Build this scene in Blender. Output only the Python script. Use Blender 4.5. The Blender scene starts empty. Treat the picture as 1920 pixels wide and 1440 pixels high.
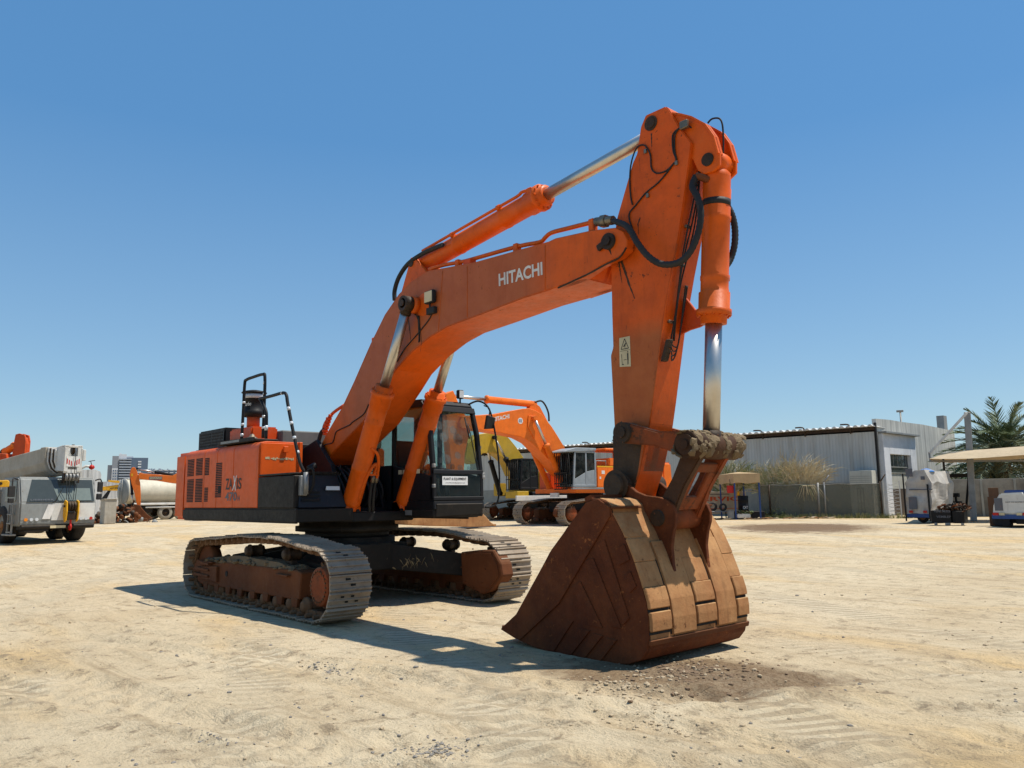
import bpy, bmesh, math, random
from mathutils import Vector, Matrix, noise
R = math.radians
scene = bpy.context.scene
COL = scene.collection
random.seed(7)

# ------------------------------------------------------------------ materials
def nodes_of(m):
    m.use_nodes = True
    nt = m.node_tree; nt.nodes.clear()
    return nt
def N(nt, t, **kw):
    n = nt.nodes.new(t)
    for k, v in kw.items():
        if k in n.inputs: n.inputs[k].default_value = v
        else: setattr(n, k, v)
    return n
def mixc(nt, fac, a, b):
    n = nt.nodes.new('ShaderNodeMix'); n.data_type = 'RGBA'
    for s, v in ((0, fac), (6, a), (7, b)):
        if isinstance(v, (tuple, list)): n.inputs[s].default_value = (v[0], v[1], v[2], 1)
        elif isinstance(v, (int, float)): n.inputs[s].default_value = v
        else: nt.links.new(v, n.inputs[s])
    return n.outputs[2]
def ramp(nt, val, a, b, lo=0., hi=1.):
    n = N(nt, 'ShaderNodeMapRange'); n.clamp = True
    nt.links.new(val, n.inputs[0])
    n.inputs[1].default_value = a; n.inputs[2].default_value = b
    n.inputs[3].default_value = lo; n.inputs[4].default_value = hi
    return n.outputs[0]
def noise_tex(nt, co, scale, detail=4, rough=.6, stretch=None, dist=0.):
    if stretch:
        mp = N(nt, 'ShaderNodeMapping'); mp.inputs['Scale'].default_value = stretch
        nt.links.new(co, mp.inputs[0]); co = mp.outputs[0]
    n = N(nt, 'ShaderNodeTexNoise'); n.inputs['Scale'].default_value = scale
    n.inputs['Detail'].default_value = detail; n.inputs['Roughness'].default_value = rough
    n.inputs['Distortion'].default_value = dist
    nt.links.new(co, n.inputs['Vector']); return n.outputs['Fac']
def mth(nt, op, a, b=None):
    n = N(nt, 'ShaderNodeMath'); n.operation = op
    for i, v in enumerate((a, b)):
        if v is None: continue
        if isinstance(v, (int, float)): n.inputs[i].default_value = v
        else: nt.links.new(v, n.inputs[i])
    return n.outputs[0]
def finish(nt, col, rough=.5, metal=0., bump=None, bstr=.3, bdist=.01, spec=.5, coat=0., alpha=None):
    b = N(nt, 'ShaderNodeBsdfPrincipled'); o = N(nt, 'ShaderNodeOutputMaterial')
    def put(k, v):
        if isinstance(v, (tuple, list)): b.inputs[k].default_value = (v[0], v[1], v[2], 1)
        elif isinstance(v, (int, float)): b.inputs[k].default_value = v
        else: nt.links.new(v, b.inputs[k])
    put('Base Color', col); put('Roughness', rough); put('Metallic', metal)
    put('Specular IOR Level', spec); put('Coat Weight', coat)
    if alpha is not None: put('Alpha', alpha)
    if bump is not None:
        bp = N(nt, 'ShaderNodeBump'); bp.inputs['Strength'].default_value = bstr
        bp.inputs['Distance'].default_value = bdist
        nt.links.new(bump, bp.inputs['Height']); nt.links.new(bp.outputs[0], b.inputs['Normal'])
    nt.links.new(b.outputs[0], o.inputs[0]); return b
def coords(nt): return N(nt, 'ShaderNodeTexCoord').outputs['Object']
def nz(nt):
    g = N(nt, 'ShaderNodeNewGeometry'); s = N(nt, 'ShaderNodeSeparateXYZ')
    nt.links.new(g.outputs['Normal'], s.inputs[0]); return s.outputs[2]

def nyc(nt):
    g = N(nt, 'ShaderNodeNewGeometry'); s = N(nt, 'ShaderNodeSeparateXYZ')
    nt.links.new(g.outputs['Normal'], s.inputs[0]); return s.outputs[1]
def worn(name, base, fade, chip=(.10, .045, .02), dust=(.42, .33, .22), rough=.42, fade_amt=.7, chip_at=.68,
         dust_amt=.5, scale=1., metal=0., bstr=.15, streak=.35, grime=.35, spec=.22, zones=(), side0=0.):
    m = bpy.data.materials.new(name); nt = nodes_of(m); co = coords(nt)
    n1 = noise_tex(nt, co, .9*scale, 5, .62)
    c = mixc(nt, ramp(nt, n1, .38, .68, 0, fade_amt), base, fade)
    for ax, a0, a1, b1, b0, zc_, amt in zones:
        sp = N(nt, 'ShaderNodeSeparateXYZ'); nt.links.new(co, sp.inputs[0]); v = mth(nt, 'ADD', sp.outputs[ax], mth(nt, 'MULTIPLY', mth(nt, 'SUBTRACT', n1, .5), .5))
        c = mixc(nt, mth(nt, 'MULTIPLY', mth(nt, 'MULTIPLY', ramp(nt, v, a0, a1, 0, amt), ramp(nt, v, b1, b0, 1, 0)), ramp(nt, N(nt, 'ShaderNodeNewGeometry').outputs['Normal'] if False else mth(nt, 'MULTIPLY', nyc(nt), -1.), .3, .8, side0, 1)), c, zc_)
    st = noise_tex(nt, co, 3.2*scale, 4, .65, stretch=(2.2, 2.2, .22))
    c = mixc(nt, ramp(nt, st, .55, .8, 0, streak), c, tuple(v*.45 for v in fade))
    n2 = noise_tex(nt, co, 11*scale, 8, .72)
    n3 = noise_tex(nt, co, 1.7*scale, 3, .5)
    chipf = mth(nt, 'MULTIPLY', ramp(nt, n2, chip_at, chip_at+.025), ramp(nt, n3, .45, .6))
    c = mixc(nt, chipf, c, chip)
    up = ramp(nt, nz(nt), .25, .95)
    n4 = noise_tex(nt, co, 5*scale, 6, .7)
    d = mth(nt, 'MULTIPLY', up, ramp(nt, n4, .35, .62, 0, dust_amt))
    d = mth(nt, 'MAXIMUM', d, ramp(nt, n4, .58, .85, 0, dust_amt*.55))
    c = mixc(nt, d, c, dust)
    n5 = noise_tex(nt, co, 2.6*scale, 9, .75)
    c = mixc(nt, ramp(nt, n5, .42, .72, 0, grime), c, tuple(v*.38 for v in base))
    n6 = noise_tex(nt, co, 34*scale, 3, .6, stretch=(1, 1, .12))
    c = mixc(nt, mth(nt, 'MULTIPLY', ramp(nt, n6, .63, .70), ramp(nt, n5, .5, .62, .0, .6)), c, chip)
    r = mth(nt, 'ADD', ramp(nt, n2, .3, .7, rough-.08, rough+.14), mth(nt, 'MULTIPLY', d, .4))
    finish(nt, c, r, metal, bump=n2, bstr=bstr, bdist=.01, spec=spec)
    return m

MT = {}
MT['orange'] = worn('orange_paint', (.72, .108, .003), (.50, .095, .012), rough=.42, fade_amt=.75, dust=(.50, .22, .085), dust_amt=.32, grime=.42, chip_at=.63, chip=(.09, .03, .012), bstr=.22)
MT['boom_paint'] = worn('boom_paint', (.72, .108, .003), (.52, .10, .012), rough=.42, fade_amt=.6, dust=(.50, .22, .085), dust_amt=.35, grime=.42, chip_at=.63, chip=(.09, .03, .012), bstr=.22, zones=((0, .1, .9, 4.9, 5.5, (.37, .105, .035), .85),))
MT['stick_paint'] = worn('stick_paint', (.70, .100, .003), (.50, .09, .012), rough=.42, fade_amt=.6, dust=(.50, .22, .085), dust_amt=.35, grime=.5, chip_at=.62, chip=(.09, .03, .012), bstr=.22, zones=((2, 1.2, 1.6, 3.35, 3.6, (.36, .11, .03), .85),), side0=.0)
MT['orange_body'] = worn('orange_body_paint', (.72, .100, .007), (.55, .088, .014), rough=.42, fade_amt=.6, dust=(.42, .22, .12), dust_amt=.22, chip_at=.72, scale=.8)
MT['orange_red'] = worn('orange_red_paint', (.62, .075, .010), (.48, .07, .02), rough=.42, fade_amt=.6)
MT['orange_far'] = worn('far_orange_paint', (.85, .17, .012), (.72, .15, .025), rough=.5, fade_amt=.6, dust_amt=.25)
MT['orange_bright'] = worn('bright_orange_paint', (.70, .15, .015), (.6, .16, .04), rough=.5, fade_amt=.5, dust_amt=.2)
MT['yellow'] = worn('yellow_paint', (.52, .32, .02), (.45, .3, .06), rough=.45, dust_amt=.3)
MT['yellow_bright'] = worn('bright_yellow_paint', (.75, .38, .01), (.65, .35, .05), rough=.5, dust_amt=.2)
MT['rust'] = worn('rusty_steel', (.10, .030, .009), (.17, .055, .017), chip=(.05, .025, .012), dust=(.24, .14, .07), rough=.75, fade_amt=.9, dust_amt=.5, bstr=.45)
MT['rust_side'] = worn('dark_rusty_plate', (.100, .023, .0065), (.165, .046, .013), chip=(.30, .10, .03), dust=(.22, .095, .035), rough=.72, fade_amt=1., dust_amt=.45, chip_at=.60, bstr=.9, grime=.7, spec=.2, scale=1.4)
MT['dusty_steel'] = worn('dust_covered_steel', (.44, .225, .09), (.30, .125, .045), chip=(.10, .035, .012), dust=(.54, .36, .18), rough=.8, fade_amt=1., dust_amt=.7, bstr=.7, chip_at=.6, streak=.7, grime=.5, scale=1.4)
MT['link'] = worn('scuffed_orange_steel', (.27, .055, .012), (.10, .045, .02), chip=(.06, .035, .02), dust=(.30, .22, .14), rough=.7, fade_amt=1., dust_amt=.7, chip_at=.55, scale=1.6, bstr=.5)
MT['mud'] = worn('dried_mud', (.20, .145, .085), (.13, .09, .05), dust=(.34, .26, .16), rough=.95, bstr=1., scale=2.2)
MT['shoe'] = worn('worn_steel_shoe', (.34, .275, .205), (.21, .15, .10), chip=(.11, .055, .03), dust=(.48, .385, .26), rough=.55, metal=.15, fade_amt=.9, chip_at=.6, dust_amt=.35, scale=1.8, bstr=.35, streak=0)
MT['dark_link'] = worn('dark_rusty_link', (.05, .022, .010), (.10, .045, .02), chip=(.25, .07, .02), dust=(.2, .14, .08), rough=.7, dust_amt=.35, scale=2, bstr=.6)
MT['chain'] = worn('rusty_chain', (.13, .065, .03), (.2, .11, .055), rough=.7, dust=(.3, .2, .12), scale=2, bstr=.5)
MT['black'] = worn('black_paint', (.008, .008, .009), (.014, .014, .015), chip=(.05, .035, .025), dust=(.10, .08, .06), rough=.5, dust_amt=.18, chip_at=.7)
MT['black_dusty'] = worn('dusty_black_paint', (.014, .012, .010), (.030, .025, .019), chip=(.1, .07, .05), dust=(.17, .13, .085), rough=.6, dust_amt=.4)
MT['sky_tint_black'] = worn('sky_tinted_black_paint', (.011, .014, .022), (.02, .023, .03), chip=(.12, .1, .08), dust=(.16, .15, .14), rough=.45, dust_amt=.3)  # bluish cast paints the sky's reflection into the black box
MT['grey_panel'] = worn('grey_weathered_panel', (.11, .115, .11), (.17, .175, .165), chip=(.06, .06, .06), dust=(.3, .27, .22), rough=.7, dust_amt=.5)
MT['rubber'] = worn('black_rubber', (.022, .022, .023), (.04, .038, .036), dust=(.12, .1, .08), rough=.6, dust_amt=.3, chip_at=.95)
MT['tyre'] = worn('dusty_tyre', (.03, .028, .027), (.06, .052, .045), dust=(.2, .16, .12), rough=.85, dust_amt=.5, chip_at=.95)
MT['grease'] = worn('greasy_steel', (.028, .017, .010), (.085, .050, .026), rough=.5, dust=(.20, .14, .085), chip=(.30, .09, .03), chip_at=.62, dust_amt=.6, scale=2, bstr=.8)
MT['white'] = worn('dirty_white_paint', (.62, .61, .57), (.52, .49, .43), chip=(.22, .14, .08), dust=(.42, .35, .26), rough=.5, dust_amt=.35, fade_amt=.6)
MT['crane_boom'] = worn('grimy_cream_paint', (.42, .38, .31), (.30, .25, .18), chip=(.14, .08, .05), dust=(.3, .22, .15), rough=.6, dust_amt=.5, scale=1.3)
MT['crane_grey'] = worn('grey_cab_paint', (.25, .26, .25), (.20, .20, .185), chip=(.15, .1, .07), dust=(.36, .3, .22), rough=.5, dust_amt=.3)
MT['cab_grey'] = worn('pale_grey_cab_paint', (.27, .30, .32), (.22, .24, .26), dust=(.4, .36, .3), rough=.5, dust_amt=.3)
MT['cream'] = worn('cream_tank_paint', (.62, .57, .44), (.5, .46, .35), chip=(.3, .22, .14), dust=(.42, .35, .25), rough=.5, dust_amt=.3, scale=.6)
MT['steel'] = worn('galvanised_steel', (.30, .30, .29), (.2, .2, .19), rough=.5, metal=.5, dust=(.35, .3, .22))
MT['dark'] = worn('dark_metal_and_gap_shade', (.012, .012, .012), (.02, .018, .016), rough=.7, dust_amt=.1)  # near-black metal; also painted in slots, holes and gaps in place of shade
MT['brass'] = worn('dull_fitting', (.25, .22, .17), (.15, .12, .08), rough=.4, metal=.7, scale=3)
MT['red'] = worn('red_lamp', (.5, .02, .015), (.4, .03, .02), rough=.3, dust_amt=.1)
MT['amber'] = worn('amber_lamp', (.8, .25, .01), (.7, .22, .02), rough=.3, dust_amt=.1)
MT['white_mark'] = worn('white_lettering', (.72, .70, .66), (.60, .56, .5), chip=(.5, .2, .08), rough=.5, dust_amt=.15, chip_at=.7)
MT['black_mark'] = worn('black_lettering', (.03, .03, .03), (.05, .045, .04), rough=.5, dust_amt=.1)
MT['grey_mark'] = worn('grey_lettering', (.10, .11, .13), (.16, .15, .15), rough=.5, dust_amt=.1, chip=(.4, .1, .03), chip_at=.6)
MT['decal'] = worn('cream_decal', (.62, .53, .33), (.5, .42, .25), rough=.5, dust_amt=.2)
MT['green_plant'] = worn('green_paint', (.08, .15, .06), (.1, .18, .08), rough=.6)
MT['blue'] = worn('blue_paint', (.03, .07, .22), (.05, .09, .22), rough=.5, dust_amt=.2)
MT['beige_cloth'] = worn('sun_bleached_beige_cloth', (.50, .39, .25), (.44, .34, .22), rough=.9, chip_at=.95, dust_amt=.2, bstr=.05)
MT['tan_cloth'] = worn('tan_canopy_cloth', (.52, .36, .19), (.45, .3, .16), rough=.9, chip_at=.95, dust_amt=.2, bstr=.05)
def simple(name, col, rough=.5, metal=0., **kw):
    m = bpy.data.materials.new(name); nt = nodes_of(m); co = coords(nt)
    n = noise_tex(nt, co, 7, 6, .65)
    c = mixc(nt, ramp(nt, n, .35, .7), tuple(v*.86 for v in col), col)
    finish(nt, c, rough, metal, bump=n, bstr=.06, **kw); return m
MT['chrome'] = simple('chrome_rod', (.60, .57, .52), .38, 1.)
MT['lamp_glass'] = simple('lamp_glass', (.55, .58, .6), .15)
def glass(name, tint, t=.6, rough=.03):
    m = bpy.data.materials.new(name); nt = nodes_of(m)
    tr = N(nt, 'ShaderNodeBsdfTransparent'); tr.inputs[0].default_value = (*tint, 1)
    co = coords(nt); dn = noise_tex(nt, co, 3, 5, .6)
    df = N(nt, 'ShaderNodeBsdfDiffuse'); df.inputs[0].default_value = (.25, .26, .24, 1)
    gl = N(nt, 'ShaderNodeBsdfGlossy'); gl.inputs[1].default_value = rough; gl.inputs[0].default_value = (.8, .85, .9, 1)
    m1 = N(nt, 'ShaderNodeMixShader'); nt.links.new(ramp(nt, dn, .4, .85, .02, 1-t), m1.inputs[0])
    nt.links.new(tr.outputs[0], m1.inputs[1]); nt.links.new(df.outputs[0], m1.inputs[2])
    fr = N(nt, 'ShaderNodeFresnel'); fr.inputs[0].default_value = 1.25
    m2 = N(nt, 'ShaderNodeMixShader'); nt.links.new(mth(nt, 'MULTIPLY', fr.outputs[0], .5), m2.inputs[0])
    nt.links.new(m1.outputs[0], m2.inputs[1]); nt.links.new(gl.outputs[0], m2.inputs[2])
    o = N(nt, 'ShaderNodeOutputMaterial'); nt.links.new(m2.outputs[0], o.inputs[0]); return m
MT['glass'] = glass('cab_glass', (.80, .86, .82), .90)
MT['dark_glass'] = glass('tinted_glass', (.18, .23, .22), .8)
MT['dot'] = glass('frosted_dot', (.6, .66, .72), .45, .3)

# ------------------------------------------------------------------ mesh builder
def unit(v): v = Vector(v); return v.normalized() if v.length > 1e-9 else Vector((0, 0, 1))
def frame_for(d):
    d = unit(d); a = Vector((0, 0, 1)) if abs(d.z) < .9 else Vector((1, 0, 0))
    u = d.cross(a).normalized(); return u, d.cross(u).normalized()
class MB:
    def __init__(s): s.v = []; s.f = []; s.sm = []; s.mi = []; s.cur = 0; s.M = None
    def add(s, vs, fs, smooth=False):
        b = len(s.v)
        if s.M is not None: vs = [s.M @ Vector(v) for v in vs]
        s.v += [tuple(v) for v in vs]
        for k, f in enumerate(fs):
            s.f.append([b+i for i in f]); s.sm.append(smooth[k] if isinstance(smooth, list) else smooth); s.mi.append(s.cur)
        return s
    def addbm(s, bm, smooth=False):
        bm.verts.index_update()
        s.add([v.co.copy() for v in bm.verts], [[v.index for v in f.verts] for f in bm.faces], smooth); bm.free(); return s
    def extr(s, pts3a, pts3b, bev=0., seg=1):
        n = len(pts3a)
        bm = bmesh.new()
        A = [bm.verts.new(p) for p in pts3a]; B = [bm.verts.new(p) for p in pts3b]
        bm.faces.new(A); bm.faces.new(B[::-1])
        for i in range(n): bm.faces.new((A[i], B[i], B[(i+1) % n], A[(i+1) % n]))
        bmesh.ops.recalc_face_normals(bm, faces=bm.faces[:])
        if bev > 0:
            try: bmesh.ops.bevel(bm, geom=bm.edges[:], offset=bev, segments=seg, affect='EDGES', clamp_overlap=True)
            except Exception: pass
        return s.addbm(bm)
    def py(s, pts, y0, y1, bev=0., seg=1):      # profile in X-Z, extruded along Y
        return s.extr([(x, y0, z) for x, z in pts], [(x, y1, z) for x, z in pts], bev, seg)
    def px(s, pts, x0, x1, bev=0., seg=1):      # profile in Y-Z
        return s.extr([(x0, y, z) for y, z in pts], [(x1, y, z) for y, z in pts], bev, seg)
    def pz(s, pts, z0, z1, bev=0., seg=1):      # profile in X-Y
        return s.extr([(x, y, z0) for x, y in pts], [(x, y, z1) for x, y in pts], bev, seg)
    def box(s, x0, x1, y0, y1, z0, z1, bev=0., seg=1):
        return s.py([(x0, z0), (x1, z0), (x1, z1), (x0, z1)], y0, y1, bev, seg)
    def cyl(s, p0, p1, r0, r1=None, seg=20, cap=True):
        r1 = r0 if r1 is None else r1
        p0, p1 = Vector(p0), Vector(p1); u, w = frame_for(p1-p0); vs = []; fs = []
        for p, r in ((p0, r0), (p1, r1)):
            for i in range(seg):
                a = 2*math.pi*i/seg; vs.append(p+u*math.cos(a)*r+w*math.sin(a)*r)
        for i in range(seg): fs.append((i, (i+1) % seg, seg+(i+1) % seg, seg+i))
        sm = [True]*seg
        if cap: fs += [tuple(range(seg))[::-1], tuple(range(seg, 2*seg))]; sm += [False, False]
        return s.add(vs, fs, sm)
    def bolts(s, c, d, rad, n, r=.014, h=.02, a0=0.):
        c = Vector(c); d = unit(d); u, w = frame_for(d)
        for i in range(n):
            a = a0+2*math.pi*i/n; p = c+(u*math.cos(a)+w*math.sin(a))*rad; s.cyl(p, p+d*h, r, seg=6)
        return s
    def tube(s, pts, r, seg=10, smooth=0, closed=False, rib=0):
        P = [Vector(p) for p in pts]
        if smooth:
            Q = []; n = len(P)
            for i in range(n-1):
                a = P[max(i-1, 0)]; b = P[i]; c = P[i+1]; d = P[min(i+2, n-1)]
                for k in range(smooth):
                    t = k/smooth
                    Q.append(.5*((2*b)+(-a+c)*t+(2*a-5*b+4*c-d)*t*t+(-a+3*b-3*c+d)*t**3))
            Q.append(P[-1]); P = Q
        n = len(P); vs = []; fs = []; u = None
        for i, p in enumerate(P):
            d = unit(P[min(i+1, n-1)]-P[max(i-1, 0)])
            if u is None: u, w = frame_for(d)
            else:
                u = (u-d*u.dot(d)).normalized(); w = d.cross(u)
            rr = (r[min(int(i*len(r)/n), len(r)-1)] if isinstance(r, (list, tuple)) else r)*(1+(.13 if rib and i % 2 else 0))
            for k in range(seg):
                a = 2*math.pi*k/seg; vs.append(p+u*math.cos(a)*rr+w*math.sin(a)*rr)
        for i in range(n-1):
            for k in range(seg): fs.append((i*seg+k, i*seg+(k+1) % seg, (i+1)*seg+(k+1) % seg, (i+1)*seg+k))
        sm = [True]*len(fs)
        fs += [tuple(range(seg))[::-1], tuple(range((n-1)*seg, n*seg))]; sm += [False, False]
        return s.add(vs, fs, sm)
    def lathe(s, prof, o, d, seg=24, caps=True):
        o = Vector(o); d = unit(d); u, w = frame_for(d); vs = []; fs = []; n = len(prof)
        for r, h in prof:
            for k in range(seg):
                a = 2*math.pi*k/seg; vs.append(o+d*h+(u*math.cos(a)+w*math.sin(a))*r)
        for i in range(n-1):
            for k in range(seg): fs.append((i*seg+k, i*seg+(k+1) % seg, (i+1)*seg+(k+1) % seg, (i+1)*seg+k))
        sm = [True]*len(fs)
        if caps and prof[0][0] > 1e-4: fs.append(tuple(range(seg))[::-1]); sm.append(False)
        if caps and prof[-1][0] > 1e-4: fs.append(tuple(range((n-1)*seg, n*seg))); sm.append(False)
        return s.add(vs, fs, sm)
    def strip(s, pts, y0, y1, t, bev=0.):       # thick bent plate following an X-Z polyline
        n = len(pts); out = []; inn = []
        for i in range(n):
            a = Vector(pts[max(i-1, 0)]); b = Vector(pts[min(i+1, n-1)]); d = (b-a).normalized()
            nn = Vector((-d.y, d.x)); p = Vector(pts[i]); out.append(tuple(p)); inn.append(tuple(p+nn*t))
        return s.py(out+inn[::-1], y0, y1, bev)
    def bar(s, p0, p1, w, h, bev=0.):
        p0, p1 = Vector(p0), Vector(p1); u, v = frame_for(p1-p0)
        q = [u*w/2+v*h/2, -u*w/2+v*h/2, -u*w/2-v*h/2, u*w/2-v*h/2]
        return s.extr([p0+a for a in q], [p1+a for a in q], bev)
    def quad(s, a, b, c, d): return s.add([a, b, c, d], [(0, 1, 2, 3)])
    def build(s, name, mat, parent=None, label=None, kind=None):
        me = bpy.data.meshes.new(name); me.from_pydata(s.v, [], s.f)
        ms = mat if isinstance(mat, (list, tuple)) else [mat]
        for m in ms: me.materials.append(MT[m] if isinstance(m, str) else m)
        me.polygons.foreach_set('use_smooth', s.sm); me.polygons.foreach_set('material_index', s.mi)
        me.update()
        o = bpy.data.objects.new(name, me); COL.objects.link(o)
        if parent is not None: o.parent = parent
        if label: o['label'] = label
        if kind: o['kind'] = kind
        return o
def tag(o, label, cat, group=None, kind=None):
    o['label'] = label; o['category'] = cat
    if group: o['group'] = group
    if kind: o['kind'] = kind
    return o
def thing(name, label, cat, loc=(0, 0, 0), rz=0., group=None):
    o = bpy.data.objects.new(name, None); COL.objects.link(o); o.empty_display_size = .2
    o.location = loc; o.rotation_euler = (0, 0, rz)
    return tag(o, label, cat, group)
def copy_tree(o, parent=None):
    c = o.copy(); COL.objects.link(c)
    if parent is not None: c.parent = parent
    for ch in o.children: copy_tree(ch, c)
    return c
def text_mesh(mb, s, origin, xdir, updir, size, bold=.0, width=None, depth=.0, shear=0.):
    cu = bpy.data.curves.new('letters', 'FONT'); cu.body = s; cu.size = 1.; cu.offset = bold; cu.shear = shear; cu.resolution_u = 3
    ob = bpy.data.objects.new('letters', cu); COL.objects.link(ob)
    dg = bpy.context.evaluated_depsgraph_get(); me = bpy.data.meshes.new_from_object(ob.evaluated_get(dg))
    bpy.data.objects.remove(ob); bpy.data.curves.remove(cu)
    xs = [v.co.x for v in me.vertices]; ys = [v.co.y for v in me.vertices]
    x0, x1, y0, y1 = min(xs), max(xs), min(ys), max(ys)
    X = unit(xdir); U = unit(updir); k = size/(y1-y0); kx = (width/(x1-x0)) if width else k
    O = Vector(origin)
    mb.add([O+X*(v.co.x-x0)*kx+U*(v.co.y-y0)*k for v in me.vertices], [list(p.vertices) for p in me.polygons])
    bpy.data.meshes.remove(me); return mb
def smooth01(t): t = max(0., min(1., t)); return t*t*(3-2*t)
def terrain(x, y):
    return .3*smooth01((math.hypot(x-9, y+4)-14)/20.)

# ================================================================== camera, light, sky
cam_d = bpy.data.cameras.new('camera'); cam = bpy.data.objects.new('camera', cam_d); COL.objects.link(cam); scene.camera = cam
cam_d.sensor_fit = 'HORIZONTAL'; cam_d.sensor_width = 36.; cam_d.lens = 27.80793767727151
cam_d.clip_start = .1; cam_d.clip_end = 4000
_f, _r, _u = Vector((-0.7374903082685407,0.6601127032367612,0.14268589361050585)), Vector((0.6655647436718739,0.7462388534294103,-0.012294129222999713)), Vector((0.11459326852379112,-0.08589989905590527,0.9896916641819409))
cam.matrix_world = Matrix(((_r.x, _u.x, -_f.x, 12.060177980582884), (_r.y, _u.y, -_f.y, -7.000865683187948), (_r.z, _u.z, -_f.z, 1.625589444806855), (0, 0, 0, 1)))
SUN_AZ, SUN_EL = 50., 66.      # degrees from +X towards +Y, and above the horizon
sd = Vector((math.cos(R(SUN_AZ))*math.cos(R(SUN_EL)), math.sin(R(SUN_AZ))*math.cos(R(SUN_EL)), math.sin(R(SUN_EL))))
sl_ = bpy.data.lights.new('sun', 'SUN'); sl_.energy = 5.7; sl_.angle = R(.5); sl_.color = (1., .95, .86)
so = bpy.data.objects.new('sun', sl_); COL.objects.link(so); so.rotation_euler = sd.to_track_quat('Z', 'Y').to_euler()
w = bpy.data.worlds.new('World'); scene.world = w; w.use_nodes = True
nt = w.node_tree; bg = nt.nodes['Background']; sky = nt.nodes.new('ShaderNodeTexSky'); sky.sky_type = 'NISHITA'; sky.sun_disc = False
sky.sun_elevation = R(SUN_EL); sky.sun_rotation = R(90-SUN_AZ); sky.altitude = 10; sky.air_density = 1.15; sky.dust_density = .15; sky.ozone_density = 3.5
hs_ = N(nt, 'ShaderNodeHueSaturation'); hs_.inputs['Saturation'].default_value = 1.2; nt.links.new(sky.outputs[0], hs_.inputs['Color'])
wz = N(nt, 'ShaderNodeSeparateXYZ'); nt.links.new(N(nt, 'ShaderNodeTexCoord').outputs['Generated'], wz.inputs[0])
grad = mixc(nt, ramp(nt, wz.outputs[2], .0, .42), (3.7, 5.7, 7.4), (1.15, 3.2, 6.3))
nt.links.new(mixc(nt, .55, hs_.outputs[0], grad), bg.inputs[0]); bg.inputs[1].default_value = .11
scene.view_settings.view_transform = 'Standard'; scene.view_settings.look = 'None'; scene.view_settings.exposure = 0
scene.render.engine = 'CYCLES'; scene.cycles.max_bounces = 6; scene.cycles.transparent_max_bounces = 12

# ================================================================== ground
def axis(lo, hi, c0, c1, step, far):
    v = []; x = c0
    while x < c1: v.append(x); x += step
    s = step; x = c1
    while x < hi: v.append(x); s = min(s*1.09, far); x += s
    v.append(hi); s = step; x = c0-step
    while x > lo: v.append(x); s = min(s*1.09, far); x -= s
    v.append(lo); return sorted(v)
def relief(x, y):
    d = math.hypot(x-12, y+7)
    if d > 70: return 0.
    k = 1-smooth01((d-30)/40)
    n = noise.noise(Vector((x*.45, y*.45, 0)))*.018+noise.noise(Vector((x*1.7, y*1.7, 3)))*.010
    a, b = x*.8+y*.6, -x*.6+y*.8
    m = noise.noise(Vector((a*.5, b*2.6, 7)))
    n += max(0, m)*.018
    n += noise.noise(Vector((x*6, y*6, 1)))*.006*max(0., min(1., .5+2*noise.noise(Vector((x*.6, y*.6, 11)))))
    if abs(x) < 3.4 and abs(y) < 2.4: n *= .3
    for ax_, ay_, dx_, dy_, wob in ((6., -3.6, .96, .28, .35), (2., -4.9, .90, .43, .5), (11., 3., .35, .94, .4)):
        t = (x-ax_)*dx_+(y-ay_)*dy_; s = -(x-ax_)*dy_+(y-ay_)*dx_+wob*math.sin(t*.35)
        for o in (-.9, .9):
            q = abs(s-o)
            if q < .42: n += -.026*math.exp(-(q/.17)**2)+.022*math.exp(-((q-.27)/.07)**2)+(.011*math.sin(t*24+(s-o)*8) if q < .2 else 0)
    # loose soil in front of the bucket
    q = math.exp(-(((x-7.9)/.8)**2+((y+.6)/.9)**2)); n += q*(.03*noise.noise(Vector((x*5, y*5, 4)))+.018*noise.noise(Vector((x*13, y*13, 9)))+.01)
    return n*k
xs = axis(-2500, 2500, 3.5, 12.5, .055, 90); ys = axis(-2500, 2500, -7.2, 3.5, .055, 90)
gv = []
for x in xs:
    for y in ys: gv.append((x, y, terrain(x, y)+relief(x, y)-.012))
ny = len(ys); gf = [(i*ny+j, (i+1)*ny+j, (i+1)*ny+j+1, i*ny+j+1) for i in range(len(xs)-1) for j in range(ny-1)]
me = bpy.data.meshes.new('ground'); me.from_pydata(gv, [], gf); me.polygons.foreach_set('use_smooth', [True]*len(gf)); me.update()
gm = bpy.data.materials.new('pale_sand'); nt = nodes_of(gm)
geo = N(nt, 'ShaderNodeNewGeometry').outputs['Position']
n1 = noise_tex(nt, geo, .35, 6, .6); n2 = noise_tex(nt, geo, 2.3, 8, .68); n3 = noise_tex(nt, geo, 22, 8, .72)
n5 = noise_tex(nt, geo, .12, 5, .62, stretch=(1, 3.2, 1)); n6 = noise_tex(nt, geo, 1.1, 6, .7, stretch=(.35, 2.4, 1), dist=.6)
n7 = noise_tex(nt, geo, 60, 6, .7); n8 = noise_tex(nt, geo, 5.5, 9, .78, dist=.5)
c = mixc(nt, ramp(nt, n1, .35, .66), (.545, .425, .265), (.64, .525, .35))
c = mixc(nt, ramp(nt, n5, .50, .64, 0, .75), c, (.60, .41, .19))
c = mixc(nt, ramp(nt, n2, .52, .70, 0, .6), c, (.38, .275, .16))
c = mixc(nt, ramp(nt, n6, .54, .66, 0, .55), c, (.34, .25, .145))
c = mixc(nt, mth(nt, 'MULTIPLY', ramp(nt, n8, .53, .60), ramp(nt, n2, .42, .6, .25, .9)), c, (.25, .19, .12))
c = mixc(nt, mth(nt, 'MULTIPLY', ramp(nt, n7, .56, .60, 0, .6), ramp(nt, n2, .40, .6, .2, 1)), c, (.25, .18, .11))
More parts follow.
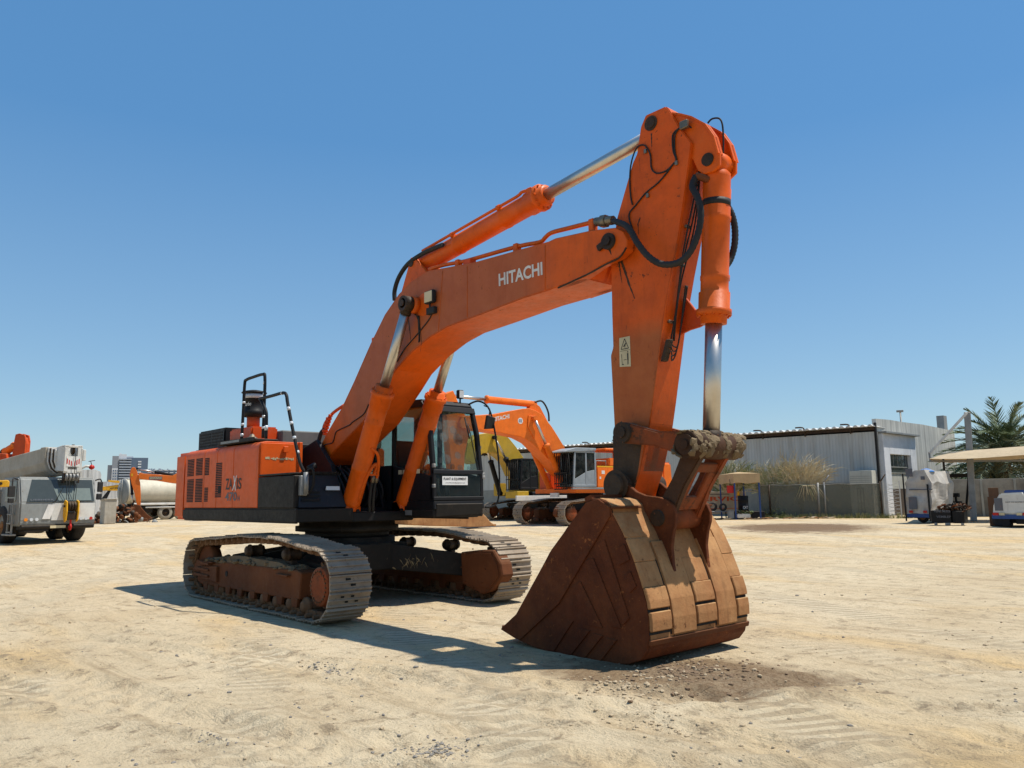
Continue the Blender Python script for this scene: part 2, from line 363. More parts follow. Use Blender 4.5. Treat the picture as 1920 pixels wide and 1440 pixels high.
c = mixc(nt, mth(nt, 'MULTIPLY', ramp(nt, n3, .565, .61, 0, .42), ramp(nt, n1, .4, .6, .3, 1)), c, (.34, .25, .15))
c = mixc(nt, ramp(nt, n3, .22, .40, .5, 0), c, (.76, .68, .52))
# damp brown patch in front of the bucket and the dark strip of soil far right
def blob(cx, cy, rx, ry, ang=0.):
    mp = N(nt, 'ShaderNodeMapping'); mp.vector_type = 'TEXTURE'; mp.inputs['Location'].default_value = (cx, cy, 0); mp.inputs['Rotation'].default_value = (0, 0, ang); mp.inputs['Scale'].default_value = (rx, ry, 1e3)
    nt.links.new(geo, mp.inputs[0]); g = N(nt, 'ShaderNodeVectorMath'); g.operation = 'LENGTH'; nt.links.new(mp.outputs[0], g.inputs[0])
    v = mth(nt, 'ADD', g.outputs['Value'], mth(nt, 'MULTIPLY', mth(nt, 'SUBTRACT', n2, .5), 1.6)); return ramp(nt, v, .7, 1.1, 1, 0)
ln_ = N(nt, 'ShaderNodeTexWave'); ln_.inputs['Scale'].default_value = .16; ln_.inputs['Distortion'].default_value = 3.2; ln_.inputs['Detail'].default_value = 3; ln_.inputs['Detail Scale'].default_value = .7
mpl = N(nt, 'ShaderNodeMapping'); mpl.inputs['Rotation'].default_value = (0, 0, R(-62)); nt.links.new(geo, mpl.inputs[0]); nt.links.new(mpl.outputs[0], ln_.inputs[0])
td_ = N(nt, 'ShaderNodeTexWave'); td_.bands_direction = 'Y'; td_.inputs['Scale'].default_value = 1.9; td_.inputs['Distortion'].default_value = 1.2; nt.links.new(mpl.outputs[0], td_.inputs[0])
lane = mth(nt, 'MULTIPLY', ramp(nt, ln_.outputs['Fac'], .72, .9), ramp(nt, n1, .42, .58))
lane2 = mth(nt, 'MULTIPLY', lane, ramp(nt, td_.outputs['Fac'], .45, .6))
c = mixc(nt, mth(nt, 'MULTIPLY', lane, .35), c, (.62, .54, .385))
c = mixc(nt, mth(nt, 'MULTIPLY', lane2, .6), c, (.33, .245, .15))
b1 = blob(7.472, -0.769, 1.45, .85, 0.5072145675301633)
c = mixc(nt, mth(nt, 'MULTIPLY', b1, ramp(nt, n3, .3, .6, 1., .65)), c, (.15, .09, .048))
b2 = blob(-4.937, 24.214, 3.140925522835586, 4.2, 0.5064181861082888)
c = mixc(nt, mth(nt, 'MULTIPLY', b2, .9), c, (.15, .09, .05))
vor = N(nt, 'ShaderNodeTexVoronoi'); vor.inputs['Scale'].default_value = 26; nt.links.new(geo, vor.inputs['Vector'])
hgt = mth(nt, 'ADD', mth(nt, 'MULTIPLY', n3, 1.), mth(nt, 'ADD', mth(nt, 'MULTIPLY', n6, 1.6), mth(nt, 'MULTIPLY', n2, 1.2)))
hgt = mth(nt, 'ADD', hgt, mth(nt, 'MULTIPLY', lane2, .5)); hgt = mth(nt, 'ADD', hgt, mth(nt, 'MULTIPLY', n8, 1.3)); hgt = mth(nt, 'ADD', hgt, mth(nt, 'MULTIPLY', n7, .35))
hgt = mth(nt, 'ADD', hgt, ramp(nt, vor.outputs['Distance'], .0, .35, .25, 0))
finish(nt, c, .95, 0, bump=hgt, bstr=.8, bdist=.038, spec=.15)
me.materials.append(gm); go = bpy.data.objects.new('ground', me); COL.objects.link(go); go['kind'] = 'structure'; go['label'] = 'pale sandy ground of the machinery yard'

# ================================================================== THE BIG EXCAVATOR
EX = thing('excavator', 'large worn orange excavator in the foreground, its rusty bucket resting on the sand', 'excavator')
TRK = [(-2.493,0.915),(-1.33,1.049),(-0.293,1.119),(0.709,1.128),(1.406,1.079),(1.891,1.021)]

def track_path():
    rf, cf, cr, r = .47, (2.19, .50), (-2.17, .50), .47
    pts = []
    for i in range(0, 13):                       # front arc, from bottom to top
        a = R(-90+i*14.2); pts.append((cf[0]+r*math.cos(a), cf[1]+r*math.sin(a)))
    for x, z in reversed(TRK[1:]): pts.append((x, z-.045))
    for i in range(0, 13):
        a = R(98+i*14.3); pts.append((cr[0]+r*math.cos(a), cr[1]+r*math.sin(a)))
    return pts
def resample(pts, n):
    P = [Vector(p) for p in pts]; P.append(P[0]); L = [0]
    for a, b in zip(P, P[1:]): L.append(L[-1]+(b-a).length)
    out = []
    for k in range(n):
        s = L[-1]*k/n; i = max(j for j in range(len(L)) if L[j] <= s+1e-9); i = min(i, len(P)-2)
        t = (s-L[i])/(L[i+1]-L[i]); out.append(P[i].lerp(P[i+1], t))
    return out, L[-1]/n
def shoe_belt(path, n, yc, w, sc=1.):
    pts, pitch = resample(path, n); mb = MB(); ch = MB(); h = pitch/2*.96
    prof = [(-h, -.006), (h, -.006), (h, .012), (h*.93, .036), (h*.80, .036), (h*.72, .011), (h*.14, .011), (h*.07, .032), (-h*.07, .032), (-h*.14, .011),
            (-h*.62, .011), (-h*.70, .032), (-h*.84, .032), (-h*.90, .011), (-h, .008)]
    prof = [(a, b*sc) for a, b in prof]
    rr = random.Random(3)
    for i in range(n):
        p = pts[i]; q = pts[(i+1) % n]; c = (p+q)/2; d = (q-p).normalized(); nn = Vector((d.y, -d.x))
        j = rr.uniform(-.010, .010)*sc; tl = rr.uniform(-.05, .05)
        d2 = (d+nn*tl).normalized(); n2 = Vector((d2.y, -d2.x))
        P2 = [(c.x+d2.x*a+n2.x*(b+j), c.y+d2.y*a+n2.y*(b+j)) for a, b in prof]
        mb.cur = 0; dy = rr.uniform(-.004, .004); mb.py(P2, yc-w/2+dy, yc+w/2+dy)
        mb.cur = 1
        for a in ((.43*h, -.045), (-.28*h, .03)):
            for s in ((0,) if i % 2 else (-.075, .075)):
                ww = .05 if not i % 2 else .075
                o = c+d2*a[0]+n2*(.013*sc)
                mb.add([(o.x-d2.x*.014*sc, yc+s-ww/2+a[1], o.y-d2.y*.014*sc), (o.x+d2.x*.014*sc, yc+s-ww/2+a[1], o.y+d2.y*.014*sc),
                        (o.x+d2.x*.014*sc, yc+s+ww/2+a[1], o.y+d2.y*.014*sc), (o.x-d2.x*.014*sc, yc+s+ww/2+a[1], o.y-d2.y*.014*sc)], [(0, 1, 2, 3)])
        for s in (-.115, .115):                                   # link plates and pin bosses
            Q = [(c.x+d.x*a+nn.x*b, c.y+d.y*a+nn.y*b) for a, b in ((-h, -.02), (h, -.02), (h*.9, -.09*sc), (h*.45, -.105*sc), (-h*.45, -.105*sc), (-h*.9, -.09*sc))]
            ch.py(Q, yc+s-.028, yc+s+.028, .006)
        o = p-nn*.06*sc; ch.cyl((o.x, yc-.16, o.y), (o.x, yc+.16, o.y), .036*sc, seg=10)
        # short bosses showing at the open side of the belt
        o = c-nn*.035*sc; ch.cyl((o.x, yc-w/2+.07, o.y), (o.x, yc+w/2-.07, o.y), .03*sc, seg=8)
    return mb, ch
PATH = track_path()
for side in (-1, 1):
    yc = side*1.47; yo = yc-.145 if side < 0 else yc-.29        # yo: the face of the side frame seen from the front right
    belt, chain = shoe_belt(PATH, 52, yc, .62)
    tr = belt.build('track', ['shoe', 'dark'], EX)
    chain.build('track_chain', 'chain', tr)
    fr = MB()
    P = [(-1.951,0.562),(-0.99,0.637),(1.457,0.65),(1.62,0.622),(1.576,0.255),(1.416,0.241),(-2.107,0.217),(-2.314,0.276)]
    fr.py(P, yc-.19, yc+.19, .015)
    fr.py([(-2.0, .30), (-1.3, .30), (-1.3, .56), (-2.0, .52)], yc-.24, yc+.24, .01)
    for dz, xx in ((.36, -2.35), (.46, -2.30), (.56, -2.1)):
        fr.py([(xx, dz), (-1.6, dz), (-1.6, dz+.035), (xx+.15, dz+.05)], yc-.27, yc+.27, .004)
    fr.box(.9, 1.3, yc-.25, yc+.19, .55, .575, .004)
    fr.box(-1.9, -1.5, yc-.25, yc+.19, .60, .62, .004)
    for k in range(8):                                            # roller brackets under the frame
        x = -1.85+k*.47; fr.py([(x-.1, .26), (x+.1, .26), (x+.07, .14), (x-.07, .14)], yc-.2, yc-.15, .006); fr.py([(x-.1, .26), (x+.1, .26), (x+.07, .14), (x-.07, .14)], yc+.15, yc+.2, .006)
    fo = fr.build('track_frame', 'rust', tr)
    hp = MB(); hp.cyl((-.98, yc-.20, .455), (-.98, yc-.18, .455), .045); hp.box(-1.35, -1.0, yc-.1, yc+.1, .2, .21); hp.build('frame_hole', 'dark', tr)
    dirt = MB()                                                   # dry earth lying on the side frame
    rr = random.Random(side)
    for k in range(150):
        x = rr.uniform(-1.9, 1.4); y = yc+rr.uniform(-.2, .2); r = rr.uniform(.02, .05); b = bmesh.new()
        bmesh.ops.create_icosphere(b, subdivisions=1, radius=r, matrix=Matrix.Translation((x, y, .625+.09*math.sin(max(0., min(1., (x+1.9)/3.3))*math.pi)**.5*(1-abs(y-yc)/.26)+rr.uniform(-.01, .025))) @ Matrix.Diagonal((1.6, 1.3, .7, 1)))
        for v in b.verts: v.co += Vector((rr.uniform(-1, 1), rr.uniform(-1, 1), rr.uniform(-1, 1)))*r*.3
        dirt.addbm(b, False)
    
    for k in range(16):
        xa, xb = -1.9+k*.206, -1.9+(k+1)*.206; za, zb = [.63+.11*math.sin(max(0., min(1., (x+1.9)/3.3))*math.pi)**.5+.03*noise.noise(Vector((x*3, yc, 2))) for x in (xa, xb)]
        dirt.extr([(xa, yc-.185, .61), (xa, yc-.13, za), (xa, yc+.13, za), (xa, yc+.185, .61)], [(xb, yc-.185, .61), (xb, yc-.13, zb), (xb, yc+.13, zb), (xb, yc+.185, .61)])
    dirt.build('caked_earth', 'mud', tr, kind='stuff')
    for k in range(9):
        ro = MB(); x = -1.78+k*.43
        ro.lathe([(.03, -.19), (.075, -.185), (.085, -.15), (.125, -.14), (.13, -.10), (.095, -.085), (.095, .085), (.13, .1), (.125, .14), (.085, .15), (.075, .185), (.03, .19)], (x, yc, .165), (0, 1, 0), 16)
        ro.build('track_roller', 'chain', tr)
    for x in (-.35, .97):
        ro = MB(); ro.lathe([(.03, -.16), (.06, -.155), (.075, -.14), (.075, -.11), (.10, -.10), (.10, -.075), (.085, -.07), (.085, .07), (.1, .075), (.1, .10), (.075, .11), (.075, .14), (.03, .16)], (x, yc, .845), (0, 1, 0), 18)
        ro.box(x-.06, x+.06, yc-.05, yc+.05, .62, .76, .01); ro.build('carrier_roller', 'grease', tr)
    sp = MB()
    sp.lathe([(.02, -.205), (.235, -.2), (.26, -.185), (.265, -.10), (.28, -.09), (.28, .16), (.2, .2), (.02, .2)], (2.14, yc, .47), (0, 1, 0), 40)
    sp.cur = 1; sp.bolts((2.14, yc-.203, .47), (0, -1, 0), .205, 22, .013, .014)
    for k in range(21):
        a = 2*math.pi*k/21; c, s = math.cos(a), math.sin(a); q = lambda u, v: (2.19+c*u-s*v, .5+s*u+c*v)
        sp.py([q(.26, -.045), q(.39, -.018), q(.39, .018), q(.26, .045)], yc-.04, yc+.04)
    sp.build('drive_sprocket', ['link', 'chain'], tr)
    hub = MB(); hub.cyl((2.14, yc-.2072, .47), (2.14, yc-.19, .47), .19, seg=36); hub.build('motor_cover', 'link', tr)
    idl = MB(); idl.lathe([(.05, -.12), (.2, -.1), (.33, -.09), (.38, -.07), (.38, .07), (.33, .09), (.2, .1), (.05, .12)], (-2.17, yc, .5), (0, 1, 0), 32)
    idl.py([(-2.5, .42), (-1.9, .38), (-1.9, .6), (-2.3, .62)], yc-.2, yc-.15, .01); idl.py([(-2.5, .42), (-1.9, .38), (-1.9, .6), (-2.3, .62)], yc+.15, yc+.2, .01)
    idl.build('idler', 'rust', tr)
    if side > 0:                                                  # guard plate on the inner face of the travel motor
        gd = MB(); Q = [(1.7,0.766),(2.178,0.819),(2.517,0.832),(2.691,0.639),(2.738,0.45),(2.496,0.21),(2.237,0.141),(1.739,0.269)]
        gd.py(Q, 1.10, 1.34, .02); gd.py([(p[0]*.86+2.2*.14, p[1]*.86+.5*.14) for p in Q[:6]]+[(2.1, .24), (1.83, .33)], 1.085, 1.10, .004)
        gd.bolts((2.05, 1.085, .53), (0, -1, 0), .3, 8, .012, .012); gd.build('motor_guard', 'rust', tr)

cf = MB()                                                         # the body between the tracks
cf.cyl((0, 0, .62), (0, 0, 1.02), .80, seg=40); cf.cyl((0, 0, 1.02), (0, 0, 1.12), .70, seg=40)
for sx in (-1, 1):
    for sy in (-1, 1):
        cf.extr([(sx*.15, sy*.55, .50), (sx*.85, sy*.25, .50), (sx*.85, sy*.25, .92), (sx*.15, sy*.55, .92)],
                [(sx*.75, sy*1.32, .36), (sx*1.62, sy*1.32, .36), (sx*1.62, sy*1.32, .72), (sx*.75, sy*1.32, .72)], .015)
cf.box(-.8, .9, -.62, .62, .5, .93, .02)
cf.build('center_frame', 'black_dusty', EX)
sb = MB(); sb.lathe([(.78, 0), (.86, .01), (.86, .09), (.80, .10), (.80, .17)], (0, 0, 1.115), (0, 0, 1), 48); sb.build('swing_bearing', 'black_dusty', EX)

uf = MB()                                                         # revolving deck
uf.box(-3.5, .60, -1.44, 1.44, 1.30, 1.50, .02)
uf.box(.4, 1.06, -.70, .62, 1.285, 1.44, .015); uf.box(.4, 1.75, .62, 1.45, 1.32, 1.46, .015)
uf.py([(-.9, 1.45), (.55, 1.45), (.25, 2.2), (-.3, 2.66), (-.9, 2.5)], -.47, -.39, .01)
uf.py([(-.9, 1.45), (.55, 1.45), (.25, 2.2), (-.3, 2.66), (-.9, 2.5)], .36, .44, .01)
uf.box(-1.3, -.95, -.76, 1.2, 1.45, 2.62, .01)
for y in (-.62, -.42, .40, .62): uf.py([(.55, 1.30), (1.02, 1.30), (1.05, 1.46), (.93, 1.60), (.62, 1.55)], y-.03, y+.03, .008)
uf.build('deck_frame', 'black', EX)
sk = MB(); sk.box(-3.62, 1.04, -1.492, -1.40, 1.285, 1.515, .03, 2); sk.box(-3.62, 1.5, 1.40, 1.49, 1.285, 1.515, .03, 2)
sk.box(.995, 1.075, -1.49, -.52, 1.30, 1.50, .015); sk.build('side_skirt', 'black_dusty', EX)

cw = MB()
plan = [(-3.60, -1.475), (-4.14, -1.47), (-4.26, -1.40), (-4.34, -1.22), (-4.44, -.8), (-4.50, 0)]
plan = plan+[(x, -y) for x, y in plan[-2::-1]]
cw.pz(plan, 1.29, 2.58, .09, 3); cw.build('counterweight', 'orange_body', EX)

hd = MB()                                                         # right-hand side panels with a rounded shoulder
sh_ = lambda r, y0, y1, z0, z1: [(y1, z0), (y0, z0)]+[(y0+r-r*math.cos(a), z1-r+r*math.sin(a)) for a in [R(k*15) for k in range(7)]]+[(y1, z1)]
for x0, x1 in ((-3.585, -2.62), (-2.605, -2.02), (-2.005, -1.30), (-1.285, -.30)):
    hd.px(sh_(.13, -1.485, -.76, 1.52, 2.60), x0, x1, .008)
hood = hd.build('side_door', 'orange_body', EX)
lv = MB()
for (xa, za), (xb, zb), n in [((-3.464,2.431),(-3.132,2.106),11),((-3.444,2.054),(-3.113,1.618),15),((-3.023,2.431),(-2.706,2.113),11),((-3.018,2.053),(-2.675,1.621),15),((-2.586,2.422),(-2.384,2.104),11),((-2.563,1.886),(-2.394,1.625),9),((-2.058,2.312),(-1.789,1.696),20)]:
    lv = MB()
    for k in range(n):
        z = za+(zb-za)*(k+.5)/n; lv.box(xa, xb, -1.4885, -1.48, z-.011, z+.011)
    lv.build('louvre', 'dark', hood)
ls = MB()
ls.box(-1.93, -1.80, -1.489, -1.482, 1.78, 1.9); ls.build('door_latch', 'dark', hood)
eg = MB(); eg.box(-3.58, -.98, -.74, 1.36, 1.5, 2.60, .03, 2); eg.build('engine_hood', 'orange_body', EX)
gp = MB(); gp.box(-1.55, -1.0, -.76, 1.30, 2.60, 2.86, .02); gp.box(-3.4, -1.56, -.2, 1.2, 2.60, 2.80, .04, 2); gp.build('hood_cover', 'grey_panel', EX)
tl = MB(); tl.box(-1.02, -.96, -.76, 1.2, 2.53, 2.61, .01); tl.build('hood_trim', 'orange_bright', EX)
ib = MB()                                                         # louvred black box at the rear
IB = [(-3.622,2.641),(-3.658,2.947),(-3.521,2.969),(-2.316,2.984),(-2.206,2.614)]
ib.box(-3.62, -2.33, -1.25, -.62, 2.60, 2.985, .03, 2)
ib.box(-3.66, -2.25, -1.28, -.6, 2.585, 2.625, .01)
io = ib.build('air_intake_housing', 'black', EX)
sl = MB()
for r0, r1 in ((-3.52, -3.0), (-2.92, -2.42)):
    for k in range(5): sl.box(r0, r1, -1.256, -1.245, 2.67+k*.055, 2.695+k*.055)
sl.build('vent_slot', 'dark', io)
st = MB(); st.box(-2.2, -.62, -1.42, -1.0, 2.62, 2.665, .01); st.box(-2.1, -.62, -1.44, -1.42, 2.63, 2.69); st.build('step_plate', 'black_dusty', EX)
sk2 = MB(); sk2.box(-2.0, -1.2, -1.446, -1.44, 2.64, 2.68); sk2.build('step_tread', 'steel', EX)
pc = MB(); pc.box(-2.1, -1.15, -1.25, -.76, 2.60, 2.92, .03, 2); pc.build('air_duct', 'orange_red', EX)
pb = MB(); pb.cyl((-1.66, -1.0, 2.9), (-1.66, -1.0, 3.13), .115, seg=24); pb.build('air_neck', 'orange_red', EX)
pp = MB(); pp.lathe([(a*.78, b*.86) for a, b in [(.10, 0), (.20, .01), (.26, .05), (.265, .13), (.235, .15), (.235, .34), (.255, .36), (.255, .50), (.285, .515), (.285, .53), (.26, .55), (.1, .58), (.02, .585)]], (-1.66, -1.0, 3.12), (0, 0, 1), 36)
po = pp.build('pre_cleaner', 'black', EX)
pg = MB(); pg.lathe([(.201, 0), (.201, .075)], (-1.66, -1.0, 3.46), (0, 0, 1), 36); pg.build('clear_bowl', 'lamp_glass', po)
tx = MB(); text_mesh(tx, 'turbo', (-1.60, -1.20, 3.31), (1, .12, -.02), (0, 0, 1), .07, .012, shear=.2); tx.build('brand_lettering', 'white_mark', po)
cap = MB(); cap.lathe([(.09, 0), (.09, .03), (.05, .05), (.03, .09), (.0, .10)], (-1.0, -1.3, 2.67), (0, 0, 1), 20); cap.build('filler_cap', 'brass', EX)

tf = MB(); tf.box(-.335, -.28, -1.46, -.77, 2.03, 2.57, .006); tf.box(-.27, -.23, -1.08, -1.0, 2.42, 2.52, .006); tf.box(-.33, -.24, -.80, -.74, 2.05, 2.60, .008); tf.build('tank_front_panel', 'orange_body', EX)
tfd = MB()
rr = random.Random(5)
for k in range(16): x = -1.38+k*.032; tfd.box(-.278, -.276, x, x+rr.uniform(.015, .04), 2.30+rr.uniform(-.01, .01), 2.33+rr.uniform(-.008, .015))
tfd.build('peeled_decal', 'decal', EX)
tb = MB()                                                         # storage box that doubles as the boarding step
tb.py([(-.28, 1.515), (.98, 1.515), (.98, 2.005), (-.28, 2.005)], -1.488, -1.36, .012)
tb.build('storage_box', 'black_dusty', EX)
tb2 = MB(); tb2.extr([(.3, -1.358, 1.515), (1.04, -1.43, 1.515), (.93, -1.36, 2.02), (.3, -1.358, 2.02)], [(.3, -.62, 1.515), (1.04, -.62, 1.515), (.93, -.74, 2.02), (.3, -.74, 2.02)], .012)
t2 = tb2.build('battery_box', 'sky_tint_black', EX)
v = MB()
for k in range(4): v.extr([(1.03-k*.022, -1.38, 1.62+k*.055), (1.045-k*.022, -1.38, 1.62+k*.055), (1.035-k*.022, -1.38, 1.655+k*.055)], [(1.03-k*.022, -1.07, 1.62+k*.055), (1.045-k*.022, -1.07, 1.62+k*.055), (1.035-k*.022, -1.07, 1.655+k*.055)])
v.build('box_vent', 'dark', t2)
hn = MB(); hn.extr([(1.0, -.98, 1.78), (1.04, -.98, 1.78), (1.03, -.98, 1.84)], [(1.0, -.75, 1.78), (1.04, -.75, 1.78), (1.03, -.75, 1.84)]); hn.build('box_handle', 'lamp_glass', t2)
tr_ = MB(); tr_.box(-.25, .95, -1.49, -.72, 2.022, 2.05, .004)
for k in range(24): tr_.box(.93, .965, -1.36+k*.027, -1.348+k*.027, 2.02, 2.065)
tr_.build('tread_plate', 'black_dusty', EX)

def hrail(pts, marks):
    m = MB(); m.tube(pts, .026, 12, 5); o = m.build('handrail', 'black', EX)
    w = MB(); P = [Vector(p) for p in pts]
    for i, t0, t1 in marks:
        a = P[i].lerp(P[i+1], t0); b = P[i].lerp(P[i+1], t1); w.cyl(a, b, .0285, seg=12)
    w.build('reflective_tape', 'lamp_glass', o)
hrail([(-1.32, -1.35, 2.66), (-1.29, -1.35, 3.2), (-1.27, -1.35, 3.66), (-1.2, -1.35, 3.725), (-.9, -1.35, 3.74), (-.55, -1.35, 3.74), (-.46, -1.35, 3.68), (-.45, -1.35, 3.2), (-.46, -1.35, 2.66)],
      [(0, .15, .25), (0, .5, .58), (1, .25, .33), (6, .15, .25), (6, .55, .62), (7, .3, .38), (7, .65, .72)])
hrail([(-.47, -1.42, 3.31), (0, -1.42, 3.315), (.38, -1.42, 3.32), (.50, -1.42, 3.27), (.56, -1.42, 3.12), (.74, -1.40, 2.65), (.90, -1.36, 2.2), (.96, -1.3, 2.04)],
      [(1, .9, .97), (4, .1, .22), (4, .6, .7), (5, .1, .2), (5, .6, .7)])
hrail([(-.47, -1.42, 3.31), (-.36, -1.42, 3.22), (-.22, -1.42, 3.08), (-.19, -1.42, 2.9), (-.19, -1.42, 2.63)], [(3, .2, .5)])
hv = MB(); hv.cyl((1.05, -1.33, 1.72), (1.05, -1.33, 2.05), .04); hv.box(.98, 1.05, -1.42, -1.3, 1.7, 2.0, .01); hv.build('mirror_bracket', 'steel', EX)
pl = MB(); 
pl.tube([(.95, -1.3, 2.04), (1.12, -1.26, 2.1), (1.1, -1.24, 1.85), (1.02, -1.3, 1.7)], .02, 8, 5); pl.cyl((.98, -1.27, 2.1), (1.0, -1.15, 2.16), .045); pl.build('folded_mirror_arm', 'black', EX)

# lettering on the side door
t = MB(); TX = [(-1.597,1.841),(-0.935,1.839),(-1.589,1.648)]
for s, a, b, m in (('ZA', 0, .45, 0), ('IS', .72, 1., 0)):
    t = MB(); text_mesh(t, s, (TX[0][0]+(TX[1][0]-TX[0][0])*a, -1.4895, 1.83), (1, 0, .0), (0, 0, 1), .19, .02, width=(TX[1][0]-TX[0][0])*(b-a)); t.build('model_lettering', 'black_mark', EX)
t = MB(); text_mesh(t, 'X', (TX[0][0]+(TX[1][0]-TX[0][0])*.44, -1.4897, 1.81), (1, 0, 0), (0, 0, 1), .25, .02, width=(TX[1][0]-TX[0][0])*.28, shear=.2); t.build('model_letter', 'white_mark', EX)
t = MB(); text_mesh(t, '470', (TX[0][0], -1.4895, 1.635), (1, 0, 0), (0, 0, 1), .15, .025, width=(TX[1][0]-TX[0][0])*.75); text_mesh(t, 'H', (TX[0][0]+(TX[1][0]-TX[0][0])*.8, -1.4895, 1.635), (1, 0, 0), (0, 0, 1), .09, .02)
t.build('number_lettering', 'grey_mark', EX)

# ------------------------------------------------------------------ cab
Y0, Y1 = .46, 1.49
cb = MB()
cp = [(1.84, 1.56), (1.83, 2.05), (1.74, 2.7), (1.62, 3.12), (1.5, 3.22), (.2, 3.28), (-.02, 3.2), (-.12, 2.9), (-.12, 1.56)]
cb.py([(-.12, 1.46), (1.86, 1.46), (1.84, 1.60), (-.12, 1.60)], Y0, Y1, .015)                # floor
cb.py([(1.58, 3.16), (1.5, 3.25), (.2, 3.31), (-.08, 3.2), (-.08, 3.12), (1.58, 3.10)], Y0, Y1, .03, 2)  # roof
for y in (Y0, Y1-.07):
    cb.py([(1.84, 1.6), (1.745, 1.6), (1.735, 2.05), (1.66, 2.65), (1.52, 3.14), (1.60, 3.14), (1.74, 2.7), (1.83, 2.05)], y, y+.07, .012)   # front pillar
    cb.py([(-.12, 1.6), (-.12, 3.15), (0, 3.15), (0, 1.6)], y, y+.07, .012)
    cb.py([(.62, 1.6), (.62, 3.15), (.70, 3.15), (.70, 1.6)], y, y+.07, .012)
    cb.py([(-.1, 1.6), (1.8, 1.6), (1.8, 1.98), (.6, 2.2), (-.1, 2.2)], y, y+.05, .01)
cb.py([(1.845, 1.6), (1.80, 1.6), (1.80, 1.66), (1.845, 1.66)], Y0, Y1, .008)
cb.py([(1.84, 2.02), (1.78, 2.02), (1.77, 2.09), (1.83, 2.09)], Y0, Y1, .008)
cb.py([(1.64, 3.05), (1.56, 3.05), (1.52, 3.15), (1.60, 3.15)], Y0, Y1, .01)
cb.box(-.12, -.08, Y0, Y1, 1.6, 2.2, .008)
CAB = cb.build('cab', 'black', EX)
g = MB()
g.extr([(1.832, Y0+.07, 1.66), (1.836, Y0+.07, 1.66), (1.818, Y0+.07, 2.02), (1.814, Y0+.07, 2.02)], [(1.832, Y1-.07, 1.66), (1.836, Y1-.07, 1.66), (1.818, Y1-.07, 2.02), (1.814, Y1-.07, 2.02)]); g.build('lower_windscreen', 'glass', CAB)
def wsx(z): return 1.81-(z-2.09)*.135/.61 if z < 2.7 else 1.675-(z-2.7)*.11/.42
g = MB()
g.extr([(wsx(2.09), Y0+.07, 2.09), (wsx(2.09)+.004, Y0+.07, 2.09), (wsx(2.7)+.004, Y0+.07, 2.7), (wsx(3.07)+.004, Y0+.07, 3.07), (wsx(3.07), Y0+.07, 3.07), (wsx(2.7), Y0+.07, 2.7)],
       [(wsx(2.09), Y1-.07, 2.09), (wsx(2.09)+.004, Y1-.07, 2.09), (wsx(2.7)+.004, Y1-.07, 2.7), (wsx(3.07)+.004, Y1-.07, 3.07), (wsx(3.07), Y1-.07, 3.07), (wsx(2.7), Y1-.07, 2.7)])
ws = g.build('windscreen', 'glass', CAB)
for nm, a, b in (('side_window', .70, 1.7), ('rear_side_window', 0., .62)):
    for y in (Y0+.02, Y1-.03):
        g = MB(); Q = [(a, 2.18 if a < .5 else 2.15), (b, 2.18 if a < .5 else 2.02), (b if a < .5 else 1.52, 3.12), (a, 3.14)]; g.py(Q, y, y+.005); g.build(nm, 'glass', CAB)
g = MB(); g.box(-.105, -.10, Y0+.08, Y1-.08, 2.2, 3.12); g.build('rear_window', 'glass', CAB)
dots = MB(); rr = random.Random(2)
for y, z, r in ((.66, 2.98, .035), (.70, 2.82, .075), (.60, 2.70, .05), (.76, 2.62, .08), (.60, 2.50, .055), (.68, 2.36, .045), (.62, 2.24, .05), (.76, 2.26, .085), (.66, 2.13, .04), (1.02, 2.12, .06), (1.2, 2.11, .05), (.98, 2.75, .07), (1.05, 2.6, .1), (1.0, 2.33, .06), (.86, 2.14, .05)):
    n = 20; x = [wsx(z+r*math.sin(2*math.pi*i/n))+.007 for i in range(n)]
    dots = MB(); dots.add([(x[i], y+r*math.cos(2*math.pi*i/n), z+r*math.sin(2*math.pi*i/n)) for i in range(n)], [tuple(range(n))]); dots.build('round_film_dot', 'dot', ws)
se = MB(); se.box(.35, .9, .72, 1.2, 1.85, 1.98, .05, 2); se.extr([(.4, .72, 1.95), (.5, .72, 1.95), (.35, .72, 2.65), (.25, .72, 2.65)], [(.4, 1.2, 1.95), (.5, 1.2, 1.95), (.35, 1.2, 2.65), (.25, 1.2, 2.65)], .03, 2); se.box(.45, .85, .8, 1.1, 1.6, 1.85, .02); se.build('seat', 'rubber', CAB)
co_ = MB(); co_.box(.7, 1.1, .56, .68, 1.6, 2.1, .03); co_.box(.7, 1.1, 1.24, 1.36, 1.6, 2.1, .03); co_.tube([(1.0, .62, 2.1), (1.05, .62, 2.3)], .02); co_.tube([(1.4, .9, 1.6), (1.35, .9, 1.95)], .015); co_.tube([(1.4, 1.05, 1.6), (1.35, 1.05, 1.95)], .015); co_.build('control_console', 'rubber', CAB)
wp = MB(); wp.tube([(1.80, 1.38, 2.12), (1.69, 1.33, 2.7), (1.66, 1.30, 2.86)], .009, 6); wp.tube([(1.70, 1.3, 2.62), (1.60, 1.28, 2.98)], .013, 6); wp.build('wiper', 'rubber', CAB)
sg = MB(); SG = [(1.836,0.785,1.885),(1.836,1.24,1.875)]
sg.box(1.836, 1.842, .63, 1.145, 1.845, 1.985); sgo = sg.build('sign_board', MT.setdefault('sign', simple('sign_white', (.8, .8, .78))), CAB)
t = MB(); text_mesh(t, 'PLANT & EQUIPMENT', (1.8445, .655, 1.915), (0, 1, 0), (0, 0, 1), .05, .02, width=.465); text_mesh(t, 'www.PlantAndEquipment.com', (1.8445, .69, 1.868), (0, 1, 0), (0, 0, 1), .022, .012, width=.40); t.build('sign_lettering', 'black_mark', sgo)
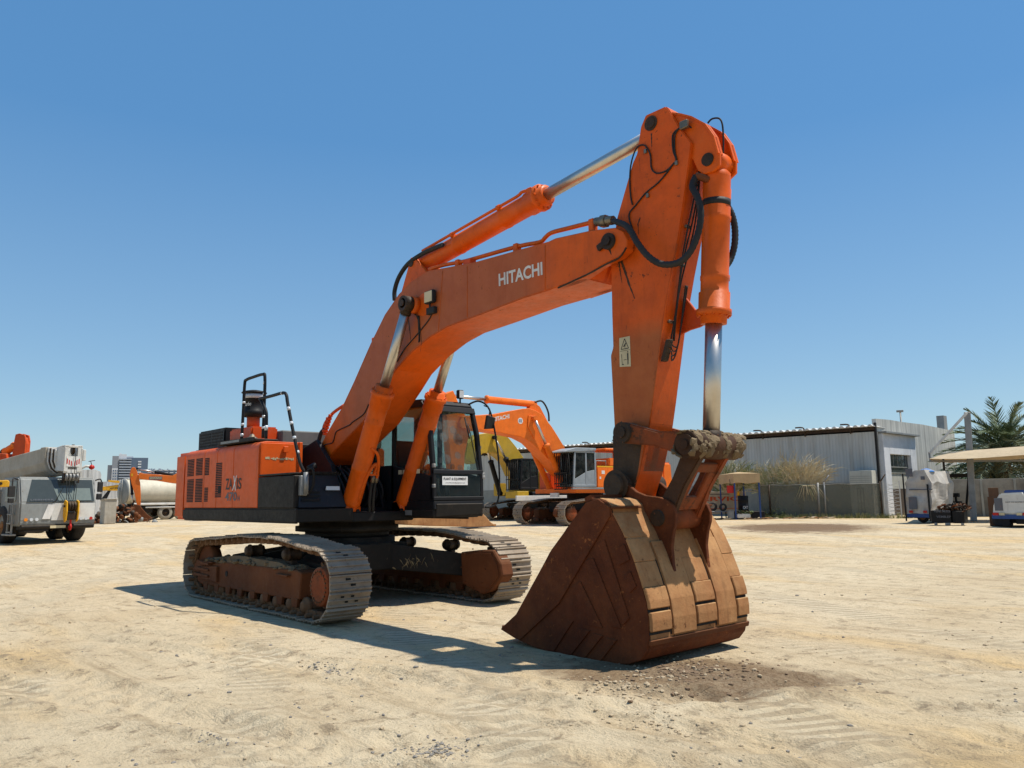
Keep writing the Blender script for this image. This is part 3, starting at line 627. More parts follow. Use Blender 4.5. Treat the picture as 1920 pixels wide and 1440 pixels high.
cbb = MB(); cbb.box(-.12, 1.835, .46, 1.485, 1.335, 1.465, .02); cbb.extr([(1.845, .50, 1.34), (1.85, 1.45, 1.37), (1.87, 1.45, 1.55), (1.87, .50, 1.55)], [(1.7, .50, 1.34), (1.7, 1.45, 1.37), (1.7, 1.45, 1.55), (1.7, .50, 1.55)], .012); cbb.build('cab_base', 'black_dusty', EX)
pk = MB(); pk.box(1.05, 1.25, .452, .458, 1.37, 1.45); pk.build('data_plate', 'steel', EX)
wl = MB(); wl.box(1.46, 1.54, 1.20, 1.32, 3.31, 3.46, .015); wl.cyl((1.5, 1.26, 3.2), (1.5, 1.26, 3.32), .015); wo = wl.build('cab_work_light', 'black', EX)
wl = MB(); wl.box(1.541, 1.547, 1.215, 1.305, 3.325, 3.445); wl.build('lamp_face', 'lamp_glass', wo)
mr = MB(); mr.tube([(1.52, 1.42, 3.22), (1.62, 1.58, 3.28), (1.80, 1.66, 3.12), (1.90, 1.72, 2.6), (1.95, 1.74, 2.0), (1.93, 1.70, 1.55), (1.85, 1.5, 1.48)], .016, 8, 6); mr.tube([(1.70, 1.62, 3.20), (1.80, 1.66, 3.14), (1.82, 1.63, 3.0)], .011, 6, 4)
mo = mr.build('mirror_rail', 'black', EX)
mr = MB(); mr.extr([(1.80, 1.52, 2.78), (1.80, 1.72, 2.80), (1.84, 1.73, 2.98), (1.84, 1.54, 3.02)], [(1.85, 1.52, 2.78), (1.85, 1.72, 2.80), (1.89, 1.73, 2.98), (1.89, 1.54, 3.02)], .012); mr.build('mirror', 'rubber', mo)
cl = MB()
for z in (1.95, 2.0, 2.45): cl.box(1.80-(z-1.9)*.2, 1.86-(z-1.9)*.2, 1.46, 1.52, z, z+.05, .008)
for z in (1.8, 2.12): cl.box(1.81, 1.865, .44, .49, z, z+.06, .008)
cl.build('window_latch', 'steel', CAB)
ins = MB()
for i, (y, z) in enumerate(((-.28, 2.07), (-.18, 2.07), (-.08, 2.07), (.02, 2.1), (.12, 2.1), (.02, 2.03), (.12, 2.03))): ins.box(.62, .63, y+.0, y+.075, z, z+.055)
for i in range(5): ins.box(.85+i*.13, .95+i*.13, .452, .456, 2.04, 2.11)
ins.build('warning_sticker', 'decal', EX)
MBk = MB(); MBk.py([(.0, 2.2), (1.72, 2.05), (1.6, 2.85), (.3, 2.85)], .40, .44, .01); 

# ------------------------------------------------------------------ hydraulics
def hyd(name, p0, p1, split, rb, rr_, pipe=None, mat='orange', parent=EX):
    p0, p1 = Vector(p0), Vector(p1); L = (p1-p0).length; d = (p1-p0).normalized(); s = split*L
    u, w = frame_for(d); m = MB()
    m.lathe([(rb*.5, .0), (rb*.62, .06), (rb*.98, .12), (rb, .16), (rb, s*.33), (rb*1.04, s*.33+.01), (rb*1.04, s*.33+.05), (rb, s*.33+.06), (rb, s*.70), (rb*1.04, s*.70+.01), (rb*1.04, s*.70+.05), (rb, s*.70+.06),
             (rb, s-.34), (rb*1.12, s-.33), (rb*1.12, s-.16), (rb*1.26, s-.15), (rb*1.26, s-.09), (rb*.95, s-.085), (rb*.93, s-.0), (rr_*1.1, s+.0)], p0, d, 28)
    m.cyl(p0-Vector((0, .13, 0)), p0+Vector((0, .13, 0)), rb*.85, seg=22)
    m.bolts(p0+d*(s-.09), d, rb*1.1, 12, .014, .02)
    b = m.build(name, mat, parent)
    m = MB(); m.cyl(p0+d*(s-.05), p1-d*.08, rr_, seg=24); m.build('rod', 'chrome', b)
    m = MB(); m.cyl(p1-Vector((0, .10, 0)), p1+Vector((0, .10, 0)), rr_*1.55, seg=22); m.cyl(p1-d*.16, p1-d*.04, rr_*1.15, seg=20); m.build('rod_eye', 'grease', b)
    if pipe:
        off, a, z = pipe; off = Vector(off)
        m = MB(); pts = [p0+d*(s*a)+off*(rb+.05), p0+d*(s*.75)+off*(rb+.035), p0+d*(s-.42)+off*(rb+.035), p0+d*(s-.33)+off*(rb+.05), p0+d*(s-.22)+off*(rb+.03)]
        m.tube(pts, .022, 10, 4); m.box(*[c for k in range(3) for c in ((p0+d*(s-.2)+off*rb)[k]-.045, (p0+d*(s-.2)+off*rb)[k]+.045)], .01)
        for q in (.34, .71): c = p0+d*(s*q)+off*(rb+.03); m.cyl(c-d*.03, c+d*.03, .04, seg=8)
        m.build('pressure_pipe', mat, b)
    return b
cn0, cn1 = (0.908,-0.5,1.481), (2.503,-0.5,4.497)
hyd('boom_cylinder', cn0, cn1, .615, .145, .075, ((.45, -.35, -.1), .36, 0))
hyd('boom_cylinder', (cn0[0], .5, cn0[2]), (cn1[0], .5, cn1[2]), .615, .145, .075, ((.45, -.35, -.1), .36, 0))
pn = MB(); pn.cyl((cn1[0], -.60, cn1[2]), (cn1[0], .60, cn1[2]), .075); pn.cyl((cn1[0], -.62, cn1[2]), (cn1[0], -.60, cn1[2]), .05); pn.build('boom_pin', 'grease', EX)
for s, yy in ((0, -.5), (1, .5)):
    lp = MB(); c = Vector((cn0[0], yy, cn0[2])); dd = (Vector(cn1)-Vector(cn0)); dd.y = 0; dd.normalize()
    lp.tube([c+dd*1.05+Vector((.16, -.02, 0)), c+dd*.95+Vector((.17, .12, 0)), c+dd*.75+Vector((.14, .22, 0)), c+dd*.55+Vector((.12, .26, 0))], .024, 8, 5)
    lp.tube([c+dd*.15+Vector((.15, .02, 0)), c+dd*.5+Vector((.16, .04, 0)), c+dd*.72+Vector((.15, .10, 0)), c+dd*.78+Vector((.13, .18, 0)), c+dd*.6+Vector((.10, .20, 0))], .026, 8, 5)
    lp.bar(c+dd*.6+Vector((.10, .05, 0)), c+dd*.6+Vector((.12, .28, 0)), .03, .03)
    lp.build('cylinder_pipe', 'orange', EX)
for s, yy in ((0, -.5), (1, .5)):
    for k, o in enumerate((.20, .265)):
        h = MB(); c = Vector((cn0[0], yy, cn0[2])); q = c+dd*.57+Vector((.11, o, 0))
        h.tube([q, q+Vector((-.05, -.01, -.15)), q+Vector((-.14, .02, -.38)), q+Vector((-.3, .1, -.58)), q+Vector((-.6, .08 if s == 0 else -.2, -.6)), q+Vector((-.9, .05, -.4))], .024, 10, 6)
        h.build('hydraulic_hose', 'rubber', EX)
        h = MB(); h.cyl(q+Vector((0, 0, .02)), q+Vector((-.03, -.004, -.09)), .033, seg=10); h.build('hose_fitting', 'brass', EX)
for k in range(9):
    h = MB(); y = -.32+k*.085; a = .3+.05*(k % 3)
    h.tube([(-.35, y, 2.0), (0, y, 2.15+.04*(k % 2)), (a, y, 1.95), (a+.08, y+.03, 1.7), (a-.1, y, 1.5)], .022, 8, 5); h.build('hydraulic_hose', 'rubber', EX)

bm_up = [(-0.554,2.329),(-0.485,2.483),(-0.211,2.698),(0.352,3.153),(0.735,3.55),(1.231,4.107),(1.647,4.514),(2.034,4.764),(2.357,4.889),(2.805,4.963),(3.891,4.838),(5.345,4.761),(5.467,4.771),(6.024,4.717)]
bm_lo = [(5.92,4.172),(5.449,4.149),(4.89,4.141),(4.033,4.084),(3.26,4.04),(2.85,3.96),(2.417,3.818),(1.949,3.588),(1.669,3.356),(1.037,2.874),(0.527,2.632),(0.129,2.451),(-0.264,2.225)]
bo = MB(); bo.py(bm_up+bm_lo, -.35, .35, .012, 2)
tipP = [(5.355,4.759),(5.467,4.771),(6.062,4.713),(6.431,4.646),(6.546,4.571),(6.596,4.465),(6.583,4.351),(6.464,4.294),(6.207,4.261),(5.92,4.172),(5.449,4.149),(5.375,4.144)]
bo.py(tipP, -.362, -.235, .01); bo.py(tipP, .235, .362, .01)
up_in = [(a+.0, b) for a, b in bm_up]
for y in (-.352, .338):                                          # flange edges of the box section
    bo.strip([(a, b) for a, b in bm_up[2:]], y, y+.014, -.012)
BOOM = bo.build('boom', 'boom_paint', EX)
d = MB(); TP = (6.335,4.504)
d.cyl((TP[0], -.40, TP[1]), (TP[0], .40, TP[1]), .095, seg=24); d.cyl((TP[0], -.42, TP[1]), (TP[0], -.40, TP[1]), .05); d.bar((TP[0]-.16, -.385, TP[1]-.05), (TP[0]+.02, -.385, TP[1]+.02), .04, .08, .01)
d.build('boom_tip_pin', 'grease', BOOM)
edge_shade = MB(); SM = [(5.501,4.149),(5.977,4.208),(6.269,4.262),(6.477,4.294),(6.582,4.385)]
edge_shade.tube([(x, -.362, z-.012) for x, z in SM], .011, 6, 4); edge_shade.build('painted_edge_shadow', 'grease', BOOM)  # dark bead drawn along the tip edge as its shadow line
t = MB(); HT = [(4.397,4.391),(5.228,4.362),(4.405,4.513)]
text_mesh(t, 'HITACHI', (HT[0][0], -.3535, HT[0][1]), (HT[1][0]-HT[0][0], 0, HT[1][1]-HT[0][1]), (-.02, 0, 1), .172, .028, width=(Vector(HT[1])-Vector(HT[0])).length)
t.build('maker_lettering', 'white_mark', BOOM)
bs = MB(); bs.cyl((cn1[0]+.19, -.36, cn1[2]-.02), (cn1[0]+.19, -.345, cn1[2]-.02), .17, seg=28); bs.cyl((cn1[0], -.46, cn1[2]), (cn1[0], -.34, cn1[2]), .13, seg=24); bs.build('pin_boss', 'orange', BOOM)
bs = MB(); bs.cyl((cn1[0], .34, cn1[2]), (cn1[0], .46, cn1[2]), .13, seg=24); bs.build('pin_boss', 'orange', BOOM)
for (xa, za), (xb, zb) in [[(3.727,4.846),(3.722,4.081)],[(5.279,4.751),(5.263,4.147)],[(3.159,4.907),(3.058,4.004)]]:
    ws_ = MB(); ws_.tube([(xa, -.351, za-.02), (xb, -.351, zb+.02)], .006, 6); ws_.build('weld_seam', 'boom_paint', BOOM)
wl = MB(); WL = [(2.823,4.627),(3.034,4.584),(3.034,4.441),(2.837,4.48),(2.996,4.315),(2.917,4.417)]
wl.box(WL[0][0], WL[1][0], -.44, -.37, WL[2][1], WL[0][1], .012); wl.box(WL[0][0]+.02, WL[1][0]-.0, -.42, -.35, WL[2][1]-.16, WL[2][1]-.06, .01); wl.cyl((WL[5][0], -.40, WL[2][1]-.1), (WL[5][0], -.40, WL[2][1]), .015)
wo = wl.build('work_light', 'rubber', BOOM)
wl = MB(); wl.box(WL[0][0]+.015, WL[1][0]-.015, -.445, -.44, WL[2][1]+.015, WL[0][1]-.015); wl.build('lamp_face', 'decal', wo)
for pts in [[(2.941,4.355),(2.888,4.269),(2.783,4.184),(2.595,4.08),(2.458,4.005),(2.206,3.873),(2.006,3.712)],[(2.468,4.37),(2.566,4.312),(2.594,4.234),(2.595,4.056),(2.582,3.921)],[(1.254,3.205),(1.161,3.077),(1.035,2.976),(0.706,2.882),(0.622,2.845),(0.224,2.776),(0.154,2.718),(0.07,2.589),(-0.205,2.56),(-0.236,2.424)]]:
    wr = MB(); wr.tube([(x, -.36, z) for x, z in pts], .009, 6, 4); wr.build('cable', 'rubber', BOOM)
dk = MB()
for q in [[(2.485,4.36),(2.595,4.324),(2.612,3.934),(2.571,3.924),(2.541,4.269)]]: dk.add([(x, -.3525, z) for x, z in q], [tuple(range(len(q)))])
dk.build('grease_stain', 'grease', BOOM)
br = MB(); AC0 = (2.146,0.0,5.265)
br.py([(AC0[0]-.30, AC0[2]-.45), (AC0[0]-.02, AC0[2]+.10), (AC0[0]+.10, AC0[2]+.06), (AC0[0]+.5, AC0[2]-.32)], -.20, -.14, .01); br.py([(AC0[0]-.30, AC0[2]-.45), (AC0[0]-.02, AC0[2]+.10), (AC0[0]+.10, AC0[2]+.06), (AC0[0]+.5, AC0[2]-.32)], .14, .20, .01)
br.build('cylinder_bracket', 'orange', BOOM)
pin = MB(); pin.cyl((AC0[0], -.22, AC0[2]), (AC0[0], .22, AC0[2]), .06); pin.build('pin', 'grease', BOOM)
for yo_ in (-.24, .24):
    p = MB(); PP = [(2.68,5.017),(3.039,4.999),(3.394,4.956),(3.663,4.932),(4.641,4.877),(5.066,4.827),(5.169,4.86),(5.286,4.895),(5.592,4.873),(5.984,4.84),(6.164,4.816)]
    p.tube([(x, yo_, z+.02) for x, z in PP], .028, 10, 3)
    for i in (2, 4, 9): p.box(PP[i][0]-.04, PP[i][0]+.04, yo_-.045, yo_+.045, PP[i][1]-.10, PP[i][1]+.055, .008)
    p.build('boom_pipe', 'orange', BOOM)
p = MB(); PP = [(-0.363,2.784),(-0.348,2.876),(-0.258,2.98),(-0.023,3.108),(0.333,3.203)]
p.tube([(x, -.3, z) for x, z in PP], .028, 10, 4); p.build('foot_pipe', 'orange_red', BOOM)
h = MB(); PP = [(-0.561,2.488),(-0.49,2.624),(-0.402,2.786),(-0.309,2.835)]
h.tube([(x, -.32, z) for x, z in PP], .035, 10, 4); h.build('foot_hose', 'rubber', BOOM)
rr = random.Random(9)
for k in range(7): fb = MB(); x, z = PP[-1][0]+.05+k*.03, PP[-1][1]-.1+k*.05; fb.box(x, x+.05, -.37-.03*(k % 2), -.3, z, z+.05, .01); fb.build('pipe_clamp', 'orange_red', BOOM)
for q in [(1.229,4.175),(1.184,4.059)]: fb = MB(); fb.box(q[0]-.06, q[0]+.02, -.3, -.24, q[1]-.03, q[1]+.05, .01); fb.build('pipe_clamp', 'orange_red', BOOM)
st_ = MB()
for q in [[(3.592,4.856),(3.617,4.943),(3.772,4.937),(3.759,4.855)]]: st_.py(q, -.33, -.22, .006)
st_.build('pipe_bracket', 'orange_red', BOOM)

# stick
AF = [(7.079,5.904),(7.117,5.863),(7.26,5.579),(7.394,5.363),(7.347,5.123),(7.292,4.871),(7.18,4.385),(7.075,4.038),(6.919,3.458),(6.75,2.644),(6.695,2.399),(6.532,1.877)]
AB = [(6.223,1.928),(6.193,2.348),(6.182,2.773),(6.168,3.224),(6.208,3.318),(6.207,3.698),(6.217,4.349),(6.325,4.815),(6.59,5.409),(6.656,5.499),(6.69,5.65),(6.724,5.796),(6.798,5.906)]
BP = (6.305,-0.3,1.749)
ar = MB(); ar.py(AF+[(BP[0]+.17, BP[2]+.02), (BP[0]+.11, BP[2]-.13), (BP[0]-.08, BP[2]-.15), (BP[0]-.16, BP[2])]+AB, -.21, .21, .01, 2)
ARM = ar.build('stick', 'stick_paint', EX)
ap = MB()
AP = (6.876,5.777)
ap.cyl((AP[0], -.225, AP[1]), (AP[0], .225, AP[1]), .085, seg=28); ap.cyl((AP[0], -.235, AP[1]), (AP[0], -.22, AP[1]), .06)
ap.build('stick_pin', 'grease', ARM)
ga = MB(); GA = [(6.225,1.928),(6.205,2.407),(6.285,2.431),(6.489,2.386),(6.678,2.314),(6.534,1.877)]
ga.py([(BP[0]-.165, BP[2]+.0), (6.165, 2.05), (6.165, 2.30), (6.30, 2.47), (6.47, 2.20), (6.59, 2.24), (6.52, 1.92), (BP[0]+.16, BP[2]), (BP[0]+.10, BP[2]-.14), (BP[0]-.08, BP[2]-.15)], -.2125, .2125, .004)
ga.build('stick_nose', 'grease', ARM)
EARP = [(7.145,5.813),(7.267,5.753),(7.402,5.669),(7.564,5.526),(7.66,5.356),(7.707,5.148),(7.699,5.019),(7.619,4.976),(7.5,4.985),(7.43,5.05),(7.376,5.188),(7.243,5.294)]
er = MB()
for y in (-.17, .13): er.py(EARP, y, y+.04, .008)
er.strip([EARP[i] for i in (0, 1, 2, 3, 4, 5)], -.19, -.10, -.02); er.strip([EARP[i] for i in (0, 1, 2, 3, 4, 5)], .10, .19, -.02)
er.build('cylinder_ear', 'orange', ARM)
KP = (7.565,-0.17,5.124)
kk = MB(); kk.cyl((KP[0], -.19, KP[2]), (KP[0], .19, KP[2]), .07, seg=24); kk.build('ear_pin', 'grease', ARM)
dc = MB(); DC = [(6.309,3.407),(6.465,3.406),(6.466,3.061),(6.303,3.076)]
dc.add([(x, -.2125, z) for x, z in DC], [(0, 1, 2, 3)]); dco = dc.build('warning_decal', 'decal', ARM)
t = MB(); cx = (DC[0][0]+DC[1][0])/2; zt = DC[0][1]-.02; hw = .055
def lnq(m, a, b, w, y):
    a, b = Vector(a), Vector(b); n = Vector((-(b-a).y, (b-a).x)).normalized()*w/2
    m.add([(p.x, y, p.y) for p in (a-n, b-n, b+n, a+n)], [(0, 1, 2, 3)])
A_, B_, C_ = (cx, zt), (cx+hw, zt-.115), (cx-hw, zt-.115)
for a, b in ((A_, B_), (B_, C_), (C_, A_)): lnq(t, a, b, .009, -.2132)
lnq(t, (cx-.02, zt-.09), (cx+.02, zt-.05), .012, -.2132); lnq(t, (cx, zt-.1), (cx+.01, zt-.06), .01, -.2132)
lnq(t, (DC[0][0]+.005, zt-.135), (DC[1][0]-.005, zt-.135), .004, -.2133)
lnq(t, (cx+.04, zt-.17), (cx+.04, zt-.25), .02, -.2132); lnq(t, (cx+.034, zt-.25), (cx+.034, zt-.30), .007, -.2132); lnq(t, (cx+.047, zt-.25), (cx+.047, zt-.30), .007, -.2132)
lnq(t, (cx+.04, zt-.148), (cx+.04, zt-.163), .014, -.2132); lnq(t, (cx-.02, zt-.24), (cx+.02, zt-.24), .007, -.2132); lnq(t, (cx-.05, zt-.17), (cx-.045, zt-.29), .008, -.2132); lnq(t, (cx-.05, zt-.29), (cx-.02, zt-.29), .008, -.2132)
t.build('pictogram', 'black_mark', dco)
bk = MB(); BK = [(7.206,3.634),(7.173,3.54),(7.074,3.487)]
bz = BK[1][1]; bk.py([(6.90, bz+.28), (7.02, bz+.24), (7.13, bz+.09), (7.24, bz+.07), (7.30, bz-.0), (7.27, bz-.08), (7.17, bz-.11), (7.05, bz-.12), (6.88, bz-.16)], .1, .135, .006)
bk.build('lifting_lug', 'orange_red', ARM)
vb = MB(); VB = [(6.944,3.291),(6.862,3.064)]
vb.extr([(VB[0][0]+.0, -.12, VB[0][1]), (VB[0][0]+.05, -.12, VB[0][1]), (VB[1][0]+.05, -.12, VB[1][1]), (VB[1][0], -.12, VB[1][1])], [(VB[0][0], -.20, VB[0][1]), (VB[0][0]+.05, -.20, VB[0][1]), (VB[1][0]+.05, -.20, VB[1][1]), (VB[1][0], -.20, VB[1][1])], .006)
vb.build('grease_manifold', 'grease', ARM)
gh = MB()
fl = [(AF[i][0], AF[i][1]) for i in range(2, len(AF))]
def frontx(z):
    for (a, b), (c, d2) in zip(fl, fl[1:]):
        if d2 <= z <= b: return a+(c-a)*(b-z)/(b-d2+1e-9)
    return fl[0][0]
for k in range(4):
    z0 = VB[0][1]-.03-k*.05; x0 = frontx(z0)
    gh.tube([(VB[0][0]+.04, -.16, z0), (x0+.07, -.06, z0-.03), (x0+.09, 0, z0+.02+.02*k), (frontx(z0+.5)+.04, .03+.012*k, z0+.5), (frontx(3.9)+.04, .02+.012*k, 3.9)], .008, 6, 5)
for k in range(3):
    o = k*.03; pts = [(frontx(z)+.04, -.10+o+.03*math.sin(z*4+k), z) for z in (3.3, 3.6, 3.9, 4.2, 4.5, 4.8, 5.1, 5.35)]
    gh.tube(pts+[(7.42, -.13, 5.5), (7.30, -.22, 5.62)], .009, 6, 4)
gh.build('grease_line', 'rubber', ARM)
wf = MB(); wf.strip([(frontx(2.33), 2.33), (frontx(1.9), 1.9)], -.15, .19, -.004); wf.strip([(frontx(2.30), 2.30), (frontx(1.9), 1.9)], -.05, .06, -.006); wf.build('bare_metal_patch', 'crane_boom', ARM)
gc = MB()
for z in (3.5, 4.1, 4.5, 4.95, 5.25): gc.box(frontx(z)-.0, frontx(z)+.03, -.14, -.04, z-.015, z+.015, .004)
gc.build('line_clamp', 'brass', ARM)
sc = MB()
for pts in [[(7.274,5.577),(7.18,5.544),(7.162,5.458),(7.169,5.333),(7.2,5.231),(7.155,5.197),(7.067,5.153),(6.958,5.158),(6.894,5.197),(6.86,5.271),(6.858,5.397),(6.818,5.5),(6.767,5.556),(6.698,5.567),(6.634,5.52),(6.573,5.38),(6.549,5.195),(6.557,5.001),(6.576,4.907)],[(7.17,5.21),(7.103,5.153),(6.953,5.054),(6.771,4.987),(6.622,4.887),(6.534,4.83),(6.523,4.758),(6.564,4.62),(6.59,4.519)],[(7.274,5.577),(7.2,5.524),(7.185,5.358),(7.207,5.228)]]:
    sc.tube([(x, -.222, z) for x, z in pts], .009, 6, 3)
sc.build('electric_cable', 'rubber', ARM)
sv = MB(); SV = [(7.295,5.581),(7.377,5.544),(6.793,4.955),(7.198,5.201),(6.787,5.479)]
sv.box(SV[0][0]-.02, SV[1][0], -.25, -.20, SV[0][1]-.04, SV[0][1]+.05, .008)
for q in SV[2:]: sv.box(q[0]-.015, q[0]+.02, -.235, -.208, q[1]-.03, q[1]+.02, .004)
sv.build('cable_clip', 'brass', ARM)
hs = MB(); HS = [(7.421,-0.19,4.985),(7.402,-0.24,4.859),(7.475,-0.26,4.714),(7.519,-0.28,4.522),(7.481,-0.3,4.298),(7.394,-0.34,4.112),(7.271,-0.38,4.03),(7.096,-0.42,4.052),(6.939,-0.44,4.173),(6.802,-0.44,4.356),(6.709,-0.42,4.506),(6.589,-0.38,4.627),(6.353,-0.3,4.761)]
hs.tube(HS, .033, 12, 8, rib=1); hs.build('stick_hose', 'rubber', EX)
hs = MB(); HS2 = [(7.56,0.17,4.689),(7.587,0.2,4.587),(7.598,0.22,4.44),(7.594,0.2,4.26),(7.565,0.16,4.112),(7.547,0.1,4.029)]
hs.tube(HS2, .033, 12, 8, rib=1); hs.build('stick_hose', 'rubber', EX)
hs = MB(); HS2 = [(7.473,0.0,5.621),(7.528,0.0,5.649),(7.614,0.0,5.622),(7.65,-0.0,5.548),(7.655,0.0,5.408),(7.643,0.0,5.214)]
hs.tube(HS2, .010, 8, 6); hs.build('loose_cable', 'rubber', EX)
hs = MB(); HS3 = [(1.688,-0.2,4.763),(1.685,-0.2,4.921),(1.804,-0.2,5.114),(2.055,-0.2,5.273),(2.414,-0.2,5.342),(2.759,-0.2,5.357),(2.959,-0.2,5.356)]
hs.tube(HS3, .035, 10, 6); hs.build('boom_hose', 'rubber', EX)
hf = MB(); hf.cyl((6.056,-0.26,4.84), (6.319,-0.26,4.786), .055, seg=8); hf.cyl((6.139,-0.26,4.817), (6.222,-0.26,4.807), .075, seg=6)
hf.build('hose_coupling', 'brass', EX)
hf = MB(); hf.tube([(7.421,-0.19,4.985), (7.485,-0.16,4.954), (7.536,-0.12,4.92)], .04, 8, 3); hf.build('hose_elbow', 'link', EX)

AE = (AP[0], 0, AP[1])
hyd('stick_cylinder', AC0, AE, .60, .145, .078, ((-.1, -.7, .7), .08, 0))
JP = (7.316,0.0,2.135)
bc = hyd('bucket_cylinder', (KP[0], 0, KP[2]), JP, .575, .145, .088, ((.3, .75, 0), .15, 0))
tp = MB(); q0 = Vector((KP[0], 0, KP[2])); dv = (Vector(JP)-q0).normalized(); tp.cyl(q0+dv*.40, q0+dv*.47, .149, seg=28); tp.build('rubber_band', 'rubber', bc)
# bucket linkage
AK = (6.452,-0.28,2.315); LK = (6.906,-0.3,1.422); LK = (LK[0]-.05, LK[1], LK[2]-.02)
def linkplate(m, a, b, ra, rb, y0, y1, waist=.09):
    a, b = Vector(a), Vector(b); d = (b-a).normalized(); n = Vector((-d.y, d.x)); pts = []
    for i in range(9): t = R(90+i*22.5); pts.append(a+d*math.cos(t)*ra+n*math.sin(t)*ra)
    pts.append((a+b)/2-n*waist)
    for i in range(9): t = R(-90+i*22.5); pts.append(b+d*math.cos(t)*rb+n*math.sin(t)*rb)
    pts.append((a+b)/2+n*waist)
    m.py([tuple(p) for p in pts], y0, y1, .015, 2)
for y0 in (-.36, .24):
    m = MB(); linkplate(m, (AK[0], AK[2]), (JP[0], JP[2]), .115, .14, y0, y0+.10, .078); m.build('side_link', 'link', EX)
m = MB(); m.cyl((AK[0], -.40, AK[2]), (AK[0], .40, AK[2]), .115, seg=28); m.cyl((AK[0], -.42, AK[2]), (AK[0], -.39, AK[2]), .06); m.build('link_pin', 'grease', EX)
m = MB()
linkplate(m, (JP[0], JP[2]), (LK[0], LK[2]), .12, .115, .16, .25, .085)
JV, LV = Vector((JP[0], 0, JP[2])), Vector((LK[0], 0, LK[2])); dl = (LV-JV).normalized(); nf = Vector((-dl.z, 0, dl.x)); nf = nf if nf.x > 0 else -nf
for t0, t1, ya, yb in ((.20, .32, -.2, .2), (.66, .84, -.2, .2), (.3, .68, .06, .2), (.3, .68, -.22, -.13)):
    a_, b_ = JV+dl*(LV-JV).length*t0+nf*.03, JV+dl*(LV-JV).length*t1+nf*.03
    m.extr([a_+Vector((0, ya, 0)), a_+Vector((0, yb, 0)), a_+Vector((0, yb, 0))+nf*.05, a_+Vector((0, ya, 0))+nf*.05], [b_+Vector((0, ya, 0)), b_+Vector((0, yb, 0)), b_+Vector((0, yb, 0))+nf*.05, b_+Vector((0, ya, 0))+nf*.05], .012)
dk_ = MB(); linkplate(dk_, (JP[0], JP[2]), (LK[0], LK[2]), .12, .115, -.28, -.19, .085); dk_.build('link_plate', 'dark_link', EX)
m.cyl((LK[0], -.28, LK[2]), (LK[0], .28, LK[2]), .125, seg=30);
m.build('bucket_link', 'link', EX)
m = MB(); m.cyl((JP[0], -.44, JP[2]), (JP[0], .40, JP[2]), .14, seg=32)
jm = m.build('pivot_boss', 'dark_link', EX)
m = MB(); m.cyl((JP[0], -.46, JP[2]), (JP[0], -.435, JP[2]), .105, seg=26); m.cyl((JP[0], -.475, JP[2]), (JP[0], -.455, JP[2]), .05, seg=18); m.build('boss_cap', 'dark_link', jm)
m = MB(); rr = random.Random(4)
for k in range(190):
    a = rr.uniform(-.9, 4.2); y = rr.choice((rr.gauss(-.36, .05), rr.gauss(-.16, .05), rr.gauss(.12, .06), rr.gauss(.34, .05))); r = rr.uniform(.015, .04); b = bmesh.new()
    bmesh.ops.create_icosphere(b, subdivisions=1, radius=r, matrix=Matrix.Translation((JP[0]+.136*math.cos(a), y, JP[2]+.136*math.sin(a))) @ Matrix.Rotation(-a, 4, 'Y') @ Matrix.Diagonal((.5, 1.7, 1.5, 1)))
    for v_ in b.verts: v_.co += Vector((rr.uniform(-1, 1), rr.uniform(-1, 1), rr.uniform(-1, 1)))*r*.35
    m.addbm(b)
m.build('caked_mud', 'mud', jm, kind='stuff')

# ------------------------------------------------------------------ bucket
HB = .85
OUT = [(4.933,0.132),(5.18,0.06),(5.485,0.006),(5.856,-0.035),(6.205,-0.046),(6.462,-0.036),(6.639,-0.017),(6.845,0.017),(6.992,0.073),(7.068,0.161),(7.098,0.273),(7.1,0.445),(7.076,0.616),(7.013,0.811),(6.923,1.035),(6.81,1.264),(6.678,1.463),(6.652,1.537),(6.589,1.586),(6.502,1.608),(6.413,1.603)]
MOUTH = [(6.321,1.571),(6.242,1.499),(6.178,1.426),(6.032,1.301),(5.848,1.099),(5.807,1.08),(5.764,1.033),(5.555,0.759),(5.367,0.526),(5.231,0.351),(5.212,0.314),(5.092,0.208)]
bk = MB()
bk.strip(OUT, -HB+.02, HB-.02, .045)
for y in (-HB, HB-.04): bk.py(OUT+MOUTH, y, y+.04, .006)
def inset(poly, k): 
    c = Vector((sum(p[0] for p in poly)/len(poly), sum(p[1] for p in poly)/len(poly))); return [tuple(c+(Vector(p)-c)*k) for p in poly]
bk.strip(MOUTH[:1]+[OUT[-1]], -HB, HB, .05)
for y0, y1 in ((-HB-.018, -HB+.002), (HB-.002, HB+.018)):
    for q in [[(6.66,1.527),(6.511,1.603),(6.33,1.565),(6.187,1.427),(5.817,1.07),(5.223,0.328),(4.964,0.148),(5.28,0.056),(5.906,0.504),(6.664,1.431)]]: bk.py(q, y0, y1, .004)
BUCKET = bk.build('bucket', 'rust_side', EX)
sp_ = MB()
for q in [[(6.487,1.149),(6.576,1.2),(6.872,0.448),(6.788,0.378)],[(6.302,0.969),(6.415,1.007),(6.766,0.345),(6.628,0.346)],[(6.109,0.696),(6.226,0.759),(6.52,0.319),(6.339,0.33)],[(5.995,0.294),(6.113,0.349),(5.811,-0.001),(5.697,0.017)],[(6.188,0.282),(6.344,0.273),(6.032,-0.037),(5.906,-0.027)],[(6.388,0.257),(6.518,0.246),(6.229,-0.042),(6.108,-0.048)],[(6.567,0.231),(6.706,0.227),(6.45,-0.037),(6.304,-0.047)],[(6.835,1.161),(6.896,1.009),(6.757,0.95),(6.693,1.104)],[(6.905,0.897),(6.972,0.759),(6.883,0.691),(6.808,0.85)]]:
    for a_, b_ in ((-HB-.014, -HB+.002), (HB-.002, HB+.014)):
        sp_ = MB(); sp_.py(q, a_, b_, .003); sp_.build('side_wear_plate', 'rust_side', BUCKET)
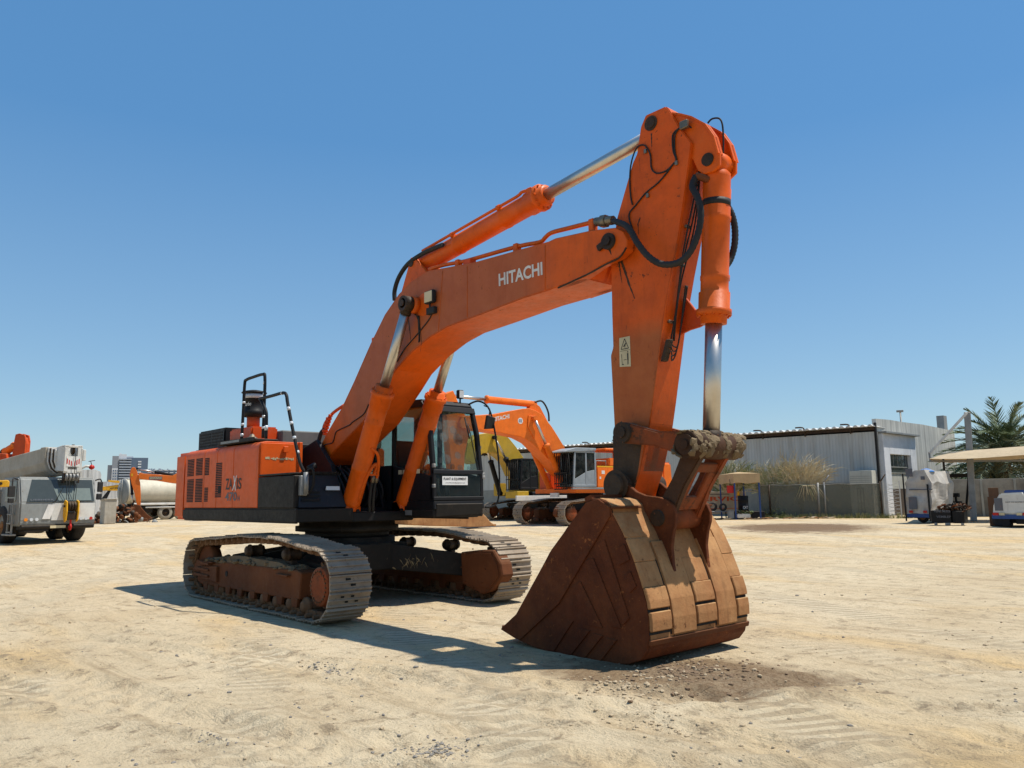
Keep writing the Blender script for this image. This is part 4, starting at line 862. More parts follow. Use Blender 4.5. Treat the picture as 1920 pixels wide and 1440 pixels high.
def zslice(z0, z1):
    seg = [p for p in OUT[9:19]]; out = []
    def at(z):
        for a, b in zip(seg, seg[1:]):
            if (a[1]-z)*(b[1]-z) <= 0: t = (z-a[1])/(b[1]-a[1]+1e-9); return (a[0]+(b[0]-a[0])*t, z)
        return seg[-1] if z > seg[-1][1] else seg[0]
    return [at(z0)]+[p for p in seg if z0+.02 < p[1] < z1-.02]+[at(z1)]
bw = MB(); bw.strip(zslice(.27, 1.50), -HB+.02, HB-.02, -.008); bw.build('back_plate', 'dusty_steel', BUCKET)
def wear(z0, z1, y0, y1, t, bev):
    b_ = MB(); b_.strip(zslice(z0, z1), y0, y1, t, bev); b_.build('back_wear_plate', 'dusty_steel', BUCKET)
for y0, y1 in ((-.505, -.125), (.262, .605)): wear(.29, 1.16, y0, y1, -.034, .004)
for y0, y1 in ((-.845, -.53), (-.10, .237), (.63, .845)):
    wear(.345, .52, y0, y1, -.040, .008); wear(.55, .74, y0, y1, -.040, .008); wear(.745, .98, y0, y1, -.016, .003)
wear(.985, 1.20, -.845, -.53, -.020, .003); wear(.985, 1.25, .63, .845, -.020, .003); wear(1.22, 1.46, -.845, -.50, -.014, .003)
for y in (-.516, -.113, .249, .618):
    gv_ = MB(); gv_.strip(zslice(.29, 1.0), y-.010, y+.010, -.0095); gv_.build('groove', 'dark', BUCKET)
for y0, y1 in ((-.845, -.53), (-.10, .237), (.63, .845)):
    for z in (.535, .325): gv_ = MB(); gv_.strip(zslice(z-.012, z+.012), y0, y1, -.0095); gv_.build('groove', 'dark', BUCKET)
cb_ = MB(); cb_.strip(zslice(.22, .27), -HB, HB, -.03, .004); cb_.build('wrapper_edge', 'rust', BUCKET)
for a_, b_ in ((-HB, -.42), (.42, HB)):
    cb_ = MB(); cb_.box(6.58, 6.72, a_, b_, 1.505, 1.53, .005); cb_.build('top_edge_bar', 'rust', BUCKET)
tpz = MB(); tpz.strip([(6.70, 1.40), OUT[-4], OUT[-3], OUT[-2], OUT[-1]], -HB+.02, HB-.02, -.006); tpz.build('top_plate', 'dusty_steel', BUCKET)
EAR = [(6.183,1.74),(6.193,1.799),(6.241,1.827),(6.31,1.825),(6.385,1.806),(6.473,1.746),(6.573,1.676),(6.694,1.635),(6.869,1.616),(6.977,1.588),(7.042,1.534),(7.077,1.453),(7.072,1.356),(7.034,1.248),(7.007,1.113),(7.017,0.927),(7.037,0.801),(7.004,0.804),(6.956,0.897),(6.867,1.027),(6.813,1.188),(6.729,1.323),(6.574,1.377),(6.429,1.432),(6.281,1.489),(6.208,1.605)]
for y in (-.33, .27):
    e = MB(); e.py(EAR, y, y+.05, .006); e.build('bucket_ear', 'rust_side', BUCKET)
e = MB(); e.cyl((LK[0], -.36, LK[2]), (LK[0], .36, LK[2]), .085, seg=26); e.cyl((BP[0], -.40, BP[2]), (BP[0], .40, BP[2]), .12, seg=28); e.cyl((BP[0], -.355, BP[2]), (BP[0], -.335, BP[2]), .17, seg=28)
e.build('bucket_pin', 'grease', BUCKET)
for k in range(5):
    y = -.78+k*.39; tt = MB(); tt.extr([(5.22, y-.06, .16), (5.22, y+.06, .16), (5.22, y+.06, .29), (5.22, y-.06, .29)], [(4.93, y-.045, .12), (4.93, y+.045, .12), (4.93, y+.045, .145), (4.93, y-.045, .145)], .006); tt.build('tooth', 'rust_side', BUCKET)

# dark grease runs below the pins
def streak(pts, w0, y, mat, parent, seed):
    rr = random.Random(seed); mb = MB(); n = 14; L = []; Rr_ = []
    P = [Vector(p) for p in pts]
    for i in range(n+1):
        f = i/n*(len(P)-1); k = min(int(f), len(P)-2); p = P[k].lerp(P[k+1], f-k); d = (P[k+1]-P[k]).normalized(); q = Vector((-d.y, d.x)); w = w0*(1-.75*i/n)*rr.uniform(.55, 1.2)
        L.append(p+q*w); Rr_.append(p-q*w*rr.uniform(.6, 1.1))
    mb.add([(v.x, y, v.y) for v in L+Rr_], [(i, i+1, n+1+i+1, n+1+i) for i in range(n)]); mb.build('grease_streak', mat, parent)
for i, (pts, w0) in enumerate([([(6.371,4.305),(6.428,4.154),(6.484,3.986),(6.553,3.818)],0.022),([(6.339,4.3),(6.357,4.157),(6.376,4.04)],0.014),([(6.67,4.73),(6.637,4.665),(6.639,4.539)],0.012),([(6.873,5.66),(6.873,5.501)],0.012)]):
    streak(pts, w0, -.2125, 'grease', ARM, i)
for i, (pts, w0) in enumerate([([(6.332,4.423),(6.361,4.341)],0.02),([(2.586,4.26),(2.643,3.928),(2.617,3.772)],0.01),([(2.293,4.354),(2.367,3.972)],0.016)]):
    streak(pts, w0, -.3632 if i == 0 else -.3522, 'grease', BOOM, 20+i)
ws_ = MB(); ws_.tube([(frontx(z)+.002, -.21, z) for z in (2.4, 2.9, 3.4, 3.9, 4.3)], .008, 6); ws_.build('weld_seam', 'stick_paint', ARM)
# dry weeds caught on the cross member
wd = MB(); rr = random.Random(17); wc = (1.114,0.85,0.626)
for k in range(150):
    p = Vector((wc[0]+rr.gauss(0, .10), wc[1]+rr.gauss(0, .26), wc[2]-.12+rr.random()*.1)); a = rr.uniform(-1.2, 1.2); L_ = rr.uniform(.05, .2); d = Vector((rr.uniform(-.3, .5), math.sin(a), math.cos(a)*.9)).normalized(); q = d.cross(Vector((1, 0, .2))).normalized()*.0022
    wd.add([p-q, p+q, p+d*L_*.6+q+Vector((0, 0, .02)), p+d*L_], [(0, 1, 2, 3)])
MT['weed'] = simple('dry_weed_stalk', (.26, .20, .10), .9)
wo_ = wd.build('dry_weeds', 'weed'); tag(wo_, 'tangle of dry weeds caught on the cross member between the big tracks', 'weeds', kind='stuff')

# ================================================================== BACKGROUND MACHINES
MAIN_TRACKS = [o for o in EX.children if o.name.startswith('track') and 'chain' not in o.name]
def give_tracks(root, s, dx=0., sy=None):
    for t in MAIN_TRACKS:
        c = copy_tree(t, root); c.scale = (s, sy or s, s); c.location = (dx, 0, 0)
def base_machine(root, s, w, mat, cwx=-3.6):
    give_tracks(root, s)
    m = MB(); m.cyl((0, 0, .6*s), (0, 0, 1.3*s), .8*s, seg=28); m.box(-1.1*s, 1.1*s, -1.2*s, 1.2*s, .5*s, .95*s, .03); m.build('center_frame', 'black_dusty', root)
    m = MB(); m.box(cwx*s, 1.7*s, -w, w, 1.32*s, 1.52*s, .03); m.build('deck_frame', mat, root)
def bcyl(root, name, p0, p1, split, rb, rr_, mat):
    p0, p1 = Vector(p0), Vector(p1); d = (p1-p0); m = MB()
    m.lathe([(rb*.6, 0), (rb, .1), (rb, d.length*split-.15), (rb*1.2, d.length*split-.14), (rb*1.2, d.length*split-.05), (rb*.8, d.length*split)], p0, d, 16)
    m.cyl(p0-Vector((0, .12, 0)), p0+Vector((0, .12, 0)), rb*.9, seg=14); b = m.build(name, mat, root)
    m = MB(); m.cyl(p0+d*split*.95, p1, rr_, seg=14); m.build('rod', 'chrome', b)
    m = MB(); m.cyl(p1-Vector((0, .12, 0)), p1+Vector((0, .12, 0)), rr_*1.6, seg=14); m.build('rod_eye', mat, b); return b
def guard_bars(root, x, y0, y1, z0, z1, n, name='guard_bar_panel', tilt=0.):
    m = MB()
    for k in range(n):
        y = y0+(y1-y0)*k/(n-1); m.tube([(x, y, z0), (x+tilt, y, z1)], .022, 6)
    for z in (z0, (z0*.65+z1*.35), z1): m.bar((x+tilt*(z-z0)/(z1-z0), y0-.03, z), (x+tilt*(z-z0)/(z1-z0), y1+.03, z), .06, .05)
    return m.build(name, 'dark', root)
def closed_cab(root, x0, x1, y0, y1, z0, z1, mat, gl='dark_glass'):
    m = MB(); t = .07
    m.box(x0, x1, y0, y1, z0, z0+.12, .01); m.py([(x0, z1-.1), (x1-.15, z1-.1), (x1-.2, z1), (x0+.05, z1)], y0, y1, .02)
    for y in (y0, y1-t):
        for a in (x0, (x0+x1)/2-.15, x1-.1): m.py([(a, z0+.1), (a+.1, z0+.1), (a+.1-(.12 if a > x1-.2 else 0), z1-.08), (a-(.12 if a > x1-.2 else 0), z1-.08)], y, y+t, .01)
        m.py([(x0, z0+.1), (x1-.05, z0+.1), (x1-.05, z0+.35), (x0+.6, z0+.75), (x0, z0+.85)], y, y+t*.8, .01)
    m.box(x0, x0+.05, y0, y1, z0+.1, z0+.8); o = m.build('cab', mat, root)
    m = MB(); m.box(x0+.05, x1-.1, y0+.02, y0+.03, z0+.3, z1-.08); m.build('side_window', gl, o)
    m = MB(); m.box(x0+.05, x1-.1, y1-.03, y1-.02, z0+.3, z1-.08); m.build('side_window', gl, o)
    m = MB(); m.extr([(x1-.05, y0+.05, z0+.12), (x1-.045, y0+.05, z0+.12), (x1-.175, y0+.05, z1-.1), (x1-.18, y0+.05, z1-.1)], [(x1-.05, y1-.05, z0+.12), (x1-.045, y1-.05, z0+.12), (x1-.175, y1-.05, z1-.1), (x1-.18, y1-.05, z1-.1)]); m.build('windscreen', gl, o)
    m = MB(); m.box(x0+.4, x0+.9, (y0+y1)/2-.25, (y0+y1)/2+.25, z0+.4, z0+.55, .04); m.box(x0+.3, x0+.42, (y0+y1)/2-.25, (y0+y1)/2+.25, z0+.5, z1-.45, .04); m.build('seat', 'rubber', o)
    return o
XA = thing('excavator', 'bright orange excavator with a barred grey cab and round 02 sticker on its boom', 'excavator', (-15.924,22.964,0.3), 4.608423512863049, 'excavators parked in the yard')
base_machine(XA, 1.16, 1.62, 'orange_far')
ab = MB(); BA = [(7.792,4.767),(7.676,5.066),(6.712,5.164),(5.839,5.259),(4.907,5.461),(4.187,5.604),(3.819,5.633),(3.461,5.566),(3.048,5.404),(2.413,4.8),(2.084,4.389),(1.62,3.792),(1.161,2.924),(1.348,2.444),(1.763,2.362),(2.197,2.673),(2.654,3.163),(3.217,3.606),(3.721,3.993),(4.336,4.23),(5.543,4.39),(6.717,4.479),(7.678,4.504)]
ab.py(BA, -.42, .42, .02); AB_ = ab.build('boom', 'orange_far', XA)
t = MB(); HA = [(5.971,4.874),(4.983,5.098)]
text_mesh(t, 'HITACHI', (HA[0][0], .425, HA[0][1]), (HA[1][0]-HA[0][0], 0, HA[1][1]-HA[0][1]), (0, 0, 1), .21, .03, width=abs(HA[1][0]-HA[0][0])); t.build('maker_lettering', 'white_mark', AB_)
SA = (4.352,5.0)
t = MB(); t.cyl((SA[0], .421, SA[1]), (SA[0], .425, SA[1]), .15, seg=24); s_ = t.build('round_sticker', 'white_mark', AB_)
t = MB(); text_mesh(t, '02', (SA[0]+.10, .428, SA[1]-.075), (-1, 0, 0), (0, 0, 1), .15, .03, width=.19); t.build('sticker_number', 'blue', s_)
PA = [(3.64,5.149),(1.793,1.731),(3.794,3.903),(2.567,1.733),(8.439,5.881),(4.014,5.856),(6.557,6.003)]
for y in (.6, -.6): bcyl(XA, 'boom_cylinder', (PA[1][0], y, PA[1][1]), (PA[0][0], y, PA[0][1]), .64, .155, .07, 'orange_far')
m = MB(); m.cyl((PA[0][0], -.7, PA[0][1]), (PA[0][0], .7, PA[0][1]), .11, seg=16); m.py([(PA[0][0]-.25, PA[0][1]+.1), (PA[0][0]+.25, PA[0][1]+.15), (PA[0][0]+.3, PA[0][1]-.4), (PA[0][0]-.1, PA[0][1]-1.0)], .42, .47, .01); m.build('boom_pin', 'orange_far', XA)
CA_ = [(3.232,5.912),(6.246,6.09),(8.016,6.025)]
bcyl(XA, 'stick_cylinder', (CA_[0][0], 0, CA_[0][1]), (CA_[2][0], 0, CA_[2][1]), .60, .17, .08, 'orange_far')
m = MB(); q = CA_[0]; m.py([(q[0]+.2, q[1]+.15), (q[0]-.3, q[1]-.1), (q[0]-.9, q[1]-1.), (q[0]+.5, q[1]-.6)], -.15, .15, .02); m.build('cylinder_bracket', 'orange_far', XA)
hs = MB(); HS = [(3.23,5.992),(2.827,6.096),(2.561,5.897),(2.367,5.505),(2.342,5.104)]; hs.tube([(a, .1, b) for a, b in HS], .045, 8, 5); hs.build('boom_hose', 'rubber', XA)
AA = [(8.424,6.068),(8.026,6.243),(7.568,5.333),(7.046,4.815),(7.106,4.466),(7.403,3.378),(7.585,0.967),(7.98,0.855),(8.145,2.88),(8.368,4.804)]
m = MB(); m.py(AA, -.25, .25, .02); m.build('stick', 'orange_far', XA)
BK_ = [(8.251,1.213),(7.804,1.113),(6.836,0.669),(6.605,0.52),(6.373,0.275),(6.109,0.123),(6.404,0.06),(7.414,0.067),(9.603,0.18),(10.589,0.254),(10.745,0.661),(9.605,0.955)]
m = MB(); m.py(BK_, -.75, .75, .03); bo_ = m.build('bucket', 'dusty_steel', XA)
for k in range(5):
    m = MB(); y = -.65+k*.32; m.bar((BK_[5][0]+.5, y, BK_[5][1]+.05), (BK_[5][0]-.1, y, BK_[5][1]-.02), .12, .10, .01); m.build('tooth', 'dusty_steel', bo_)
QA = [(0.639,3.591),(2.084,3.555),(2.137,1.842)]
x0_, x1_ = QA[0][0], QA[2][0]
closed_cab(XA, x0_, x1_, .55, 1.62, 1.82, QA[0][1]-.02, 'cab_grey')
m = MB(); m.py([(x0_, QA[0][1]), (x1_+.55, QA[0][1]-.12), (x1_+.5, QA[0][1]-.05), (x1_-.2, QA[0][1]+.12), (x0_, QA[0][1]+.12)], .5, 1.66, .02); m.build('cab_roof_guard', 'cab_grey', XA)
guard_bars(XA, x1_+.15, .55, 1.6, 1.85, QA[0][1]-.1, 9, tilt=.1)
guard_bars(XA, x1_+.32, .62, 1.5, 1.72, 2.5, 8)
m = MB(); m.box(-4.1, x0_-.05, -1.62, 1.62, 1.78, 2.85, .04, 2); m.box(-4.1, x0_-.9, -1.62, 1.62, 2.85, 3.25, .04, 2); m.build('engine_hood', 'orange_far', XA)
m = MB(); m.box(-3.4, x0_-.06, 1.60, 1.625, 2.78, 2.85); m.build('safety_stripe', 'yellow_bright', XA)
m = MB(); m.box(x0_-.55, x0_-.35, 1.622, 1.626, 2.45, 2.62); m.box(x0_-.3, x0_-.2, 1.622, 1.626, 2.2, 2.32); m.build('data_plate', 'white_mark', XA)
m = MB(); m.py([(-4.9, 1.6), (-4.1, 1.6), (-4.1, 3.1), (-4.8, 3.1)], -1.55, 1.55, .1, 3); m.build('counterweight', 'orange_far', XA)
m = MB(); m.tube([(x0_-.1, 1.5, 2.85), (x0_-.1, 1.5, 3.1), (x0_-.75, 1.5, 3.1), (x0_-.75, 1.5, 2.85)], .03, 8); m.build('handrail', 'steel', XA)
m = MB(); m.box(-3.0, x0_-.75, -.4, 1.5, 3.65, 3.75, .03); m.box(-2.2, -1.8, .2, .6, 3.2, 3.66); m.build('raised_hood_lid', 'orange_far', XA)
m = MB(); m.box(.2, 1.7, -1.6, -.7, 1.75, 2.6, .03); m.box(-.9, .2, -1.6, -.7, 1.75, 3.1, .03); m.build('storage_box', 'orange_red', XA)
m = MB(); m.box(-4.0, 2.2, 1.50, 1.66, 1.70, 1.78, .01); m.build('walkway', 'steel', XA)
m = MB(); m.box(2.1, 2.2, -.1, .5, 1.35, 1.55); m.build('number_plate', 'white_mark', XA)
# sticks out: the yellow machine behind it
XB = thing('excavator', 'yellow excavator with black cylinders and barred cab, behind the orange excavator stickered 02', 'excavator', (-24.123,27.507,0.3), 4.666259701964383, 'excavators parked in the yard')
base_machine(XB, 1.1, 1.6, 'black')
BB = [(5.938,3.614),(5.705,4.547),(4.848,5.08),(3.851,5.248),(3.242,5.242),(2.627,4.911),(2.091,4.41),(1.55,3.806),(0.967,2.901),(1.403,2.571),(2.371,2.661),(2.774,3.425),(3.261,3.799),(3.865,4.038),(4.661,3.954),(5.251,3.318)]
m = MB(); m.py(BB, -.4, .4, .02); m.build('boom', 'yellow', XB)
PB = [(3.891,4.918),(1.879,1.921),(4.092,4.91),(2.921,1.607)]
bcyl(XB, 'boom_cylinder', (PB[1][0], .55, PB[1][1]), (PB[0][0], .55, PB[0][1]), .6, .15, .07, 'black'); bcyl(XB, 'boom_cylinder', (PB[3][0], -.2, PB[3][1]), (PB[2][0], -.2, PB[2][1]), .6, .15, .07, 'black')
QB = [(1.638,3.589),(2.763,3.566),(2.794,1.812)]
closed_cab(XB, QB[0][0]-.3, QB[1][0], .5, 1.55, QB[2][1], QB[1][1]+.1, 'black')
guard_bars(XB, QB[1][0]+.2, .5, 1.55, QB[2][1], QB[1][1], 7)
m = MB(); m.box(QB[1][0]-.6, QB[1][0]+.3, .5, 1.6, QB[2][1]-.5, QB[2][1]-.1, .02); m.build('cab_step', 'yellow', XB)
m = MB(); m.box(-3.8, QB[0][0]-.4, -1.5, 1.5, 1.6, 2.9, .05, 2); m.build('engine_hood', 'yellow', XB)
SB = [(2.427,2.243),(1.763,1.455)]
m = MB(); m.box(min(SB[0][0], SB[1][0]), max(SB[0][0], SB[1][0]), -1.5, -1.0, SB[1][1], SB[0][1], .05, 2); m.build('storage_box', 'yellow', XB)
m = MB(); m.box(-4.2, 3.2, 1.6, 1.7, 1.15, 1.45, .02); m.build('white_rail', 'white', XB)

# small orange excavator in front of the tank truck
XC = thing('excavator', 'small orange excavator with its arm hanging down in front of the cream tank truck', 'excavator', (-46.25,16.851,0.3), 4.428825735695591, 'excavators parked in the yard')
base_machine(XC, .95, 1.4, 'orange_bright')
BC = [(6.218,3.293),(6.088,3.444),(5.844,3.369),(4.798,3.295),(3.985,3.219),(3.221,3.682),(2.487,3.375),(1.334,1.939),(1.576,1.554),(2.629,2.45),(3.533,2.645),(4.139,2.723),(4.953,2.877),(5.892,2.954),(6.171,3.03)]
m = MB(); m.py(BC, -.28, .28, .02); bo_ = m.build('boom', 'orange_bright', XC)
q = [(5.489,3.18),(4.641,2.914)]
m = MB(); m.box(min(q[0][0], q[1][0]), max(q[0][0], q[1][0]), .285, .29, q[1][1]+.02, q[0][1]-.02); ll = m.build('lettering_panel', 'grey_mark', bo_)
t = MB(); text_mesh(t, 'DOOSAN', (max(q[0][0], q[1][0])-.06, .295, q[1][1]+.07), (-1, 0, 0), (0, 0, 1), .16, .02, width=abs(q[0][0]-q[1][0])-.12); t.build('maker_lettering', 'decal', ll)
AC = [(6.715,3.67),(6.62,3.821),(6.449,3.822),(6.297,3.521),(6.174,3.107),(6.052,2.731),(5.981,1.98),(5.943,1.231),(6.003,1.045),(6.177,1.122),(6.391,1.983),(6.633,2.732),(6.764,3.295)]
m = MB(); m.py(AC, -.2, .2, .02); st2 = m.build('stick', 'orange_bright', XC)
q = [(6.666,3.369),(6.554,3.182)]
m = MB(); m.box(min(q[0][0], q[1][0]), max(q[0][0], q[1][0]), .205, .21, q[1][1], q[0][1]); m.build('warning_decal', 'yellow_bright', st2)
q = [(6.306,3.717),(3.724,3.228),(6.669,2.775),(6.544,1.65),(6.455,1.238)]
bcyl(XC, 'stick_cylinder', (q[1][0], 0, q[1][1]), (q[0][0], 0, q[0][1]), .55, .10, .05, 'black')
bcyl(XC, 'bucket_cylinder', (q[2][0], 0, q[2][1]+.3), (q[4][0], 0, q[4][1]), .65, .09, .05, 'black')
BC = [(6.388,1.238),(6.011,1.158),(5.792,0.857),(5.502,0.518),(5.109,0.212),(5.24,0.066),(5.75,0.004),(6.225,0.015),(6.409,0.314),(6.403,0.868)]
m = MB(); m.py(BC, -.5, .5, .03); m.build('bucket', 'rust', XC)
m = MB(); q = [(6.4,1.499),(6.001,1.044),(6.544,0.978)]; m.bar((q[0][0], -.1, q[0][1]), (q[2][0], -.1, q[2][1]), .1, .15); m.bar((q[1][0], .1, q[1][1]), (q[2][0], .1, q[2][1]), .1, .15); m.build('bucket_link', 'link', XC)
closed_cab(XC, -.2, 1.5, .4, 1.35, 1.5, 2.9, 'orange_bright'); m = MB(); m.box(-3.3, -.3, -1.35, 1.35, 1.45, 2.3, .05, 2); m.build('engine_hood', 'orange_bright', XC)
for nm, pts in (('boom_cylinder', ((1.5, .45, 1.4), (2.6, .45, 3.2))), ('boom_cylinder', ((1.5, -.45, 1.4), (2.6, -.45, 3.2)))): bcyl(XC, nm, pts[0], pts[1], .6, .11, .05, 'orange_bright')

# excavator behind the mobile crane
XD = thing('excavator', 'faded red-orange excavator behind the mobile crane, only its boom and stick in view', 'excavator', (-31.552,-1.174,0.3), 6.987909782321279, 'excavators parked in the yard')
base_machine(XD, 1.05, 1.5, 'orange_red')
m = MB(); q = [(0.027,2.452),(0.489,3.376),(1.081,3.463),(1.339,3.63),(1.912,3.594),(1.987,3.348),(1.593,3.208),(1.086,2.802),(0.471,2.08)]; m.py(q, -.35, .35, .02); m.build('boom', 'orange_red', XD)
q = [(2.098,4.127),(2.151,4.47),(2.336,4.515),(2.613,4.435),(2.689,4.163),(2.679,3.625),(2.725,2.41),(2.6,1.329),(2.44,1.33),(2.134,2.419),(2.052,3.393)]; m = MB(); m.py(q, -.16, -.08, .01); m.py([(a, b) for a, b in q], .08, .16, .01); m.py([(a, b-.12) for a, b in q], -.08, .08, .01); m.build('stick', 'orange_red', XD)
q = [(1.626,3.727),(2.32,4.102)]; bcyl(XD, 'stick_cylinder', (q[0][0], 0, q[0][1]), (q[1][0], 0, q[1][1]), .7, .17, .09, 'orange_far')
q = [(1.391,3.343),(1.36,3.684),(1.51,3.827),(1.672,3.824)]; m = MB(); m.tube([(a, 0, b) for a, b in q], .06, 8, 4); m.build('boom_hose', 'rubber', XD)
m = MB(); m.box(-3.6, 1.2, -1.4, 1.4, 1.6, 2.5, .05, 2); m.build('engine_hood', 'orange_red', XD)

# yellow machine behind the scrap heap
XH = thing('excavator', 'bright yellow excavator with boom reaching left behind the scrap heap', 'excavator', (-69.752,19.508,0.3), 4.46970335992201, 'excavators parked in the yard')
base_machine(XH, .8, 1.2, 'black')
q = [(5.19,2.856),(4.514,2.954),(3.832,3.054),(2.424,2.741),(2.398,2.228),(3.802,2.494),(5.17,2.503)]; m = MB(); m.py(q, -.2, .2, .02); bo_ = m.build('boom', 'yellow_bright', XH)
q = [(4.449,2.599),(3.727,2.798)]; t = MB(); text_mesh(t, 'HYUNDAI', (q[0][0], .215, q[0][1]), (-1, 0, .07), (0, 0, 1), .17, .03, width=1.1); t.build('maker_lettering', 'black_mark', bo_)
q = [(5.722,3.514),(5.361,3.514),(5.288,3.009),(5.13,2.604),(5.444,1.751),(5.596,1.252),(5.776,1.254),(5.652,2.255)]; m = MB(); m.py(q, -.15, .15, .02); m.build('stick', 'yellow_bright', XH)
q = [(4.637,3.51),(3.299,3.407),(3.335,3.203),(4.075,3.256),(4.628,3.358)]; m = MB(); m.py(q, -.3, .3, .01); m.build('blade_guard', 'yellow_bright', XH)
q = [(5.213,1.597),(4.629,2.496),(4.356,2.495),(4.756,1.491)]; m = MB(); m.py(q, -.3, .3, .01); m.build('cab_side', 'black', XH)
m = MB(); m.box(-2.6, 1.3, -1.1, 1.1, 1.2, 2.0, .05); m.build('engine_hood', 'yellow_bright', XH)

# yellow jib tip at the picture's left edge
q = [(-0.459,2.117),(0.608,2.187),(0.671,2.135),(0.668,1.961),(-0.447,1.947)]
JB = thing('telehandler', 'yellow boom end of a machine beside the mobile crane at the left edge', 'telehandler', (-18.617,-2.542,0.229), 1.412378157688556)
m = MB(); m.py(q, -.15, .15, .02); m.build('boom', 'yellow_bright', JB)
q2 = q[1]; m = MB(); m.cyl((q2[0]-.18, -.17, q2[1]-.12), (q2[0]-.18, .17, q2[1]-.12), .05); m.build('pin', 'grease', JB)
m = MB(); m.box(-2.6, -.7, -.9, .9, .5, 1.9, .06); m.build('chassis', 'yellow_bright', JB)
for x in (-2.2, -1.0):
    for y in (-.95, .75):
        m = MB(); m.lathe([(.15, 0), (.45, .01), (.5, .06), (.5, .2), (.45, .25), (.15, .25)], (x, y, .5), (0, 1, 0), 24); m.build('wheel', 'tyre', JB)

# ------------------------------------------------------------------ mobile crane
def wheel(parent, c, r, w, rim='dusty_steel', tmat='tyre'):
    m = MB(); x, y, z = c
    m.lathe([(r*.55, 0), (r*.9, .0), (r, w*.15), (r*.985, w*.3), (r, w*.34), (r*.985, w*.5), (r, w*.66), (r, w*.85), (r*.9, w), (r*.55, w)], (x, y-w/2, z), (0, 1, 0), 32, caps=False)
    o = m.build('wheel', tmat, parent)
    m = MB(); m.lathe([(.02, w*.15), (r*.2, w*.12), (r*.22, w*.3), (r*.45, w*.35), (r*.56, w*.1), (r*.58, w*.9), (r*.45, w*.65), (r*.22, w*.7), (r*.2, w*.88), (.02, w*.85)], (x, y-w/2, z), (0, 1, 0), 24); m.build('rim', rim, o)
    return o
CR = thing('mobile_crane', 'dirty white mobile crane with its telescopic boom laid forward over the cab', 'mobile crane', (-19.704,-0.123,0.253), 6.4190231888433384)
K = [(-1.121,2.157),(1.153,2.253),(-1.072,1.43),(1.198,1.518),(-1.114,0.601),(1.239,0.825),(-0.824,2.196),(-0.075,2.259),(0.964,2.309),(-0.959,1.465),(-0.201,1.512)]
# K is (v,z); lateral v: left of the truck positive
ch = MB(); ch.box(-11, -.35, -.55, .55, .75, 1.25, .03); ch.box(-11, -1.9, -1.35, 1.3, 1.25, 1.45, .02); ch.box(-11, -2.4, -1.4, -1.0, .95, 1.35, .02); ch.build('chassis', 'black_dusty', CR)
bd = MB(); zw0, zw1 = 1.42, 2.25; yl, yr = 1.25, -1.28
bd.py([(-1.9, .62), (.02, .62), (.06, .78), (.05, zw0), (-.22, zw1), (-.30, zw1+.06), (-1.8, zw1+.06), (-1.9, zw1-.1)], yr+.02, yl-.02, .05, 3)
cabk = bd.build('cab', 'crane_grey', CR)
wp = MB(); wp.py([(.068, .80), (.072, .80), (.062, zw0-.03), (.058, zw0-.03)], -.25, yl-.06, .001); wp.py([(-1.7, .7), (-.1, .7), (-.1, .8), (-1.7, .8)], yl-.03, yl-.008); wp.build('white_lit_front_panel', 'white', cabk)  # white half against the grey cab paints lit and shaded parts of the front
def xs_(z): return .058-(z-zw0)*.27/(zw1-zw0)
g = MB(); g.extr([(xs_(zw0)+.0, yr+.22, zw0+.02), (xs_(zw0)+.012, yr+.22, zw0+.02), (xs_(zw1)+.012, yr+.42, zw1-.03), (xs_(zw1), yr+.42, zw1-.03)], [(xs_(zw0), yl-.1, zw0+.02), (xs_(zw0)+.012, yl-.1, zw0+.02), (xs_(zw1)+.012, yl-.12, zw1-.03), (xs_(zw1), yl-.12, zw1-.03)]); g.build('windscreen', MT.setdefault('screen', simple('screen_glass', (.055, .065, .062), .12)), cabk)
g = MB(); g.box(-1.4, -.35, yr+.005, yr+.02, zw0+.05, zw1-.1); g.build('side_window', MT['screen'], cabk)
g = MB(); g.box(-1.4, -.35, yl-.02, yl-.005, zw0+.05, zw1-.1); g.build('side_window', MT['screen'], cabk)
t = MB(); text_mesh(t, 'LIEBHERR', (xs_(zw0)+.03, -.95, zw0+.07), (0, 1, 0), (-.3, 0, 1), .055, .02, width=.75); t.build('maker_lettering', 'grey_mark', cabk)
t = MB(); t.extr([(.075, -.55, .85), (.08, -.55, .85), (.08, -.38, 1.35), (.075, -.38, 1.35)], [(.075, -.30, .85), (.08, -.30, .85), (.08, -.13, 1.35), (.075, -.13, 1.35)]); t.build('front_mark', 'white_mark', cabk)
bmp = MB(); bmp.py([(-.4, .48), (.06, .50), (.10, .60), (.05, .66), (-.4, .66)], yr+.1, yl-.05, .02); bmp.box(-.5, .05, yr+.2, -.3, .42, .50, .01); bmp.build('bumper', 'black_dusty', CR)
for y in (-1.05, -.88, -.71, .73, .9, 1.07):
    l_ = MB(); l_.cyl((.05, y, .84), (.085, y, .84), .055, seg=16); l_.build('headlight', 'amber' if y == -1.05 else ('red' if y == 1.07 else 'lamp_glass'), cabk)
for x in (-1.55, -3.2, -7.2, -8.9):
    for s in (-1, 1): wheel(CR, (x, s*1.12, .66), .66, .42)
fn = MB(); fn.box(-2.3, -1.9, -1.36, -.8, .8, 1.9, .02); fn.box(-6, -1.95, yr-.02, -.9, 1.40, 1.50, .02); fn.box(-5.5, -2.0, yr, -.6, 1.5, 2.1, .03); fn.build('fender', 'crane_boom', CR)
mi = MB(); mi.tube([(-.2, yr, 2.2), (-.1, yr-.18, 2.25), (-.05, yr-.22, 2.1), (-.05, yr-.22, 1.75)], .025, 6, 3); mi.box(-.12, -.02, yr-.34, yr-.12, 1.62, 2.0, .02); mi.box(-.12, -.02, yr-.32, yr-.14, 1.42, 1.58, .02); mi.build('wing_mirror', 'rubber', CR)
